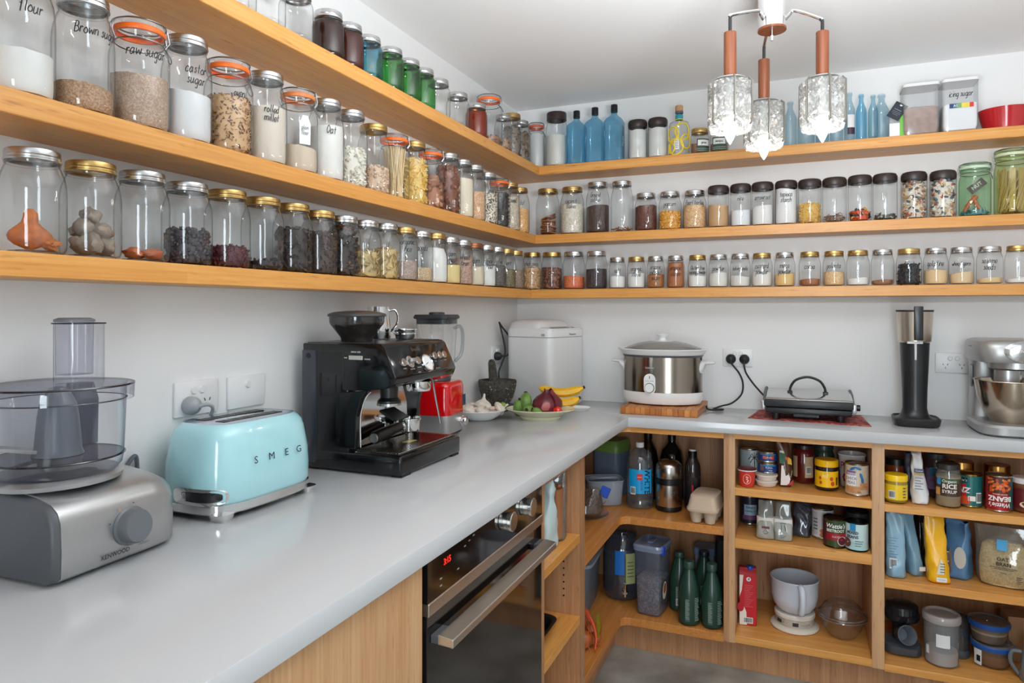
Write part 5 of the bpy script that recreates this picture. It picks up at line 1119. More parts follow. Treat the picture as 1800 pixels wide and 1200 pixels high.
G().lathe([(.0195, 0), (.0195, .0015), (0, .0015)], 28, mx=Matrix.Translation((-.03, yf - .0035, .071)) @ AX['-y']).build('dial_ring', mat((70, 66, 62)), cpl)
G().lathe([(.0172, 0), (.0172, .010), (.015, .012), (0, .012)], 28, mx=Matrix.Translation((-.03, yf - .004, .071)) @ AX['-y']).build('control_dial', WHITE, cpl)
txt('I', .014, flat((-.03, yf - .0042, .112), (1, 0, 0), (0, 0, 1)), INK, cpl, bold=.04); txt('SLOW COOKER', .0045, flat((-.03, yf - .0042, .098), (1, 0, 0), (0, 0, 1)), INK, cpl)
txt('Sunbeam', .0095, flat((-.03, yf - .0028, .150), (1, 0, 0), (0, 0, 1)), mat((214, 212, 208)), t)
cord(t, [(.956, -.034, 1.104), (.962, -.042, 1.086), (.990, -.045, 1.05), (1.005, -.045, 1.01), (1.000, -.05, .965), (.965, -.07, .930), (.925, -.09, .918), (.895, -.10, .905), (.93, -.085, .9045), (.925, -.10, .9045), (.880, -.12, .906), (.8695, -.12, .92)], RUBBER, .0036, (.956, -.009, 1.104), '-y', .020)
# ================================================================ grill press on its mat
MATR = grain((150, 44, 40), (184, 96, 84), (96, 30, 32), .012, .05)
g = G(); g.add([(1.039, -.259, .0005), (1.448, -.297, .0005), (1.434, -.036, .0005), (1.069, -.022, .0005)], [(0, 1, 2, 3)]); g.add([(1.039, -.259, .003), (1.448, -.297, .003), (1.434, -.036, .003), (1.069, -.022, .003)], [(0, 1, 2, 3)])
n_ = len(g.v); g.f += [(0, 1, 5, 4), (1, 2, 6, 5), (2, 3, 7, 6), (3, 0, 4, 7)]; g.mi += [0] * 4
tag(g.build('place_mat', MATR, loc=(0, 0, .9), smooth=False), 'thin red patterned mat under the grill press', 'mat')
t = T('grill_press', 'black and steel contact grill press with an arched wire handle', 'grill', (1.245, -.165, .903))
G().box(-.145, .145, -.10, .09, .022, .044, .006, 2).build('lower_plate', BLACK, t)
G().box(-.150, .150, -.104, .095, .046, .074, .006, 2).build('upper_plate', mat((32, 32, 34), .35), t)
G().prism([(-.104, .0745), (-.098, .080), (.085, .0965), (.095, .0955), (.095, .0745)], -.143, .148, 'x', bev=.002, seg=2).build('steel_cover', mat((200, 200, 198), .15, 1), t)
for x in (-.108, .108):
    for y in (-.082, .07): G().lathe([(0, 0), (.013, 0), (.015, .024), (0, .026)], 18, (x, y, 0)).build('foot', BLACK, t)
G().box(-.05, .04, -.06, .0, .006, .022, .002, 1).build('under_frame', BLACK, t, smooth=False)
for s in (-1, 1):
    G().box(s * .153 - .008, s * .153 + .008, -.075, -.045, .030, .064, .004, 2).build('side_hinge', SATIN, t)
    G().tube([(s * .150, -.06, .060), (s * .150, .03, .088), (s * .148, .085, .096)], .006, 8).build('hinge_arm', DKGREY, t)
G().lathe([(0, 0), (.011, 0), (.011, .012), (0, .014)], 18, mx=Matrix.Translation((.161, -.05, .05)) @ AX['x']).build('lock_knob', BLACK, t)
hz_ = [(-.062, .02, .094), (-.058, .028, .112), (-.04, .03, .136), (0, .032, .148), (.04, .03, .136), (.058, .028, .112), (.062, .02, .094)]
G().tube(spline(hz_, 6), .0048, 8).build('wire_handle', BLACK, t)
for s in (-1, 1): G().box(s * .062 - .009, s * .062 + .009, .005, .03, .088, .096, .002, 1).build('handle_mount', BLACK, t)
cord(t, [(1.009, -.034, 1.104), (1.010, -.042, 1.08), (1.018, -.045, 1.05), (1.045, -.05, 1.01), (1.085, -.07, .967), (1.106, -.09, .950)], RUBBER, .0036, (1.009, -.009, 1.104), '-y', .020)
# ================================================================ soda machine
t = T('soda_machine', 'tall black soda maker with a steel collar and a black lever on top', 'soda maker', (1.594, -.175, .9))
G().loft([se(.002, -.01, .064, .066, .001, 4, 48), se(.002, -.01, .070, .072, .006, 4, 48), se(.002, -.01, .074, .076, .026, 4, 48), se(.002, -.01, .070, .072, .030, 4, 48), se(.002, -.01, .066, .068, .024, 4, 48)]).build('drip_base', mat((38, 37, 37), .4), t, ang=40)
G().lathe([(.060, .024), (.05, .030), (.042, .042), (.0385, .06), (.0395, .12), (.044, .22), (.047, .296), (0, .298)], 44).build('column', mat((30, 31, 33), .32), t, ang=50)
G().lathe([(.046, .290), (.0525, .296), (.0575, .401), (.0555, .401), (.046, .396), (0, .396)], 48).build('steel_collar', mat((204, 192, 178), .24, 1), t)
G().lathe([(.0575, .3995), (.0592, .401), (.0592, .405), (.056, .406), (0, .404)], 44).build('collar_rim', RUBBER, t)
G().box(-.010, .018, -.070, -.055, .300, .419, .003, 2).build('lever', mat((24, 25, 28), .3), t)
G().box(-.030, .018, -.056, -.046, .288, .296, .001, 1).build('nozzle_bracket', mat((206, 204, 200), .35), t, smooth=False)
G().tube([(-.004, -.054, .290), (-.004, -.053, .232)], [.0042, .0034], 10).build('nozzle', mat((214, 214, 212), .3), t)
# ================================================================ stand mixer
t = T('stand_mixer', 'silver stand mixer with a steel bowl at the right end of the back worktop', 'mixer', (1.868, -.222, .9))
MX = mat((178, 178, 177), .34, .6)
G().loft([se(0, 0, .105, .140, .002, 4, 56), se(0, 0, .112, .148, .008, 4, 56), se(0, 0, .114, .150, .030, 4, 56), se(0, 0, .108, .144, .038, 4, 56)]).build('base', MX, t, ang=40)
G().loft([se(0, .112, .098, .048, .034, 5, 48), se(0, .112, .092, .046, .13, 5, 48), se(0, .112, .095, .050, .24, 5, 48)]).build('column', MX, t, ang=45)
G().box(-.0995, -.094, .075, .10, .14, .215, .001, 1).build('speed_panel', mat((150, 150, 150), .3, .5), t)
hd2 = G()
hd2.loft([se(-.004, -.0, .108, .150, .238, 5, 56), se(-.004, -.0, .112, .156, .246, 5, 56), se(-.004, 0, .112, .156, .290, 5, 56), se(-.004, .002, .106, .150, .304, 5, 56), se(-.004, .004, .09, .134, .309, 5, 56)]); hd2 = hd2.build('motor_head', MX, t, ang=45)
g = G(); g.loft([[Vector((.006 + .062 * cos(a) * s_, -.1585 - d_, .278 + (.030 if sin(a) > 0 else .040) * sin(a) * s_)) for a in [2 * pi * j / 36 for j in range(36)]] for s_, d_ in ((1, -.006), (1, .001), (.94, .003))]); bd = g.build('chrome_badge', CHROME, hd2)
txt('KENWOOD', .012, flat((.006, -.1625, .276), (1, 0, 0), (0, 0, 1)), mat((230, 230, 230), .4), bd, bold=.02)
G().box(-.118, -.113, -.02, .015, .284, .286).build('head_seam', DKGREY, hd2, smooth=False)
G().lathe([(0, .238), (.075, .238), (.075, .216), (.070, .211), (0, .211)], 44, (-.0, -.04, 0)).build('planetary_hub', SATIN, t)
G().lathe([(0, .212), (.036, .212), (.036, .170), (0, .170)], 28, (-.02, -.04, 0)).build('beater_socket', SATIN, t)
G().tube(spline([(.01, -.05, .205), (.012, -.055, .18), (.006, -.05, .14), (-.02, -.04, .09), (-.01, -.03, .06)], 6), .005, 8).build('beater', STEEL, t)
G().lathe([(0, .036), (.055, .036), (.060, .042), (.078, .070), (.096, .120), (.104, .172), (.107, .174), (.106, .176), (.102, .174), (.093, .120), (.074, .072), (.05, .046), (0, .044)], 56, (-.006, -.03, 0)).build('mixing_bowl', mat((198, 182, 164), .17, 1), t)
# ================================================================ things in the corner cabinet
Z1, Z2 = .524, .140
def lathe_thing(name, label, cat, loc, parts, rz=0, n=36, group=None):
    t = T(name, label, cat, loc, rz, group)
    for nm, prof, m in parts: G().lathe(prof, n).build(nm, m, t)
    return t
def face(x, y, o=0): return math.atan2(-2.9842 - y, 1.2179 - x) + o
HAZE = glass((220, 226, 236), (160, 170, 190), .12, .7, .40, (206, 214, 226), 0)
# clear plastic tub, its blue clip and the lid leaning in it
t = T('plastic_tub', 'hazy clear plastic tub with a blue clip on the upper corner shelf', 'container', (.486, -.262, Z1), face(.5, -.24, .2))
G().loft([se(0, 0, .045, .062, .002, 5, 40), se(0, 0, .049, .066, .01, 5, 40), se(0, 0, .056, .074, .096, 5, 40), se(0, 0, .059, .077, .098, 5, 40), se(0, 0, .059, .077, .102, 5, 40)], True, False).build('tub_body', HAZE, t)
G().box(.053, .058, -.05, -.012, .03, .072, .002, 1, mx=Matrix.Translation((.0, 0, 0)) @ Matrix.Rotation(R(-24), 4, 'X')).build('blue_clip', mat((30, 84, 200), .3), t)
G().loft([[Vector((.05 * cos(a) - .012, .058 * sin(a), .088 + .02 * cos(a) + h)) for a in [2 * pi * j / 36 for j in range(36)]] for h in (0, .006)]).build('loose_lid', HAZE, t)
t = T('tall_canister', 'tall clear canister with a moss green lid at the back of the corner cabinet', 'container', (.475, -.098, Z1), R(-15))
G().loft([se(0, 0, .060, .060, .002, 6, 40), se(0, 0, .062, .062, .19, 6, 40)], True, False).build('canister_body', glass((170, 186, 206), (110, 124, 150), .1, .7, .45, (140, 156, 176), 0), t)
G().loft([se(0, 0, .066, .066, .185, 6, 40), se(0, 0, .067, .067, .20, 6, 40), se(0, 0, .060, .060, .225, 6, 40), se(0, 0, .055, .055, .232, 6, 40)]).build('lid', mat((104, 136, 66), .45), t)
# vinegar bottle
x, y = .630, -.252
t = T('vinegar_bottle', 'clear plastic bottle with a bright blue label reading WHITE', 'bottle', (x, y, Z1), face(x, y))
pr = [(.046, .002), (.052, .008), (.0535, .03), (.051, .036), (.0535, .042), (.0535, .16), (.050, .185), (.036, .215), (.018, .232), (.014, .236), (.014, .243)]
G().lathe([(0, .006)] + pr, 40).build('bottle_body', glass((246, 248, 249), (170, 176, 180), .03, 1.2, .10, (200, 206, 212)), t)
G().lathe([(0, .008), (.047, .008), (.049, .03), (.049, .036), (.0, .036)], 32).build('vinegar', glass((214, 220, 222), (120, 128, 132), .02, .8, 0), t)
G().lathe([(.0155, .236), (.0165, .238), (.0165, .254), (.015, .256), (0, .256)], 24).build('cap', WHITE, t)
BLU = mat((24, 156, 214), .35)
f = lambda e, th=0: wrap(.0536, .105, th, e)
patch(f(.0008), -.048, .050, -.042, .052, BLU, t, 'blue_label', 16)
txt('WHITE', .032, (lambda q: lambda a, b: q(b + .028, -a + .006))(f(.0016)), mat((16, 22, 40)), t, bold=.02)
txt('VINEGAR', .012, (lambda q: lambda a, b: q(b + .006, -a - .004))(f(.0016)), mat((16, 40, 90)), t)
patch(f(.0016), -.012, .010, .012, .036, mat((206, 36, 36)), t, 'red_mark', 4); txt('pams', .0075, (lambda q: lambda a, b: q(a - .001, b + .024))(f(.0024)), WHITE, t)
barcode(wrap(.0536, .078, -.52, .0016), 0, -.004, .022, .03, t)
DKB = glass((120, 90, 84), (50, 34, 30), .03, 1, .1, (60, 40, 36), 0)
lathe_thing('soft_drink_bottle', 'dark clear bottle with a black cap behind the blue-labelled bottle', 'bottle', (.635, -.115, Z1),
    [('bottle_body', [(0, .003), (.040, .004), (.043, .01), (.043, .15), (.034, .20), (.016, .238), (.014, .25)], DKB), ('cap', [(.016, .246), (.017, .248), (.017, .272), (.015, .274), (0, .274)], BLACK)])
lathe_thing('dark_bottle', 'broad-shouldered black bottle behind the steel flask', 'bottle', (.732, -.110, Z1),
    [('bottle_body', [(0, .003), (.044, .004), (.047, .01), (.047, .17), (.040, .205), (.018, .232), (.0145, .24), (.0145, .25)], mat((18, 15, 17), .12)), ('cap', [(.0165, .246), (.0165, .274), (.015, .276), (0, .276)], BLACK)])
x, y = .743, -.248
t = lathe_thing('vacuum_flask', 'steel vacuum flask with domed top and black middle band', 'flask', (x, y, Z1),
    [('flask_base', [(0, .0), (.046, .0), (.050, .004), (.051, .018), (.0505, .020)], BLACK), ('flask_body', [(.0505, .02), (.051, .021), (.051, .105)], STEEL), ('grip_band', [(.0515, .103), (.0535, .105), (.0535, .125), (.0515, .127)], BLACK),
     ('cup_lid', [(.0505, .127), (.051, .128), (.051, .160), (.047, .178), (.036, .190), (.018, .196), (0, .197)], STEEL)], face(x, y))
txt('SIV', .016, wrap(.0512, .075, .35), DKGREY, t, shear=.2)
x, y = .829, -.208
t = lathe_thing('sauce_bottle', 'slim dark soy-style bottle with a white-topped black cap right of the flask', 'bottle', (x, y, Z1),
    [('bottle_body', [(0, .003), (.028, .004), (.031, .009), (.031, .15), (.029, .175), (.018, .2), (.016, .205)], glass((130, 110, 110), (60, 46, 48), .05, 1, .3, (90, 76, 78), 0)), ('dark_sauce', [(0, .006), (.029, .006), (.0295, .13), (0, .13)], mat((22, 14, 16), .3)),
     ('cap', [(.0165, .2), (.0165, .225), (.012, .23), (0, .23)], BLACK), ('cap_top', [(.0135, .226), (.0135, .235), (0, .236)], WHITE)], face(x, y))
patch(wrap(.0313, .06, 0), -.030, .030, -.05, .035, mat((20, 20, 24), .4), t, 'label', 14); patch(wrap(.0313, .085, 0, .0012), -.003, .003, -.016, .016, mat((196, 30, 40)), t, 'label_mark', 2); barcode(wrap(.0313, .025, .35, .0014), 0, 0, .013, .016, t)
# egg carton
t = T('egg_carton', 'grey-brown cardboard egg carton at the right end of the upper corner shelf', 'carton', (.894, -.322, Z1), R(-5)); t.scale = (1.1, 1.1, 1.1)
CB = mat((196, 174, 150), .85, bump=.35, bscale=160)
g = G()
for ix in range(2):
    for iy in range(3): g.lathe([(0, .001), (.012, .0), (.016, .002), (.024, .040), (.0245, .044)], 16, (-.023 + ix * .046, -.046 + iy * .046, 0))
g.build('egg_cups', CB, t)
G().loft([se(0, 0, .052, .076, .040, 6, 40), se(0, 0, .054, .078, .045, 6, 40), se(0, 0, .053, .077, .05, 6, 40)]).build('tray_rim', CB, t)
lid = G().loft([se(0, 0, .051, .075, .05, 6, 40), se(0, 0, .043, .067, .088, 5, 40), se(0, 0, .038, .062, .092, 5, 40)], False, True).build('carton_lid', CB, t)
for i in range(5): txt('FRESH FARM EGGS' if i != 2 else '6 SIZE 7', .009, flat((-.002, .034 - i * .014, .0925), (1, 0, 0), (0, 1, 0)), mat((110, 96, 86)), lid, wid=.75)
# glass dish of dried twigs in a clear bag
t = T('glass_dish', 'round glass dish with a clear bag of dried twigs, half hidden by the left post', 'dish', (.470, -.470, Z1))
G().lathe([(0, .003), (.05, .002), (.075, .010), (.088, .018), (.086, .019), (.07, .012), (0, .006)], 44).build('dish_body', CLEAR, t)
g = G(); sr = random.Random(6)
for i in range(70):
    a = sr.uniform(0, 6.28); q = sr.uniform(.0, .055); d = Vector((sr.uniform(-.03, .03), sr.uniform(-.03, .03), sr.uniform(.01, .03)))
    c_ = Vector((q * cos(a), q * sin(a), .022 + sr.random() * .04 + .014)); g.tube([c_ - d, c_ + d], .0018, 4)
g.build('dried_twigs', mat((112, 80, 56), .8), t, kind='stuff')
G().loft([[Vector((.068 * cos(a) * s_, .068 * sin(a) * (s_ if k < 3 else .25), z + .004 * noise.noise(Vector((a * 2, z * 30, 1))))) for a in [2 * pi * j / 36 for j in range(36)]] for k, (s_, z) in enumerate(((.8, .012), (1, .03), (.95, .06), (.85, .10), (.8, .112)))], False, False).build('clear_bag', glass((222, 214, 206), (150, 140, 130), .1, .9, .10, (190, 176, 160)), t)
# lower corner shelf
x, y = .548, -.205
t = T('drinks_dispenser', 'ribbed glass drinks dispenser jar with a blue label and a chrome tap', 'jar', (x, y, Z2), face(x, y, .12))
GLD = glass((206, 212, 222), (110, 122, 144), .03, 1.2, .14, (120, 134, 156))
n = 60; rings = []
for r, z, k in ((.05, .002, 0), (.070, .006, .0), (.076, .03, 1), (.076, .18, 1), (.070, .215, 0), (.055, .235, 0), (.053, .25, 0)):
    rings.append([Vector(((r + k * .0022 * cos(20 * a)) * cos(a), (r + k * .0022 * cos(20 * a)) * sin(a), z)) for a in [2 * pi * j / n for j in range(n)]])
G().loft(rings, True, False).build('jar_body', GLD, t, ang=80)
G().lathe([(.052, .245), (.058, .246), (.058, .262), (.05, .266), (0, .268)], 36).build('glass_lid', GLD, t)
w = G(); w.tube([(.059, -.012, .222), (.066, -.012, .250), (.060, -.01, .272), (.060, .01, .272), (.066, .012, .250), (.059, .012, .222)], .0022, 6); w.build('wire_clip', CHROME, t)
patch(wrap(.078, .15, -.12, .001), -.030, .008, -.04, .055, mat((30, 110, 190), .35), t, 'blue_label', 8); patch(wrap(.078, .135, .28, .001), -.018, .022, -.06, .06, mat((176, 180, 120), .45), t, 'green_label', 8)
for i in range(5): patch(wrap(.078, .16 - i * .014, .28, .0018), -.012, .014, -.002, .002, mat((90, 104, 70)), t, 'label_line', 2)
k = Matrix.Translation((.074, 0, .045)) @ AX['x']
tp = G().lathe([(.012, 0), (.012, .008), (.007, .01), (.007, .024), (0, .024)], 20, mx=k).build('tap', CHROME, t)
G().tube([(.092, 0, .060), (.094, 0, .03)], [.007, .005], 12).build('spout', CHROME, tp); G().tube([(.094, 0, .056), (.100, 0, .085)], [.004, .006], 10).build('tap_lever', CHROME, tp)
x, y = .690, -.300
t = T('cereal_container', 'tall clear cereal box half full of grey-brown seeds, its pale lid with a blue clip', 'container', (x, y, Z2), face(x, y, -.35))
G().loft([se(0, 0, .056, .044, .002, 6, 44), se(0, 0, .06, .047, .01, 6, 44), se(0, 0, .070, .055, .25, 6, 44)], True, False).build('box_body', glass((206, 214, 228), (140, 150, 172), .08, .9, .14, (190, 200, 220), 0), t)
rr = [se(0, 0, .053, .041, .005, 6, 44), se(0, 0, .057, .044, .012, 6, 44), se(0, 0, .062, .049, .135, 6, 44)]; rr.append([Vector((p.x * .5, p.y * .5, .145)) for p in rr[2]])
G().loft(rr).build('seeds', grain((162, 142, 132), (140, 120, 112), (184, 166, 154), .0055), t, kind='stuff')
ld = G().loft([se(0, 0, .073, .058, .246, 6, 44), se(0, 0, .075, .060, .262, 6, 44), se(0, 0, .070, .055, .270, 6, 44), se(0, 0, .062, .047, .266, 6, 44)]).build('lid', glass((196, 208, 232), (140, 154, 186), .1, 1, .4, (190, 204, 230), 0), t)
G().box(.030, .05, .045, .0615, .236, .268, .002, 1).build('blue_clip', mat((34, 74, 200), .3), ld)
G().box(-.03, .03, -.012, .012, .266, .274, .004, 2).build('flip_cap', glass((190, 204, 232), (130, 146, 180), .1, 1, .4, (180, 196, 226), 0), ld)
f = flat((.03, .0585, .10), (-1, 0, 0), (0, .035, 1)); pat = G(); pat.add([f(.022 * cos(a), .034 * sin(a)) for a in [2 * pi * j / 20 for j in range(20)]], [tuple(range(20))]); pat.build('picture_sticker', mat((226, 214, 196)), t)
pat = G(); pat.add([f(.014 * cos(a), .020 * sin(a) + .008) + Vector((0, .001, 0)) for a in [2 * pi * j / 20 for j in range(20)]], [tuple(range(20))]); pat.build('sticker_print', mat((172, 74, 30)), t)
GRB = mat((34, 62, 50), .25)
for x, y, h, lb in ((.784, -.246, .224, 'back left one of four dark green bottles on the lower corner shelf'), (.836, -.352, .230, 'front left one of four dark green bottles, the nearest to the cereal box'), (.872, -.200, .222, 'dark green bottle behind the two front ones, with a blue-black cap'), (.918, -.348, .230, 'front right one of four dark green bottles, beside the post')):
    t = lathe_thing('green_bottle', lb, 'bottle', (x, y, Z2), [('bottle_body', [(0, .002), (.033, .002), (.038, .006), (.0395, .012), (.0395, .105), (.037, .13), (.028, .165), (.019, .192), (.0165, .2), (.0165, .205)], GRB),
        ('cap', [(.0175, .204), (.0195, .206), (.0195, h - .004), (.018, h), (0, h)], mat((44, 70, 60) if x < .86 or x > .9 else (28, 36, 50), .4))], face(x, y, .15))
    f = wrap(.0395, .06, 0)
    patch(f, -.020, -.004, -.042, .034, mat((60, 84, 74)), t, 'label_panel', 4)
    for i in range(13): patch(wrap(.0395, .028 + i * .0058, 0, .0012), -.019, -.005 - (i % 3) * .002, -.0011, .0011, mat((150, 164, 154)), t, 'label_line', 2)
    for i in range(15): patch(wrap(.0395, .022 + i * .0058, .62, .0012), -.010, .010 - (i % 4) * .002, -.0011, .0011, mat((150, 164, 154)), t, 'label_line', 2)
    if y > -.3: barcode(wrap(.0395, .04, -.2, .0014), 0, 0, .022, .026, t)
t = T('plastic_tub', 'small tub with a hazy grey-blue lid behind the green bottles', 'container', (.862, -.095, Z2), R(0))
G().loft([se(0, 0, .036, .036, .002, 5, 36), se(0, 0, .038, .040, .185, 5, 36)], True, False).build('tub_body', HAZE, t); G().loft([se(0, 0, .042, .044, .180, 5, 36), se(0, 0, .043, .045, .205, 5, 36), se(0, 0, .038, .04, .210, 5, 36)]).build('lid', mat((104, 120, 150), .35), t)
t = T('black_canister', 'tall plain black canister at the back right of the lower corner shelf', 'container', (.932, -.090, Z2), 0); t.scale = (.8, 1, 1)
G().loft([se(0, 0, .028, .05, .001, 6, 32), se(0, 0, .03, .052, .235, 6, 32)]).build('canister_body', mat((24, 25, 28), .5), t); G().loft([se(0, 0, .032, .054, .235, 6, 32), se(0, 0, .032, .054, .252, 6, 32)]).build('lid', BLACK, t)
t = T('storage_tub', 'large hazy plastic tub at the dark left end of the lower corner shelf', 'container', (.335, -.330, Z2), R(4))
G().loft([se(0, 0, .125, .12, .002, 7, 44), se(0, 0, .135, .13, .17, 7, 44), se(0, 0, .14, .135, .172, 7, 44), se(0, 0, .14, .135, .18, 7, 44)], True, False).build('tub_body', glass((170, 182, 196), (120, 132, 150), .15, .7, .45, (150, 160, 172), 0), t)
G().loft([se(0, 0, .143, .138, .178, 7, 44), se(0, 0, .143, .138, .190, 7, 44), se(0, 0, .13, .125, .193, 7, 44)]).build('lid', mat((150, 158, 166), .4), t)
# net bag of onions
t = T('onion_bag', 'orange net bag of brown onions with a yellow-green tag on the lower corner shelf', 'bag', (.530, -.650, Z2))
OB = mat((176, 92, 44), .35, var=.4, bscale=40)
for x, y, z, s in ((.01, .02, .034, .036), (.0, -.045, .032, .034), (-.055, -.01, .033, .035), (.03, -.015, .028, .024), (-.025, .01, .078, .033), (-.05, -.06, .03, .033)):
    G().ball((x, y, z), (s, s, s * .9), 2, .08).build('brown_onion', OB, t)
g = G()
for q in range(11):
    P = []
    for j in range(25):
        u_ = j / 24; a = q * .57 + u_ * 2.6; h = .004 + .118 * sin(pi * u_) ** .9
        P.append((-.018 + (.080 - .02 * h / .1) * cos(a * 1.0) * (1 - .55 * sin(pi * u_)), -.018 + (.072 - .02 * h / .1) * sin(a) * (1 - .55 * sin(pi * u_)), h))
    g.tube(P, .0008, 4)
g.build('orange_net', mat((214, 84, 34), .4), t)
G().tube(spline([(-.02, .0, .115), (.02, -.02, .09), (.045, -.05, .05), (.05, -.08, .02)], 5), [.008, .007, .007, .006, .006, .006, .005, .005, .005, .005, .004, .004, .004, .004, .004, .003], 8).build('net_tail', mat((196, 70, 28), .45), t)
g = G(); P0 = [(.022, .05, .082), (.032, .02, .074), (.044, -.012, .060), (.050, -.042, .048)]; vs = []
for p in P0: vs += [Vector(p) + Vector((.006, 0, .010)), Vector(p) - Vector((.004, 0, .010))]
g.add(vs, [(2 * i, 2 * i + 1, 2 * i + 3, 2 * i + 2) for i in range(3)]); tg = g.build('yellow_tag', mat((206, 220, 50), .4), t)
txt('4 onions', .012, flat((.050, .004, .068), (.3, -1, -.33), (.4, 0, 1)), mat((60, 90, 50)), tg)
# narrow unit: bags and a baking tray
def bag(name, label, loc, rz, w, d, h, m, cat='bag', group=None, lean=0.0, topw=.9, pinch=.10, seed=1, wr=.006, flat_top=True, n=48, parent=None, belly=1.08, kind='bag_body'):
    """soft pouch: full at the base, pinched flat at the top, creased all over"""
    t = parent or T(name, label, cat, loc, rz, group); rings = []
    for f in (0, .02, .06, .11, .17, .23, .29, .35, .41, .47, .53, .59, .65, .71, .77, .83, .89, .95, 1.0):
        dd = d * (1 - (1 - pinch) * max(0, (f - .25) / .75) ** 1.1) * (.86 if f == 0 else 1) * (belly if .05 < f < .5 else 1); ww = w * (1 + (topw - 1) * f) * (.93 if f == 0 else 1)
        ring = []
        for p in se(0, 0, ww / 2, dd / 2, h * f, 3.2, n):
            k = noise.noise(Vector((p.x * 30, p.y * 30 + seed * 3, p.z * 26 + seed))) * wr * (0 if f == 0 else 1)
            q = (.75 - 2.6 * abs(noise.noise(Vector((p.x * 22 + p.z * 9 + seed, p.z * 13 - p.x * 6, seed * 2.2))))) * wr * (0 if f == 0 else 1) * (1 if p.y < 0 else -1) * -1
            ring.append(Vector((p.x + k + lean * h * f, p.y + q + k * .5, p.z + (q * .6 if f > .3 else 0))))
        rings.append(ring)
    G().loft(rings).build(kind, m, t, ang=70); return t
PLB = glass((222, 226, 226), (150, 156, 160), .08, 1, .14, (210, 214, 216))
t = bag('nut_bag', 'tall clear bag of brown granola in the narrow unit beside the oven', (.542, -1.012, .6208), R(10), .055, .075, .205, PLB, wr=.006, topw=.95)
g = G(); rings = [se(0, 0, .026, .044, z, 3, 24) for z in (.004, .06, .12, .15)]; g.loft(rings)
pieces(g, 'chunk', .012, lambda z: .026, .15, 120, random.Random(4), 3)
for i, p in enumerate(g.v): g.v[i] = (p[0] * .85, p[1] * 1.15, p[2] + .006)
g.build('granola', [mat((150, 96, 56), .7), mat((182, 128, 80), .7), mat((120, 74, 44), .7)], t, kind='stuff')
bag('flour_bag', 'pale blue-green plastic bag standing left of the clear granola bag', (.545, -1.112, .6208), R(-6), .050, .075, .205, mat((196, 214, 214), .25, bump=.3, bscale=30), wr=.008, seed=4)
bag('paper_bag', 'white folded bag squeezed between the pale bag and the granola', (.500, -1.180, .6208), R(0), .045, .05, .19, mat((226, 228, 230), .3), wr=.006, seed=7)
t = T('baking_tray', 'black baking tray edge sticking out on the middle shelf of the narrow unit', 'tray', (.500, -1.165, .3708))
G().loft([se(-.12, 0, .16, .085, .0, 7, 40), se(-.12, 0, .18, .105, .035, 7, 40), se(-.12, 0, .19, .108, .037, 7, 40), se(-.12, 0, .178, .096, .034, 7, 40), se(-.12, 0, .158, .083, .003, 7, 40)], True, True).build('tray_body', mat((30, 30, 32), .3, .3), t)
# ================================================================ things in the left open cabinet
A1, A2, A3 = .668, .487, .138
LID_ = mat((190, 184, 170), .25, 1)
def can(name, label, x, y, z, r, h, col, cat='can', o=0.0, group=None, lidm=None, sleeve=True):
    t = T(name, label, cat, (x, y, z), face(x, y, o), group)
    G().lathe([(0, .002), (r * .9, .002), (r * .97, 0), (r, .002), (r, .004), (r * .985, .006)] + [(r * .985, h - .006), (r, h - .004), (r, h - .001), (r * .97, h), (r * .93, h - .003), (0, h - .003)], 36).build('can_body', lidm or LID_, t)
    if sleeve: G().lathe([(r * .992, .006), (r * .992, h - .006)], 36).build('label_sleeve', mat(col, .3), t)
    return t
x, y = 1.041, -.345
t = lathe_thing('yoghurt_pot', 'small red yoghurt pot with a white rim at the left front of the top level', 'pot', (x, y, A1), [('pot_body', [(0, .001), (.024, .001), (.0255, .004), (.030, .058)], mat((206, 58, 48), .3)), ('rim', [(.030, .057), (.034, .058), (.034, .061), (.03, .062)], WHITE), ('foil_lid', [(.0335, .062), (.0335, .064), (.028, .066), (0, .067)], mat((120, 50, 52), .3, .4))], face(x, y))
f = wrap(.028, .03, 0, .0012); g = G(); g.tube([f(.013 * cos(a), .017 * sin(a)) for a in [2 * pi * i / 24 for i in range(24)]], .001, 4, True); g.build('label_ring', mat((240, 190, 170)), t)
g = G(); g.tube([f(-.004, .008), f(.004, .006), f(-.002, .0), f(.004, -.004), f(.0, -.012)], .0022, 5); g.build('label_swirl', mat((244, 210, 190)), t)
t = can('coconut_can', 'can with a black palm tree on a grey-white label, behind the red yoghurt pot', 1.042, -.225, A1, .035, .118, (150, 164, 172), lidm=LID_)
f = lambda z, e=.0014: wrap(.035, z, .2, e)
patch(f(.07), -.004, .026, -.05, .042, mat((210, 214, 212)), t, 'label_panel', 6)
g = G(); g.tube([f(.05, .002)(.012, -.02), f(.05, .002)(.011, .02), f(.05, .002)(.010, .034)], .0018, 4)
for a in range(8): g.tube([f(.084, .002)(.010, 0), f(.084, .002)(.010 + .013 * cos(a * .785), .006 + .016 * sin(a * .785)), f(.084, .002)(.010 + .020 * cos(a * .785), .018 * sin(a * .785) - .004)], .0016, 4)
g.build('palm_print', INK, t)
patch(f(.018), -.034, .03, -.010, .010, mat((120, 60, 66)), t, 'label_band', 8)
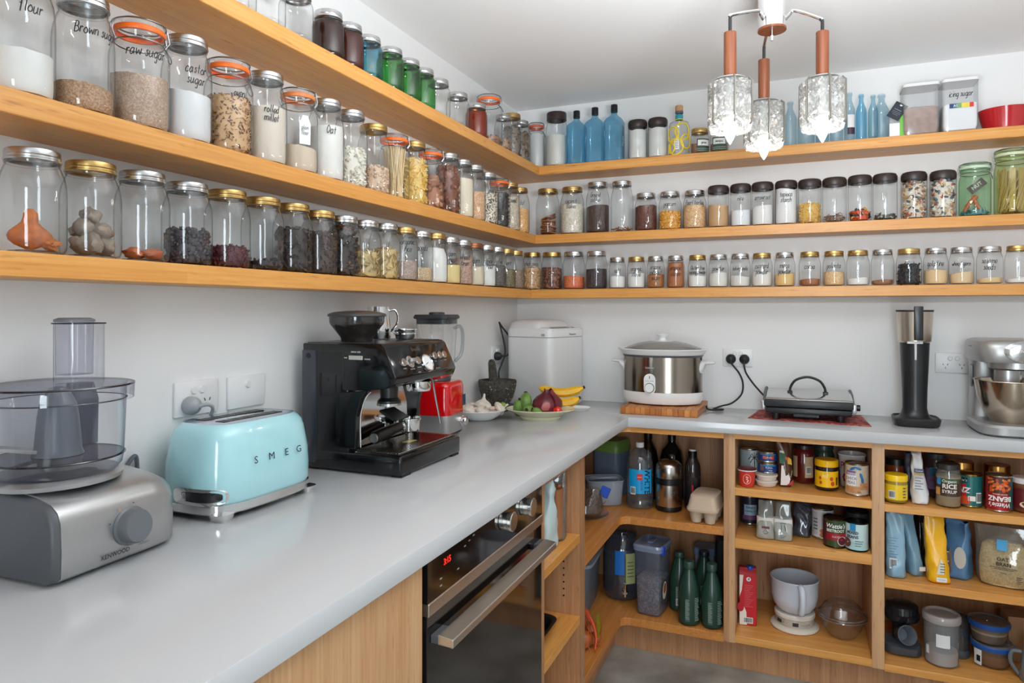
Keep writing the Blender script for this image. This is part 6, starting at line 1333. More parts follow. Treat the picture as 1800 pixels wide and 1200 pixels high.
for i, (dz, lb) in enumerate(((.0435, 'lower one of two stacked blue fish cans'), (.0835, 'upper one of two stacked blue fish cans'))):
    t = can('fish_can', lb, 1.108, -.285, A1 + dz, .0345, .038, (28, 62, 128))
    f = wrap(.0345, .019, 0, .0012)
    patch(f, -.028, .030, .009, .012, mat((60, 160, 200)), t, 'label_line', 8)
    if i: 
        for dx in (-.010, .016): patch(f, dx - .007, dx + .007, -.006, .006, mat((196, 70, 60)), t, 'label_mark', 4)
        txt('TUNA', .011, wrap(.0345, .019, 0, .002), mat((240, 200, 170)), t)
    else: txt('TUNA', .009, wrap(.0345, .022, .15, .002), WHITE, t); txt('FREE', .006, wrap(.0345, .012, .3, .002), WHITE, t); patch(f, -.026, -.012, -.008, .008, mat((120, 80, 70)), t, 'label_mark', 3)
for i in range(2):
    tt = lathe_thing('white_tub', ('lower' if i == 0 else 'upper') + ' of two stacked small white plastic tubs under the blue cans', 'tub', (1.106, -.310, A1 + i * .0215), [('tub_body', [(0, .0005), (.030, .0005), (.033, .004), (.0365, .016)], mat((226, 220, 210), .35)), ('rim', [(.0355, .0155), (.039, .016), (.039, .0205), (.035, .0213), (0, .0213)], mat((214, 206, 194), .35))])
# chips bag
t = T('snack_bag', 'tall folded snack bag with green, orange and white print on the top level', 'bag', (1.168, -.290, A1), face(1.17, -.29, .2))
g = G(); rr = []
for z, w_, dx, d_ in ((.001, .028, .0, .020), (.02, .030, .002, .024), (.07, .030, .0, .024), (.11, .028, -.004, .018), (.14, .030, -.008, .010), (.162, .028, -.012, .004)):
    rr.append([Vector((d_ * cos(a) + .002 * noise.noise(Vector((a * 3, z * 40, 0))), dx + w_ * .8 * sin(a) + .003 * noise.noise(Vector((a * 2, z * 60, 5))), z)) for a in [2 * pi * j / 28 for j in range(28)]])
g.loft(rr).build('bag_body', mat((84, 50, 34), .22, bump=.3, bscale=40), t, ang=70)
f = lambda e=.0: flat((.0265 + e, 0, 0), (0, 1, 0), (-.06, 0, 1))
g = G(); q = f(.0); g.add([q(-.020, .008), q(.008, .008), q(.014, .03), q(.002, .075), q(-.016, .078)], [(0, 1, 2, 3, 4)]); g.build('white_panel', mat((232, 226, 220), .35), t)
for pts, c in ((((-.022, .085), (.0, .082), (-.004, .12), (-.024, .125)), (40, 92, 66)), (((-.018, .09), (.004, .084), (.010, .105), (-.006, .112)), (206, 84, 40)), (((.004, .085), (.020, .08), (.018, .10), (.008, .108)), (214, 164, 40)), (((-.016, .105), (-.002, .112), (-.008, .13), (-.022, .13)), (226, 220, 190)), (((.0, .008), (.022, .010), (.024, .03), (.012, .018)), (170, 34, 44))):
    g = G(); q = f(.002 - .1 * max(0, pts[0][1] - .06)); g.add([q(*p) for p in pts], [tuple(range(len(pts)))]); g.build('print_patch', mat(c, .3), t)
txt('POP', .014, (lambda q: lambda a, b: q(.018 - b * .4 + a * .25, .05 + a))(f(.001)), mat((226, 200, 160)), t)
t = lathe_thing('sauce_jar', 'big jar of dark red sauce with beige labels on the top level', 'jar', (1.232, -.200, A1), [('jar_body', [(0, .003), (.036, .003), (.039, .008), (.039, .10), (.033, .122), (.03, .126)], mat((92, 18, 20), .12, coat=.5)), ('lid', [(.031, .124), (.034, .126), (.034, .138), (.031, .14), (0, .14)], mat((40, 26, 24), .3))], face(1.23, -.2))
patch(wrap(.039, .065, .35), -.010, .022, -.042, .034, mat((196, 168, 128)), t, 'label', 6); patch(wrap(.039, .065, -.85), -.012, .010, -.042, .034, mat((196, 168, 128)), t, 'label', 4); barcode(wrap(.039, .05, .42, .0014), 0, 0, .018, .028, t)
t = lathe_thing('spread_jar', 'jar with bright yellow lid and yellow label in the left open cabinet', 'jar', (1.306, -.285, A1), [('jar_body', [(0, .003), (.034, .003), (.038, .008), (.038, .082), (.035, .088)], mat((40, 22, 14), .12)), ('lid', [(.036, .084), (.039, .085), (.039, .106), (.037, .108), (0, .108)], mat((240, 184, 10), .3)), ('label_sleeve', [(.0383, .014), (.0383, .070)], mat((244, 190, 14), .35))], face(1.306, -.285))
hand(['hot'], .010, wrap(.0384, .048, -.1, .0012), mat((246, 226, 160)), t)
for th, z, r in ((.42, .045, .006), (.52, .028, .007), (-.55, .046, .005), (-.5, .03, .005)):
    f = wrap(.0384, z, th, .0012); g = G(); g.add([f(r * cos(a), r * 1.2 * sin(a)) for a in [pi / 4 * i for i in range(8)]], [tuple(range(8))]); g.build('label_mark', mat((190, 70, 30)), t)
patch(wrap(.0384, .036, .95, .0012), -.004, .004, -.014, .014, mat((70, 60, 40)), t, 'label_mark', 2)
t = lathe_thing('glass_jar', 'green-labelled glass jar standing behind the yellow-lidded jar', 'jar', (1.300, -.165, A1), [('jar_body', [(0, .003), (.034, .003), (.037, .008), (.037, .10), (.03, .12)], mat((34, 62, 52), .15)), ('lid', [(.031, .12), (.034, .121), (.034, .137), (.031, .139), (0, .139)], mat((44, 52, 50), .3))], 0)
t = lathe_thing('enamel_mug', 'large white cup with red letters behind the chickpea can', 'cup', (1.392, -.205, A1), [('cup_body', [(0, .002), (.036, .002), (.038, .006), (.0445, .112), (.0475, .114), (.0475, .119), (.044, .12), (.042, .112), (.036, .01), (0, .008)], mat((220, 218, 214), .25))], face(1.39, -.2))
txt('PR', .036, wrap(.0425, .078, -.55, .001), mat((176, 40, 50)), t, bold=.01); txt('O', .05, wrap(.040, .035, -.35, .001), mat((186, 40, 48)), t, bold=.03)
t = can('chickpea_can', 'can of chick peas with a beige and blue label, right front of the top level', 1.401, -.315, A1, .0375, .110, (206, 190, 168))
W3 = lambda z, th=0, e=.0012: wrap(.0375, z, th, e)
patch(W3(.05), -.036, -.002, -.022, .030, mat((236, 234, 232)), t, 'label_panel', 8); patch(W3(.077), -.036, -.004, -.006, .008, mat((120, 84, 140)), t, 'label_band', 8)
txt('Organic', .007, W3(.078, -.55, .002), WHITE, t); txt('CHICK', .0125, W3(.060, -.50, .002), mat((50, 70, 110)), t); txt('PEAS', .0125, W3(.045, -.50, .002), mat((50, 70, 110)), t)
for th, z, a in ((-.35, .094, .6), (.1, .096, -.4), (.35, .07, 1.9), (.45, .055, 1.6)):
    f = W3(z, th, .0016); g = G(); g.add([f(.011 * cos(q) * cos(a) - .0045 * sin(q) * sin(a), .011 * cos(q) * sin(a) + .0045 * sin(q) * cos(a)) for q in [pi / 6 * i for i in range(12)]], [tuple(range(12))]); g.build('leaf_print', mat((34, 110, 160)), t)
for i in range(16):
    th, z = -.8 + (i % 8) * .24, .017 + (i // 8) * .012 + (.012 if i % 8 > 4 else 0); f = W3(z, th, .0018 + .0003 * (i % 3)); g = G(); g.add([f(.0062 * cos(q), .0062 * sin(q)) for q in [pi / 4 * k for k in range(8)]], [tuple(range(8))]); g.build('chickpea_print', mat((206 - 12 * (i % 3), 136, 84)), t)
txt('400g', .007, W3(.014, .2, .003), INK, t)
# level two
t = can('cake_tin', 'dark can with a pale blue printed label at the back left of the middle level', 1.040, -.180, A2, .033, .110, (34, 36, 52))
f = lambda z, e=.0012: wrap(.033, z, .1, e)
patch(f(.055), -.024, .024, -.018, .022, mat((150, 180, 204)), t, 'label_panel', 8); txt('DRIED', .011, f(.066, .002), mat((30, 40, 64)), t, bold=.02); txt('COFFEE CO', .008, f(.052, .002), mat((30, 40, 64)), t, bold=.02); patch(f(.028), -.03, .03, -.008, .008, mat((110, 70, 110)), t, 'label_band', 8)
CB_ = glass((220, 222, 218), (150, 152, 148), .10, .9, .20, (210, 212, 206))
for i, (x, y, lb, c) in enumerate(((1.104, -.335, 'clear pouch of white powder with a red-brown stamp, left one of two', (222, 216, 206)), (1.163, -.335, 'clear pouch of white powder with a black stamp, right one of two', (228, 226, 222)))):
    t = bag('powder_pouch', lb, (x, y, A2), face(x, y) + pi / 2, .066, .056, .132, CB_, topw=.72, pinch=.06, seed=i + 2, wr=.004)
    bag('', '', None, 0, .062, .051, .075, mat(c, .7), parent=t, topw=.97, pinch=.8, seed=i + 2, wr=.003, kind='white_powder')
    fq = flat((0, -.0335, .036), (1, 0, 0), (0, .02, 1))
    if i == 0:
        patch(fq, -.013, .013, .004, .012, mat((100, 44, 50)), t, 'stamp_bar', 1)
        g = G(); g.tube([fq(-.009, -.010), fq(0, .002), fq(.009, -.010), fq(.004, -.014), fq(-.004, -.014)], .0007, 4, True); g.build('stamp_outline', mat((100, 44, 50)), t)
    else:
        g = G(); g.tube([fq(-.007, -.008), fq(-.006, .02), fq(-.008, .03), fq(.008, .03), fq(.006, .02), fq(.008, .004)], .0009, 4); g.build('stamp_outline', INK, t)
        for k in range(3): patch(fq, -.010, .010 - k * .004, -.016 - k * .005, -.0145 - k * .005, DKGREY, t, 'stamp_line', 1)
bag('dark_pouch', 'crinkled clear pouch with dark grey contents right of the white powder pouches', (1.226, -.262, A2), face(1.226, -.262) + pi / 2 - .3, .060, .046, .120, glass((120, 126, 140), (60, 64, 76), .08, 1, .5, (80, 84, 98)), topw=.8, pinch=.06, seed=9, wr=.008)
bag('paper_pouch', 'brown paper pouch in the shade behind the powder pouches', (1.135, -.215, A2), face(1.135, -.215) + pi / 2, .07, .05, .105, mat((150, 124, 96), .7), topw=.9, pinch=.2, seed=12, wr=.003)
t = can('nut_can', 'white can with a picture of nuts behind the beetroot can', 1.294, -.250, A2, .037, .108, (212, 212, 212))
f = wrap(.037, .055, -.3, .0012); patch(f, -.022, -.006, -.04, .04, mat((190, 190, 196)), t, 'label_panel', 4)
for i in range(4): patch(wrap(.037, .035 + i * .012, -.6, .0016), -.010, .006, -.002, .002, DKGREY, t, 'label_line', 2)
for i in range(6):
    f = wrap(.037, .016 + (i // 3) * .014, -.05 + (i % 3) * .26, .0016); g = G(); g.add([f(.008 * cos(q), .008 * sin(q)) for q in [pi / 4 * k for k in range(8)]], [tuple(range(8))]); g.build('nut_print', mat((196, 120, 80)), t)
f = wrap(.037, .088, .5, .0016); patch(f, -.006, .008, -.008, .008, mat((40, 80, 140)), t, 'label_mark', 3)
t = can('beetroot_can', 'dark green and red beetroot can at the front of the middle level', 1.331, -.335, A2, .0375, .100, (56, 72, 36), lidm=mat((70, 52, 34), .25, .9))
f = lambda z, th=0, e=.0012: wrap(.0375, z, th, e)
patch(f(.040), -.034, .040, -.012, .012, mat((150, 24, 40)), t, 'label_band', 12); patch(f(.05, -1.0), -.012, .010, -.04, .04, mat((84, 30, 36)), t, 'label_panel', 4)
txt("Wattie's", .0205, f(.076, .05, .002), WHITE, t, shear=.25, bold=.02, wid=.9); txt('BEETROOT', .0135, f(.060, .05, .002), mat((232, 236, 214)), t, bold=.03, wid=.85); txt('SLICED', .008, f(.040, .1, .002), mat((240, 220, 220)), t)
f2 = f(.026, .62, .0016); g = G(); g.add([f2(.016 * cos(q), .016 * sin(q)) for q in [pi / 8 * k for k in range(16)]], [tuple(range(16))]); g.build('bowl_print', mat((230, 214, 200)), t)
f2 = f(.026, .62, .0024); g = G(); g.add([f2(.0135 * cos(q), .0135 * sin(q)) for q in [pi / 8 * k for k in range(16)]], [tuple(range(16))]); g.build('beet_print', mat((84, 22, 36)), t)
can('plain_can', 'black-rimmed can directly behind the mixed beans can', 1.405, -.262, A2, .036, .112, (50, 56, 60), lidm=mat((30, 30, 32), .3, .8))
t = can('beans_can', 'pale mint can of mixed beans at the right front of the middle level', 1.398, -.345, A2, .0365, .098, (196, 218, 218), lidm=mat((30, 30, 32), .3, .8))
f = lambda z, th=0, e=.0012: wrap(.0365, z, th, e)
patch(f(.082, -.35), -.008, .010, -.012, .012, mat((40, 140, 190)), t, 'label_badge', 4); txt('MIXED', .0135, f(.063, -.35, .002), mat((24, 40, 70)), t, bold=.03, wid=.9); txt('BEANS', .0135, f(.049, -.35, .002), mat((24, 40, 70)), t, bold=.03, wid=.9)
for i in range(3): patch(f(.036 - i * .008, .2, .0016), -.012, .014 - i * .004, -.001, .001, DKGREY, t, 'label_line', 3)
f2 = f(.028, -.85, .0018); g = G(); g.add([f2(.014 * cos(q), .016 * sin(q)) for q in [pi / 8 * k for k in range(16)]], [tuple(range(16))]); g.build('bowl_print', mat((110, 60, 46)), t)
patch(f(.018, .3, .0008), -.034, .02, -.012, .014, mat((168, 206, 204)), t, 'label_band', 8)
# level three
x, y = 1.038, -.262
t = T('milk_carton', 'tall red milk carton with a blue cap and white swirl', 'carton', (x, y, A3), R(6))
G().box(-.030, .030, -.030, .030, .001, .188, .002, 1).build('carton_body', mat((190, 18, 36), .3), t, smooth=False)
G().loft([[Vector((sx_ * .03 * k, sy_ * .03 * k2, z)) for sx_, sy_ in ((1, 1), (-1, 1), (-1, -1), (1, -1))] for k, k2, z in ((1, 1, .187), (1, .5, .206), (1, .46, .208))]).build('carton_top', mat((172, 20, 34), .3), t, smooth=False)
G().lathe([(.0125, .196), (.0135, .198), (.0135, .213), (.012, .215), (0, .215)], 22, (.008, -.006, 0)).build('cap', mat((26, 70, 170), .3), t)
f = lambda e=.0008: flat((0, -.030 - e, 0), (1, 0, 0), (0, 0, 1))
g = G(); q = f(.0006); g.add([q(-.0299, .186), q(-.016, .186), q(-.022, .13), q(-.0299, .105)], [(0, 1, 2, 3)]); g.add([q(-.0299, .002), q(-.004, .002), q(-.006, .05), q(-.016, .075), q(-.0299, .085)], [(0, 1, 2, 3, 4)]); g.build('white_swirl', mat((236, 226, 216)), t, smooth=False)
g = G(); q = f(.001); g.add([q(-.026 + .012 * cos(a), .068 + .018 * sin(a)) for a in [pi / 8 * k for k in range(16)]], [tuple(range(16))]); g.build('red_splash', mat((176, 14, 30)), t)
q = f(.0014); g = G(); g.add([q(.002 + .008 * cos(a), .172 + .008 * sin(a)) for a in [pi / 8 * k for k in range(16)]], [tuple(range(16))]); g.build('round_badge', WHITE, t); txt('d', .014, flat((.002, -.032, .173), (1, 0, 0), (0, 0, 1)), mat((30, 40, 100)), t, bold=.03)
for i in range(13): patch(f(.001), -.012, .018 - (i % 4) * .004, .148 - i * .0065, .1495 - i * .0065, mat((216, 110, 110)), t, 'print_line', 1)
barcode(flat((0, -.0312, 0), (1, 0, 0), (0, 0, 1)), .000, .02, .034, .022, t)
# kitchen scales with jug bowl
t = T('kitchen_scales', 'white and grey round kitchen scales on the bottom level', 'scales', (1.200, -.225, A3), face(1.2, -.22))
G().lathe([(0, .0), (.080, .0), (.084, .004), (.084, .009), (.078, .013), (.066, .016), (0, .016)], 48).build('scale_base', mat((222, 214, 200), .3), t)
G().lathe([(.066, .015), (.067, .018), (.067, .042), (.066, .044)], 48).build('dial_band', mat((180, 172, 160), .3), t)
G().lathe([(.066, .043), (.070, .046), (.070, .056), (.066, .060), (0, .060)], 48).build('weighing_plate', mat((220, 214, 204), .3), t)
for i, th in enumerate((-.85, -.62, -.4, .05, .42, .62, .8)):
    if i in (0, 3): patch(wrap(.0672, .030, th), -.014 if i == 0 else -.010, .010, -.006, .007, mat((40, 38, 38)), t, 'dial_window', 5)
    else: txt(('0', '100', '', '', 'lb oz', '1 kg', '500')[i] or '0', .006, wrap(.0672, .030, th), INK, t)
t = T('white_jug', 'big white plastic jug bowl standing on the kitchen scales', 'jug', (1.200, -.225, A3 + .0605), face(1.2, -.22, .25))
BWL = mat((208, 214, 224), .3)
G().lathe([(0, .002), (.052, .002), (.058, .005), (.074, .028), (.081, .06), (.0835, .118), (.0850, .120), (.0835, .122), (.080, .120), (.077, .06), (.07, .03), (.05, .008), (0, .008)], 56).build('jug_body', BWL, t)
g = G(); g.tube(spline([(.078, 0, .113), (.096, 0, .112), (.108, 0, .095), (.108, 0, .06), (.098, 0, .028), (.082, 0, .022)], 6), [.011] * 31, 10); g.build('handle', BWL, t)
# glass casserole
t = T('glass_casserole', 'clear round glass casserole with its glass lid, right of the scales', 'casserole', (1.358, -.240, A3))
CG = glass((242, 240, 238), (170, 160, 152), .03, 1.3, .03, (210, 200, 192))
G().lathe([(0, .004), (.040, .002), (.048, .006), (.066, .035), (.074, .066), (.080, .070), (.080, .074), (.076, .076)], 48).build('casserole_body', CG, t)
for zz in (.0705, .0795):
    g = G(); g.tube([(.080 * cos(a), .080 * sin(a), zz) for a in [2 * pi * i / 48 for i in range(48)]], .0024, 6, True); g.build('rim', glass((226, 222, 218), (150, 140, 132), .02, 1.6, .12, (220, 212, 206)), t)
ld = G().lathe([(.079, .076), (.079, .080), (.072, .084), (.062, .106), (.042, .122), (.030, .126), (.030, .130), (.024, .132), (0, .132)], 48).build('glass_lid', CG, t)
# ================================================================ things in the right open cabinet
B1, B2, B3 = .661, .411, .129
t = lathe_thing('mustard_jar', 'yellow-lidded jar with a yellow barcode label, left end of the right cabinet', 'jar', (1.517, -.340, B1), [('jar_body', [(0, .003), (.031, .003), (.0345, .008), (.0345, .070), (.033, .074)], mat((150, 128, 50), .12)), ('lid', [(.0335, .072), (.0355, .073), (.0355, .091), (.034, .093), (0, .093)], mat((244, 200, 20), .3)), ('label_sleeve', [(.0348, .012), (.0348, .062)], mat((232, 196, 30), .35))], face(1.517, -.34))
barcode(wrap(.0348, .030, -.35, .0012), 0, 0, .020, .026, t)
for i in range(4): patch(wrap(.0348, .052 - i * .010, .75, .0012), -.005, .006, -.0018, .0018, mat((60, 70, 90)), t, 'label_line', 2)
lathe_thing('dark_jar', 'black-capped jar standing behind the mustard jar', 'jar', (1.530, -.230, B1), [('jar_body', [(0, .003), (.033, .003), (.036, .008), (.036, .09), (.03, .105)], mat((126, 56, 30), .15)), ('cap', [(.031, .104), (.033, .105), (.033, .125), (.03, .128), (0, .128)], BLACK)])
t = bag('crumpled_bag', 'crumpled white paper bag with its top twisted, between the mustard and rice syrup jars', (1.588, -.330, B1), face(1.588, -.33) + pi / 2, .048, .036, .168, mat((226, 226, 228), .5, bump=.4, bscale=40), topw=.7, pinch=.35, seed=15, wr=.010, lean=-.05)
patch(flat((-.004, -.026, .112), (1, 0, 0), (0, .1, 1)), -.012, .016, -.006, .006, mat((34, 40, 70)), t, 'label_band', 1); txt('Gluten', .008, flat((-.002, -.0275, .112), (1, 0, 0), (0, .1, 1)), WHITE, t); patch(flat((-.004, -.0262, .100), (1, 0, 0), (0, .1, 1)), -.012, .016, -.003, .003, mat((170, 140, 60)), t, 'label_band', 1)
for i in range(5): patch(flat((-.004, -.0275, .088 - i * .009), (1, 0, 0), (0, .05, 1)), -.010, .014 - (i % 2) * .006, -.0015, .0015, mat((120, 124, 134)), t, 'print_line', 1)
t = bag('blue_bag', 'dark navy bag half hidden behind the crumpled white bag', (1.572, -.270, B1), face(1.57, -.27) + pi / 2, .050, .035, .155, mat((28, 34, 60), .4), topw=.85, pinch=.3, seed=21, wr=.006)
t = lathe_thing('jam_jar', 'tall jar with purple and blue label in the shade behind the rice syrup', 'jar', (1.652, -.215, B1), [('jar_body', [(0, .003), (.030, .003), (.033, .008), (.033, .12), (.028, .135)], mat((60, 44, 44), .15)), ('lid', [(.029, .134), (.031, .135), (.031, .15), (0, .151)], mat((50, 54, 60), .3)), ('label_sleeve', [(.0333, .03), (.0333, .10)], mat((120, 92, 120), .4))], face(1.652, -.215))
patch(wrap(.0333, .09, -.2, .0012), -.012, .010, -.014, .014, mat((46, 110, 140)), t, 'label_badge', 4); txt('PINK', .010, wrap(.0333, .06, -.2, .0012), mat((60, 40, 60)), t)
t = lathe_thing('syrup_jar', 'jar of cloudy rice syrup with a green and brown label', 'jar', (1.670, -.330, B1), [('jar_body', [(0, .003), (.033, .003), (.0365, .008), (.0365, .105), (.031, .122), (.030, .126)], glass((206, 204, 194), (130, 128, 120), .03, 1, .15, (200, 196, 186), 0)), ('syrup', [(0, .005), (.033, .005), (.0345, .010), (.0345, .100), (0, .102)], mat((214, 188, 146), .3)), ('lid', [(.031, .122), (.033, .123), (.033, .138), (.031, .14), (0, .14)], mat((46, 44, 42), .4)), ('label_sleeve', [(.0368, .038), (.0368, .094)], mat((70, 46, 34), .4))], face(1.67, -.33))
f = lambda z, th=0, e=.0012: wrap(.0368, z, th, e)
patch(f(.088), -.034, .034, -.007, .007, mat((58, 84, 50)), t, 'label_band', 10); txt('Organic', .013, f(.087, .1, .002), mat((226, 232, 220)), t, bold=.01); txt('RICE', .020, f(.070, .1, .002), mat((238, 232, 222)), t, bold=.03); txt('SYRUP', .0145, f(.053, .1, .002), mat((238, 232, 222)), t, bold=.02); patch(f(.086, -.75, .002), -.007, .007, -.012, .010, mat((40, 130, 190)), t, 'label_badge', 3); patch(f(.052, -.85, .0016), -.008, .008, -.012, .012, mat((200, 140, 70)), t, 'label_picture', 3)
t = can('soup_can', 'teal and red can with a barcode between the rice syrup and the upside-down can', 1.737, -.298, B1, .0345, .108, (20, 100, 100), lidm=mat((170, 140, 80), .25, 1))
f = lambda z, th=0, e=.0012: wrap(.0345, z, th, e)
patch(f(.055, -.65), -.018, .012, -.03, .02, mat((190, 30, 34)), t, 'label_panel', 5); txt('NZ', .024, f(.055, -.55, .002), WHITE, t, bold=.04, shear=.2); patch(f(.088, -.6, .0016), -.016, .014, -.006, .008, INK, t, 'label_band', 4); txt("tie's", .012, f(.088, -.5, .0026), WHITE, t, shear=.2)
patch(f(.024, -.3, .0016), -.022, .010, -.014, .012, mat((196, 70, 34)), t, 'label_picture', 5); patch(f(.03, .2, .0016), -.012, .008, -.008, .008, mat((230, 228, 220)), t, 'label_panel', 3); barcode(f(.033, .75, .0016), 0, 0, .018, .034, t)
t = can('baked_beans_can', 'upside-down red can of baked beans in the right open cabinet', 1.811, -.322, B1, .0365, .116, (160, 24, 30))
f = lambda z, th=0, e=.0012: wrap(.0368, z, th, e)
patch(f(.084), -.030, .034, -.022, .026, mat((70, 40, 30)), t, 'label_picture', 10); patch(f(.06, 1.05), -.010, .010, -.05, .05, mat((20, 84, 88)), t, 'label_panel', 3)
for i in range(48):
    sr = random.Random(i); ff = f(.066 + sr.random() * .040, -.75 + sr.random() * 1.6, .0016 + .0003 * (i % 4)); g = G(); a0 = sr.random() * 3
    g.add([ff(.0052 * cos(q) * cos(a0) - .0036 * sin(q) * sin(a0), .0052 * cos(q) * sin(a0) + .0036 * sin(q) * cos(a0)) for q in [pi / 4 * k for k in range(8)]], [tuple(range(8))]); g.build('bean_print', mat(((214, 96, 34), (196, 74, 26), (226, 124, 56))[i % 3]), t)
ud = lambda z, th, e=.0024: (lambda q: lambda a, b: q(-a, -b))(f(z, th, e))
txt('BEANZ', .021, ud(.044, .1), mat((238, 236, 230)), t, bold=.04, wid=.95); txt("Wattie's", .0195, ud(.024, .1), WHITE, t, bold=.02, shear=.25, wid=.9); txt('BAKED BEANS', .006, ud(.058, .1), mat((240, 220, 200)), t)
lathe_thing('brass_can', 'can with a brass-coloured lid in the dark behind the teal can', 'can', (1.730, -.200, B1), [('can_body', [(0, .001), (.036, .001), (.0375, .004), (.0375, .125), (.036, .128), (0, .126)], mat((160, 116, 60), .25, 1))])
lathe_thing('brass_can', 'can with a brass-coloured lid in the dark behind the upside-down can', 'can', (1.835, -.195, B1), [('can_body', [(0, .001), (.036, .001), (.0375, .004), (.0375, .12), (.036, .123), (0, .121)], mat((160, 116, 60), .25, 1))])
t = lathe_thing('coffee_jar', 'jar with a white lid and dark red label at the right edge', 'jar', (1.885, -.310, B1), [('jar_body', [(0, .003), (.032, .003), (.0355, .008), (.0355, .085), (.033, .094)], mat((110, 66, 40), .15)), ('lid', [(.0335, .092), (.036, .093), (.036, .107), (.034, .109), (0, .109)], mat((232, 230, 226), .3)), ('label_sleeve', [(.0358, .014), (.0358, .078)], mat((96, 26, 30), .4))], face(1.885, -.31))
g = G(); f = wrap(.0358, .028, .1, .0014); g.add([f(.018 * cos(q), .010 * sin(q)) for q in [pi / 8 * k for k in range(16)]], [tuple(range(16))]); g.build('cup_print', mat((214, 190, 160)), t)
# second level pouches
PB = mat((136, 172, 192), .28, bump=.25, bscale=24)
t = bag('flour_pouch', 'pale blue foil pouch standing at the left end of the right cabinet', (1.516, -.330, B2), face(1.516, -.33) + pi / 2 + .1, .058, .078, .212, PB, topw=.95, pinch=.10, seed=31, wr=.006)
barcode(flat((-.010, -.0435, .05), (1, 0, 0), (0, .0, 1)), 0, 0, .022, .034, t)
for i in range(8): patch(flat((-.008, -.043, .135 - i * .009), (1, 0, 0), (0, .12, 1)), -.015, .012 - (i % 3) * .005, -.001, .001, mat((80, 110, 140)), t, 'print_line', 1)
g = G(); f = flat((.0305, -.008, .09), (0, 1, 0), (0, 0, 1)); g.add([f(.014 * cos(q), .034 * sin(q)) for q in [pi / 8 * k for k in range(16)]], [tuple(range(16))]); g.build('clear_window', mat((204, 200, 192), .3), t)
t = bag('flour_pouch', 'pale blue foil pouch leaning right behind the first one', (1.578, -.290, B2), face(1.57, -.31) + pi / 2 + .5, .042, .062, .205, mat((124, 160, 182), .3, bump=.25, bscale=24), topw=.9, pinch=.1, seed=33, wr=.005, lean=-.12)
patch(flat((.005, -.0395, .028), (1, 0, 0), (0, 0, 1)), -.010, .010, -.007, .007, WHITE, t, 'sticker', 1)
lathe_thing('dark_bottle', 'dark glass bottle standing between the blue and yellow pouches', 'bottle', (1.610, -.175, B2), [('bottle_body', [(0, .003), (.03, .003), (.032, .008), (.032, .13), (.02, .16), (.014, .175), (.014, .2)], mat((34, 24, 18), .1)), ('cap', [(.0155, .198), (.0155, .218), (0, .22)], BLACK)])
t = bag('sugar_pouch', 'yellow and orange foil pouch in the right cabinet', (1.640, -.332, B2), face(1.632, -.33) + pi / 2 + .25, .062, .066, .215, mat((240, 178, 24), .28, bump=.25, bscale=24), topw=.95, pinch=.08, seed=35, wr=.006, lean=-.06)
g = G(); f = flat((-.004, -.0405, .055), (1, 0, 0), (0, 0, 1)); g.add([f(-.010, -.022), f(.012, -.022), f(.012, .012), f(.002, .030)], [(0, 1, 2, 3)]); g.build('label_panel', mat((226, 222, 206)), t, smooth=False)
for i in range(4): patch(flat((.002, -.0415, .068 - i * .009), (1, 0, 0), (0, 0, 1)), -.006, .008, -.0012, .0012, mat((60, 90, 60)), t, 'print_line', 1)
patch(flat((.002, -.0405, .016), (1, 0, 0), (0, 0, 1)), -.016, .014, -.007, .007, WHITE, t, 'sticker', 1); txt('best before', .005, flat((.001, -.0415, .016), (1, 0, 0), (0, 0, 1)), mat((60, 80, 160)), t)
g = G(); f = flat((.036, .0, .07), (0, 1, 0), (0, 0, 1)); g.add([f(.014 * cos(q), .044 * sin(q)) for q in [pi / 8 * k for k in range(16)]], [tuple(range(16))]); g.build('clear_window', mat((206, 190, 170), .3), t)
bag('clear_pouch', 'crinkled clear pouch with brown bits behind the yellow pouch', (1.678, -.165, B2), face(1.69, -.19) + pi / 2, .055, .05, .20, glass((190, 180, 170), (110, 96, 84), .08, 1, .35, (120, 84, 60)), topw=.9, pinch=.1, seed=37, wr=.008)
t = bag('flour_pouch', 'steel-blue foil pouch with an oval clear window, left of the oat bran', (1.711, -.262, B2), face(1.722, -.26) + pi / 2 - .3, .074, .075, .185, mat((82, 124, 164), .28, bump=.25, bscale=24), topw=.9, pinch=.10, seed=39, wr=.007)
barcode(flat((-.022, -.0435, .07), (1, 0, 0), (0, 0, 1)), 0, 0, .018, .036, t)
g = G(); f = flat((.018, -.0435, .075), (1, 0, 0), (0, 0, 1)); g.add([f(.018 * cos(q), .036 * sin(q)) for q in [pi / 8 * k for k in range(16)]], [tuple(range(16))]); g.build('clear_window', mat((200, 196, 186), .3), t)
t = T('oat_bran_bag', 'large clear resealable bag of oat bran with a blue badge', 'bag', (1.829, -.300, B2), face(1.818, -.3) + pi / 2)
def bell(s, k=1.0):
    out = []
    for z, w_, d_ in ((.001, .056, .020), (.006, .066, .030), (.03, .070, .034), (.07, .072, .034), (.11, .068, .028), (.14, .062, .020), (.152, .048, .012)):
        out.append([Vector((p.x + .003 * noise.noise(Vector((p.x * 40, z * 40, 1))), p.y + .003 * noise.noise(Vector((p.x * 30, z * 30, 7))), z * k)) for p in se(0, 0, w_ * s, d_ * s, z, 2.6, 40)])
    return out
G().loft(bell(.93, .94)).build('oat_bran', grain((222, 196, 146), (206, 178, 126), (230, 208, 164), .004), t, kind='stuff')
G().loft([se(0, 0, .060, .022, .0005, 3, 40), se(0, 0, .073, .036, .02, 3, 40), se(0, 0, .076, .039, .07, 3, 40), se(0, 0, .075, .034, .11, 3, 40), se(0, 0, .077, .014, .15, 3, 40), se(0, 0, .080, .002, .19, 3, 40)], True, False).build('bag_film', glass((232, 230, 220), (176, 172, 156), .06, 1, .10, (224, 218, 200)), t)
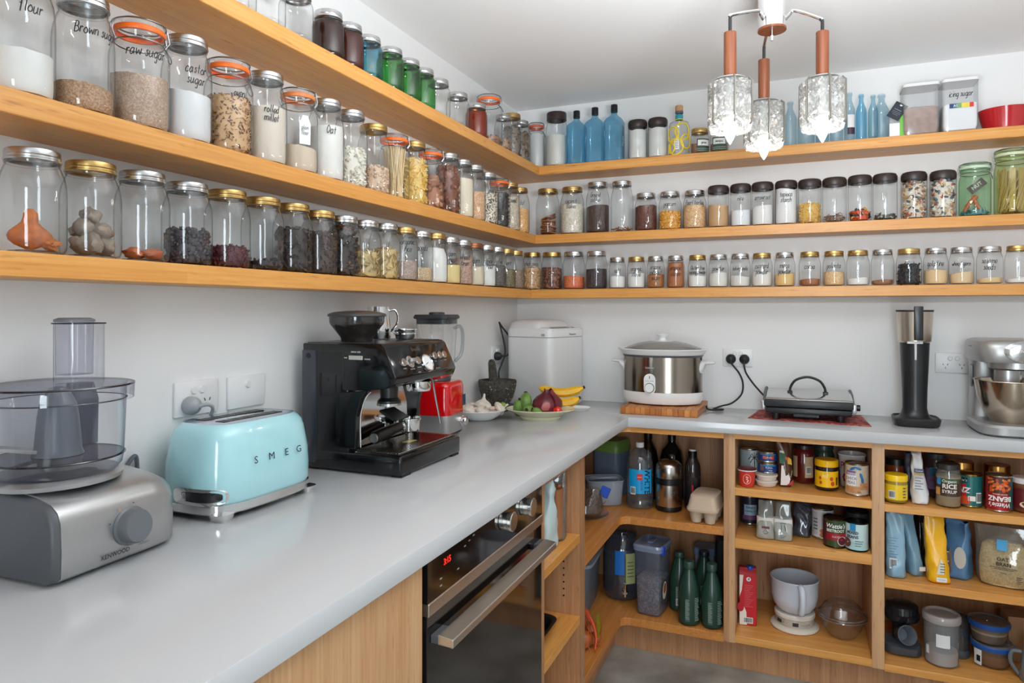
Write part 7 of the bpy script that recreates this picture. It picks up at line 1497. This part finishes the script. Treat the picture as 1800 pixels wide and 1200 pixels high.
f = lambda z, e=0: flat((0, -.0415 - e, z), (1, 0, 0), (0, 0, 1))
patch(flat((-.004, -.030, .138), (1, 0, 0), (0, .35, 1)), -.014, .014, -.017, .017, mat((40, 150, 200), .4), t, 'badge', 2)
txt('OAT', .0155, flat((-.002, -.0425, .095), (1, 0, 0), (0, .1, 1)), mat((50, 44, 34)), t, bold=.03); txt('BRAN', .0155, f(.079, .001), mat((50, 44, 34)), t, bold=.03)
for z, w_ in ((.068, .036), (.063, .026), (.052, .008)): patch(f(z), -w_, w_, -.0011, .0011, mat((90, 80, 60)), t, 'print_line', 2)
for i in range(4): patch(f(.045 - i * .006), .034, .050 - (i % 2) * .004, -.0012, .0012, mat((80, 70, 50)), t, 'print_line', 1)
t = lathe_thing('noodle_jar', 'dark jar with an orange label cut off by the right edge of the photo', 'jar', (1.936, -.350, B2), [('jar_body', [(0, .003), (.033, .003), (.036, .008), (.036, .11), (.03, .14), (.018, .16), (.016, .172)], mat((40, 26, 20), .12)), ('label_sleeve', [(.0363, .02), (.0363, .095)], mat((176, 84, 36), .4)), ('lid', [(.018, .17), (.019, .171), (.019, .188), (0, .19)], BLACK)], face(1.893, -.345))
patch(wrap(.0363, .085, -.35, .0014), -.012, .010, -.012, .012, WHITE, t, 'label_badge', 4)
for i in range(4): patch(wrap(.0363, .03 + i * .013, -.3, .0014), -.016, .012, -.003, .003, mat((236, 206, 170)), t, 'label_line', 4)
# bottom level
GP = mat((66, 72, 80), .3)
t = T('juicing_bowl', 'dark smoky juicing bowl stacked above the grey parts on the bottom level', 'juicer part', (1.548, -.225, B3 + .0965), R(12))
G().lathe([(.030, 0), (.052, .001), (.056, .010), (.056, .022), (.052, .026), (.050, .05), (.044, .056), (.030, .058), (0, .058)], 44).build('bowl_ring', glass((84, 88, 96), (40, 42, 50), .06, 1, .35, (60, 62, 70), 0), t)
G().lathe([(0, 0), (.03, 0), (.03, .035), (0, .035)], 28).build('inner_hub', BLACK, t)
t = T('juicer_motor', 'flat dark grey juicer motor block lying under the cup and bowl', 'juicer part', (1.5425, -.262, B3 + .0008), R(0))
G().loft([se(0, 0, .058, .052, .004, 3.2, 40), se(0, 0, .0585, .056, .010, 3.2, 40), se(0, 0, .0585, .056, .030, 3.2, 40), se(0, 0, .054, .048, .036, 3.2, 40)]).build('base_body', GP, t)
G().lathe([(.026, .036), (.027, .092), (.0, .095)], 28, (.0, .02, 0)).build('drive_post', mat((30, 32, 36), .3), t)
for a in range(3): G().lathe([(0, 0), (.009, 0), (.009, .005), (0, .005)], 12, (.04 * cos(a * 2.1), .036 * sin(a * 2.1), 0)).build('foot', BLACK, t)
g = G(); g.lathe([(0, .004), (.018, .0), (.022, .004), (.030, .050), (.032, .052), (.030, .054), (.027, .050), (.019, .010), (0, .009)], 40); g.xf(Matrix.Translation((0, 0, .026)) @ Matrix.Rotation(R(70), 4, 'X') @ Matrix.Rotation(R(20), 4, 'Y'))
tag(g.build('grey_cup', mat((92, 98, 106), .3), loc=(1.535, -.285, B3 + .040)), 'grey plastic cup lying on its side on the juicer base, open end outwards', 'cup')
x, y = 1.655, -.302
t = T('clear_canister', 'tall hazy plastic canister with a pale screw lid in the middle of the bottom level', 'container', (x, y, B3), face(x, y))
G().lathe([(0, .004), (.046, .002), (.050, .006), (.0515, .14), (.050, .15)], 48).build('canister_body', glass((214, 214, 214), (150, 150, 152), .12, .8, .24, (200, 200, 202), 0), t)
G().lathe([(.051, .142), (.056, .143), (.057, .148), (.057, .162), (.054, .166), (.048, .167), (.044, .160), (0, .160)], 48).build('lid', glass((206, 200, 196), (150, 144, 140), .15, .7, .6, (196, 188, 184), 0), t)
G().lathe([(0, .006), (.046, .006), (.0475, .03), (.046, .046), (0, .05)], 40).build('white_powder', mat((206, 196, 190), .8), t, kind='stuff')
patch(wrap(.0515, .088, .1), -.020, .020, -.020, .022, mat((226, 226, 226), .4), t, 'label', 8); patch(wrap(.0515, .05, -.85), -.005, .006, -.014, .014, mat((226, 226, 226)), t, 'small_label', 2)
t = lathe_thing('grey_beaker', 'dark smoky grey beaker between the canister and the blue-lidded tubs', 'beaker', (1.714, -.220, B3), [('beaker_base', [(0, .0), (.036, .0), (.039, .004), (.039, .022), (.036, .026)], GP), ('beaker_body', [(.036, .026), (.0355, .10), (.036, .105)], glass((120, 124, 130), (60, 62, 70), .06, 1, .4, (92, 96, 102), 0)), ('beaker_top', [(.036, .104), (.039, .106), (.039, .118), (.034, .134), (.024, .142), (0, .144)], mat((52, 46, 44), .25))], 0)
BL_ = mat((24, 76, 150), .35)
TUBG = glass((206, 196, 184), (140, 128, 118), .06, 1, .12, (190, 178, 164), 0)
t = lathe_thing('food_tub', 'lower one of two round clear tubs with blue rims, full of brown sugar', 'container', (1.808, -.250, B3), [('tub_body', [(0, .003), (.042, .002), (.050, .010), (.057, .045), (.059, .060)], TUBG), ('brown_contents', [(0, .006), (.041, .006), (.047, .012), (.053, .042), (0, .044)], mat((166, 116, 66), .8)), ('blue_rim', [(.058, .060), (.062, .061), (.063, .066), (.063, .073), (.060, .076)], BL_), ('lid_top', [(.060, .0755), (.054, .077), (.050, .073), (0, .073)], glass((190, 180, 170), (130, 120, 112), .1, 1, .45, (160, 150, 142), 0))], face(1.808, -.25))
f = wrap(.0545, .035, -.75, .004); patch(f, -.012, .014, -.028, .022, mat((230, 230, 230)), t, 'label', 6); patch(wrap(.0545, .028, -.7, .0052), -.004, .008, -.010, .010, INK, t, 'label_mark', 2)
t = lathe_thing('food_tub', 'upper one of two round clear tubs with blue rims, its filling topped with white', 'container', (1.800, -.246, B3 + .0775), [('tub_body', [(0, .001), (.044, .0), (.049, .004), (.055, .040), (.058, .052)], TUBG), ('brown_contents', [(0, .003), (.043, .003), (.047, .008), (.0515, .030), (0, .031)], mat((128, 98, 84), .8)), ('white_topping', [(.0515, .030), (.0525, .037), (0, .040)], mat((220, 210, 204), .8)), ('blue_rim', [(.057, .051), (.061, .052), (.062, .057), (.062, .064), (.059, .067)], BL_), ('lid_top', [(.059, .0665), (.053, .068), (.049, .064), (0, .064)], glass((170, 158, 148), (110, 100, 92), .1, 1, .5, (130, 118, 108), 0))], 0)
t = T('cardboard_box', 'brown cardboard box behind the grey jug at the right edge', 'box', (1.905, -.175, B3), R(6))
G().box(-.045, .06, -.03, .04, .001, .150, .001, 1).build('box_body', mat((150, 112, 76), .8), t, smooth=False); G().box(-.002, .016, -.0308, -.0302, .001, .150).build('tape', mat((170, 136, 96), .4), t, smooth=False)
t = T('grey_jug', 'grey plastic jug cut off by the bottom right corner of the photo', 'jug', (1.905, -.330, B3), face(1.9, -.33))
G().lathe([(0, .002), (.038, .001), (.041, .006), (.036, .06), (.030, .10), (.022, .118), (.020, .128), (.023, .13), (.023, .133), (.019, .132), (.018, .12), (0, .118)], 44).build('jug_body', mat((112, 118, 124), .3), t)
G().tube(spline([(.0, -.033, .085), (.0, -.058, .08), (.0, -.062, .045), (.0, -.040, .012)], 6), .006, 8).build('handle', mat((104, 110, 116), .3), t)
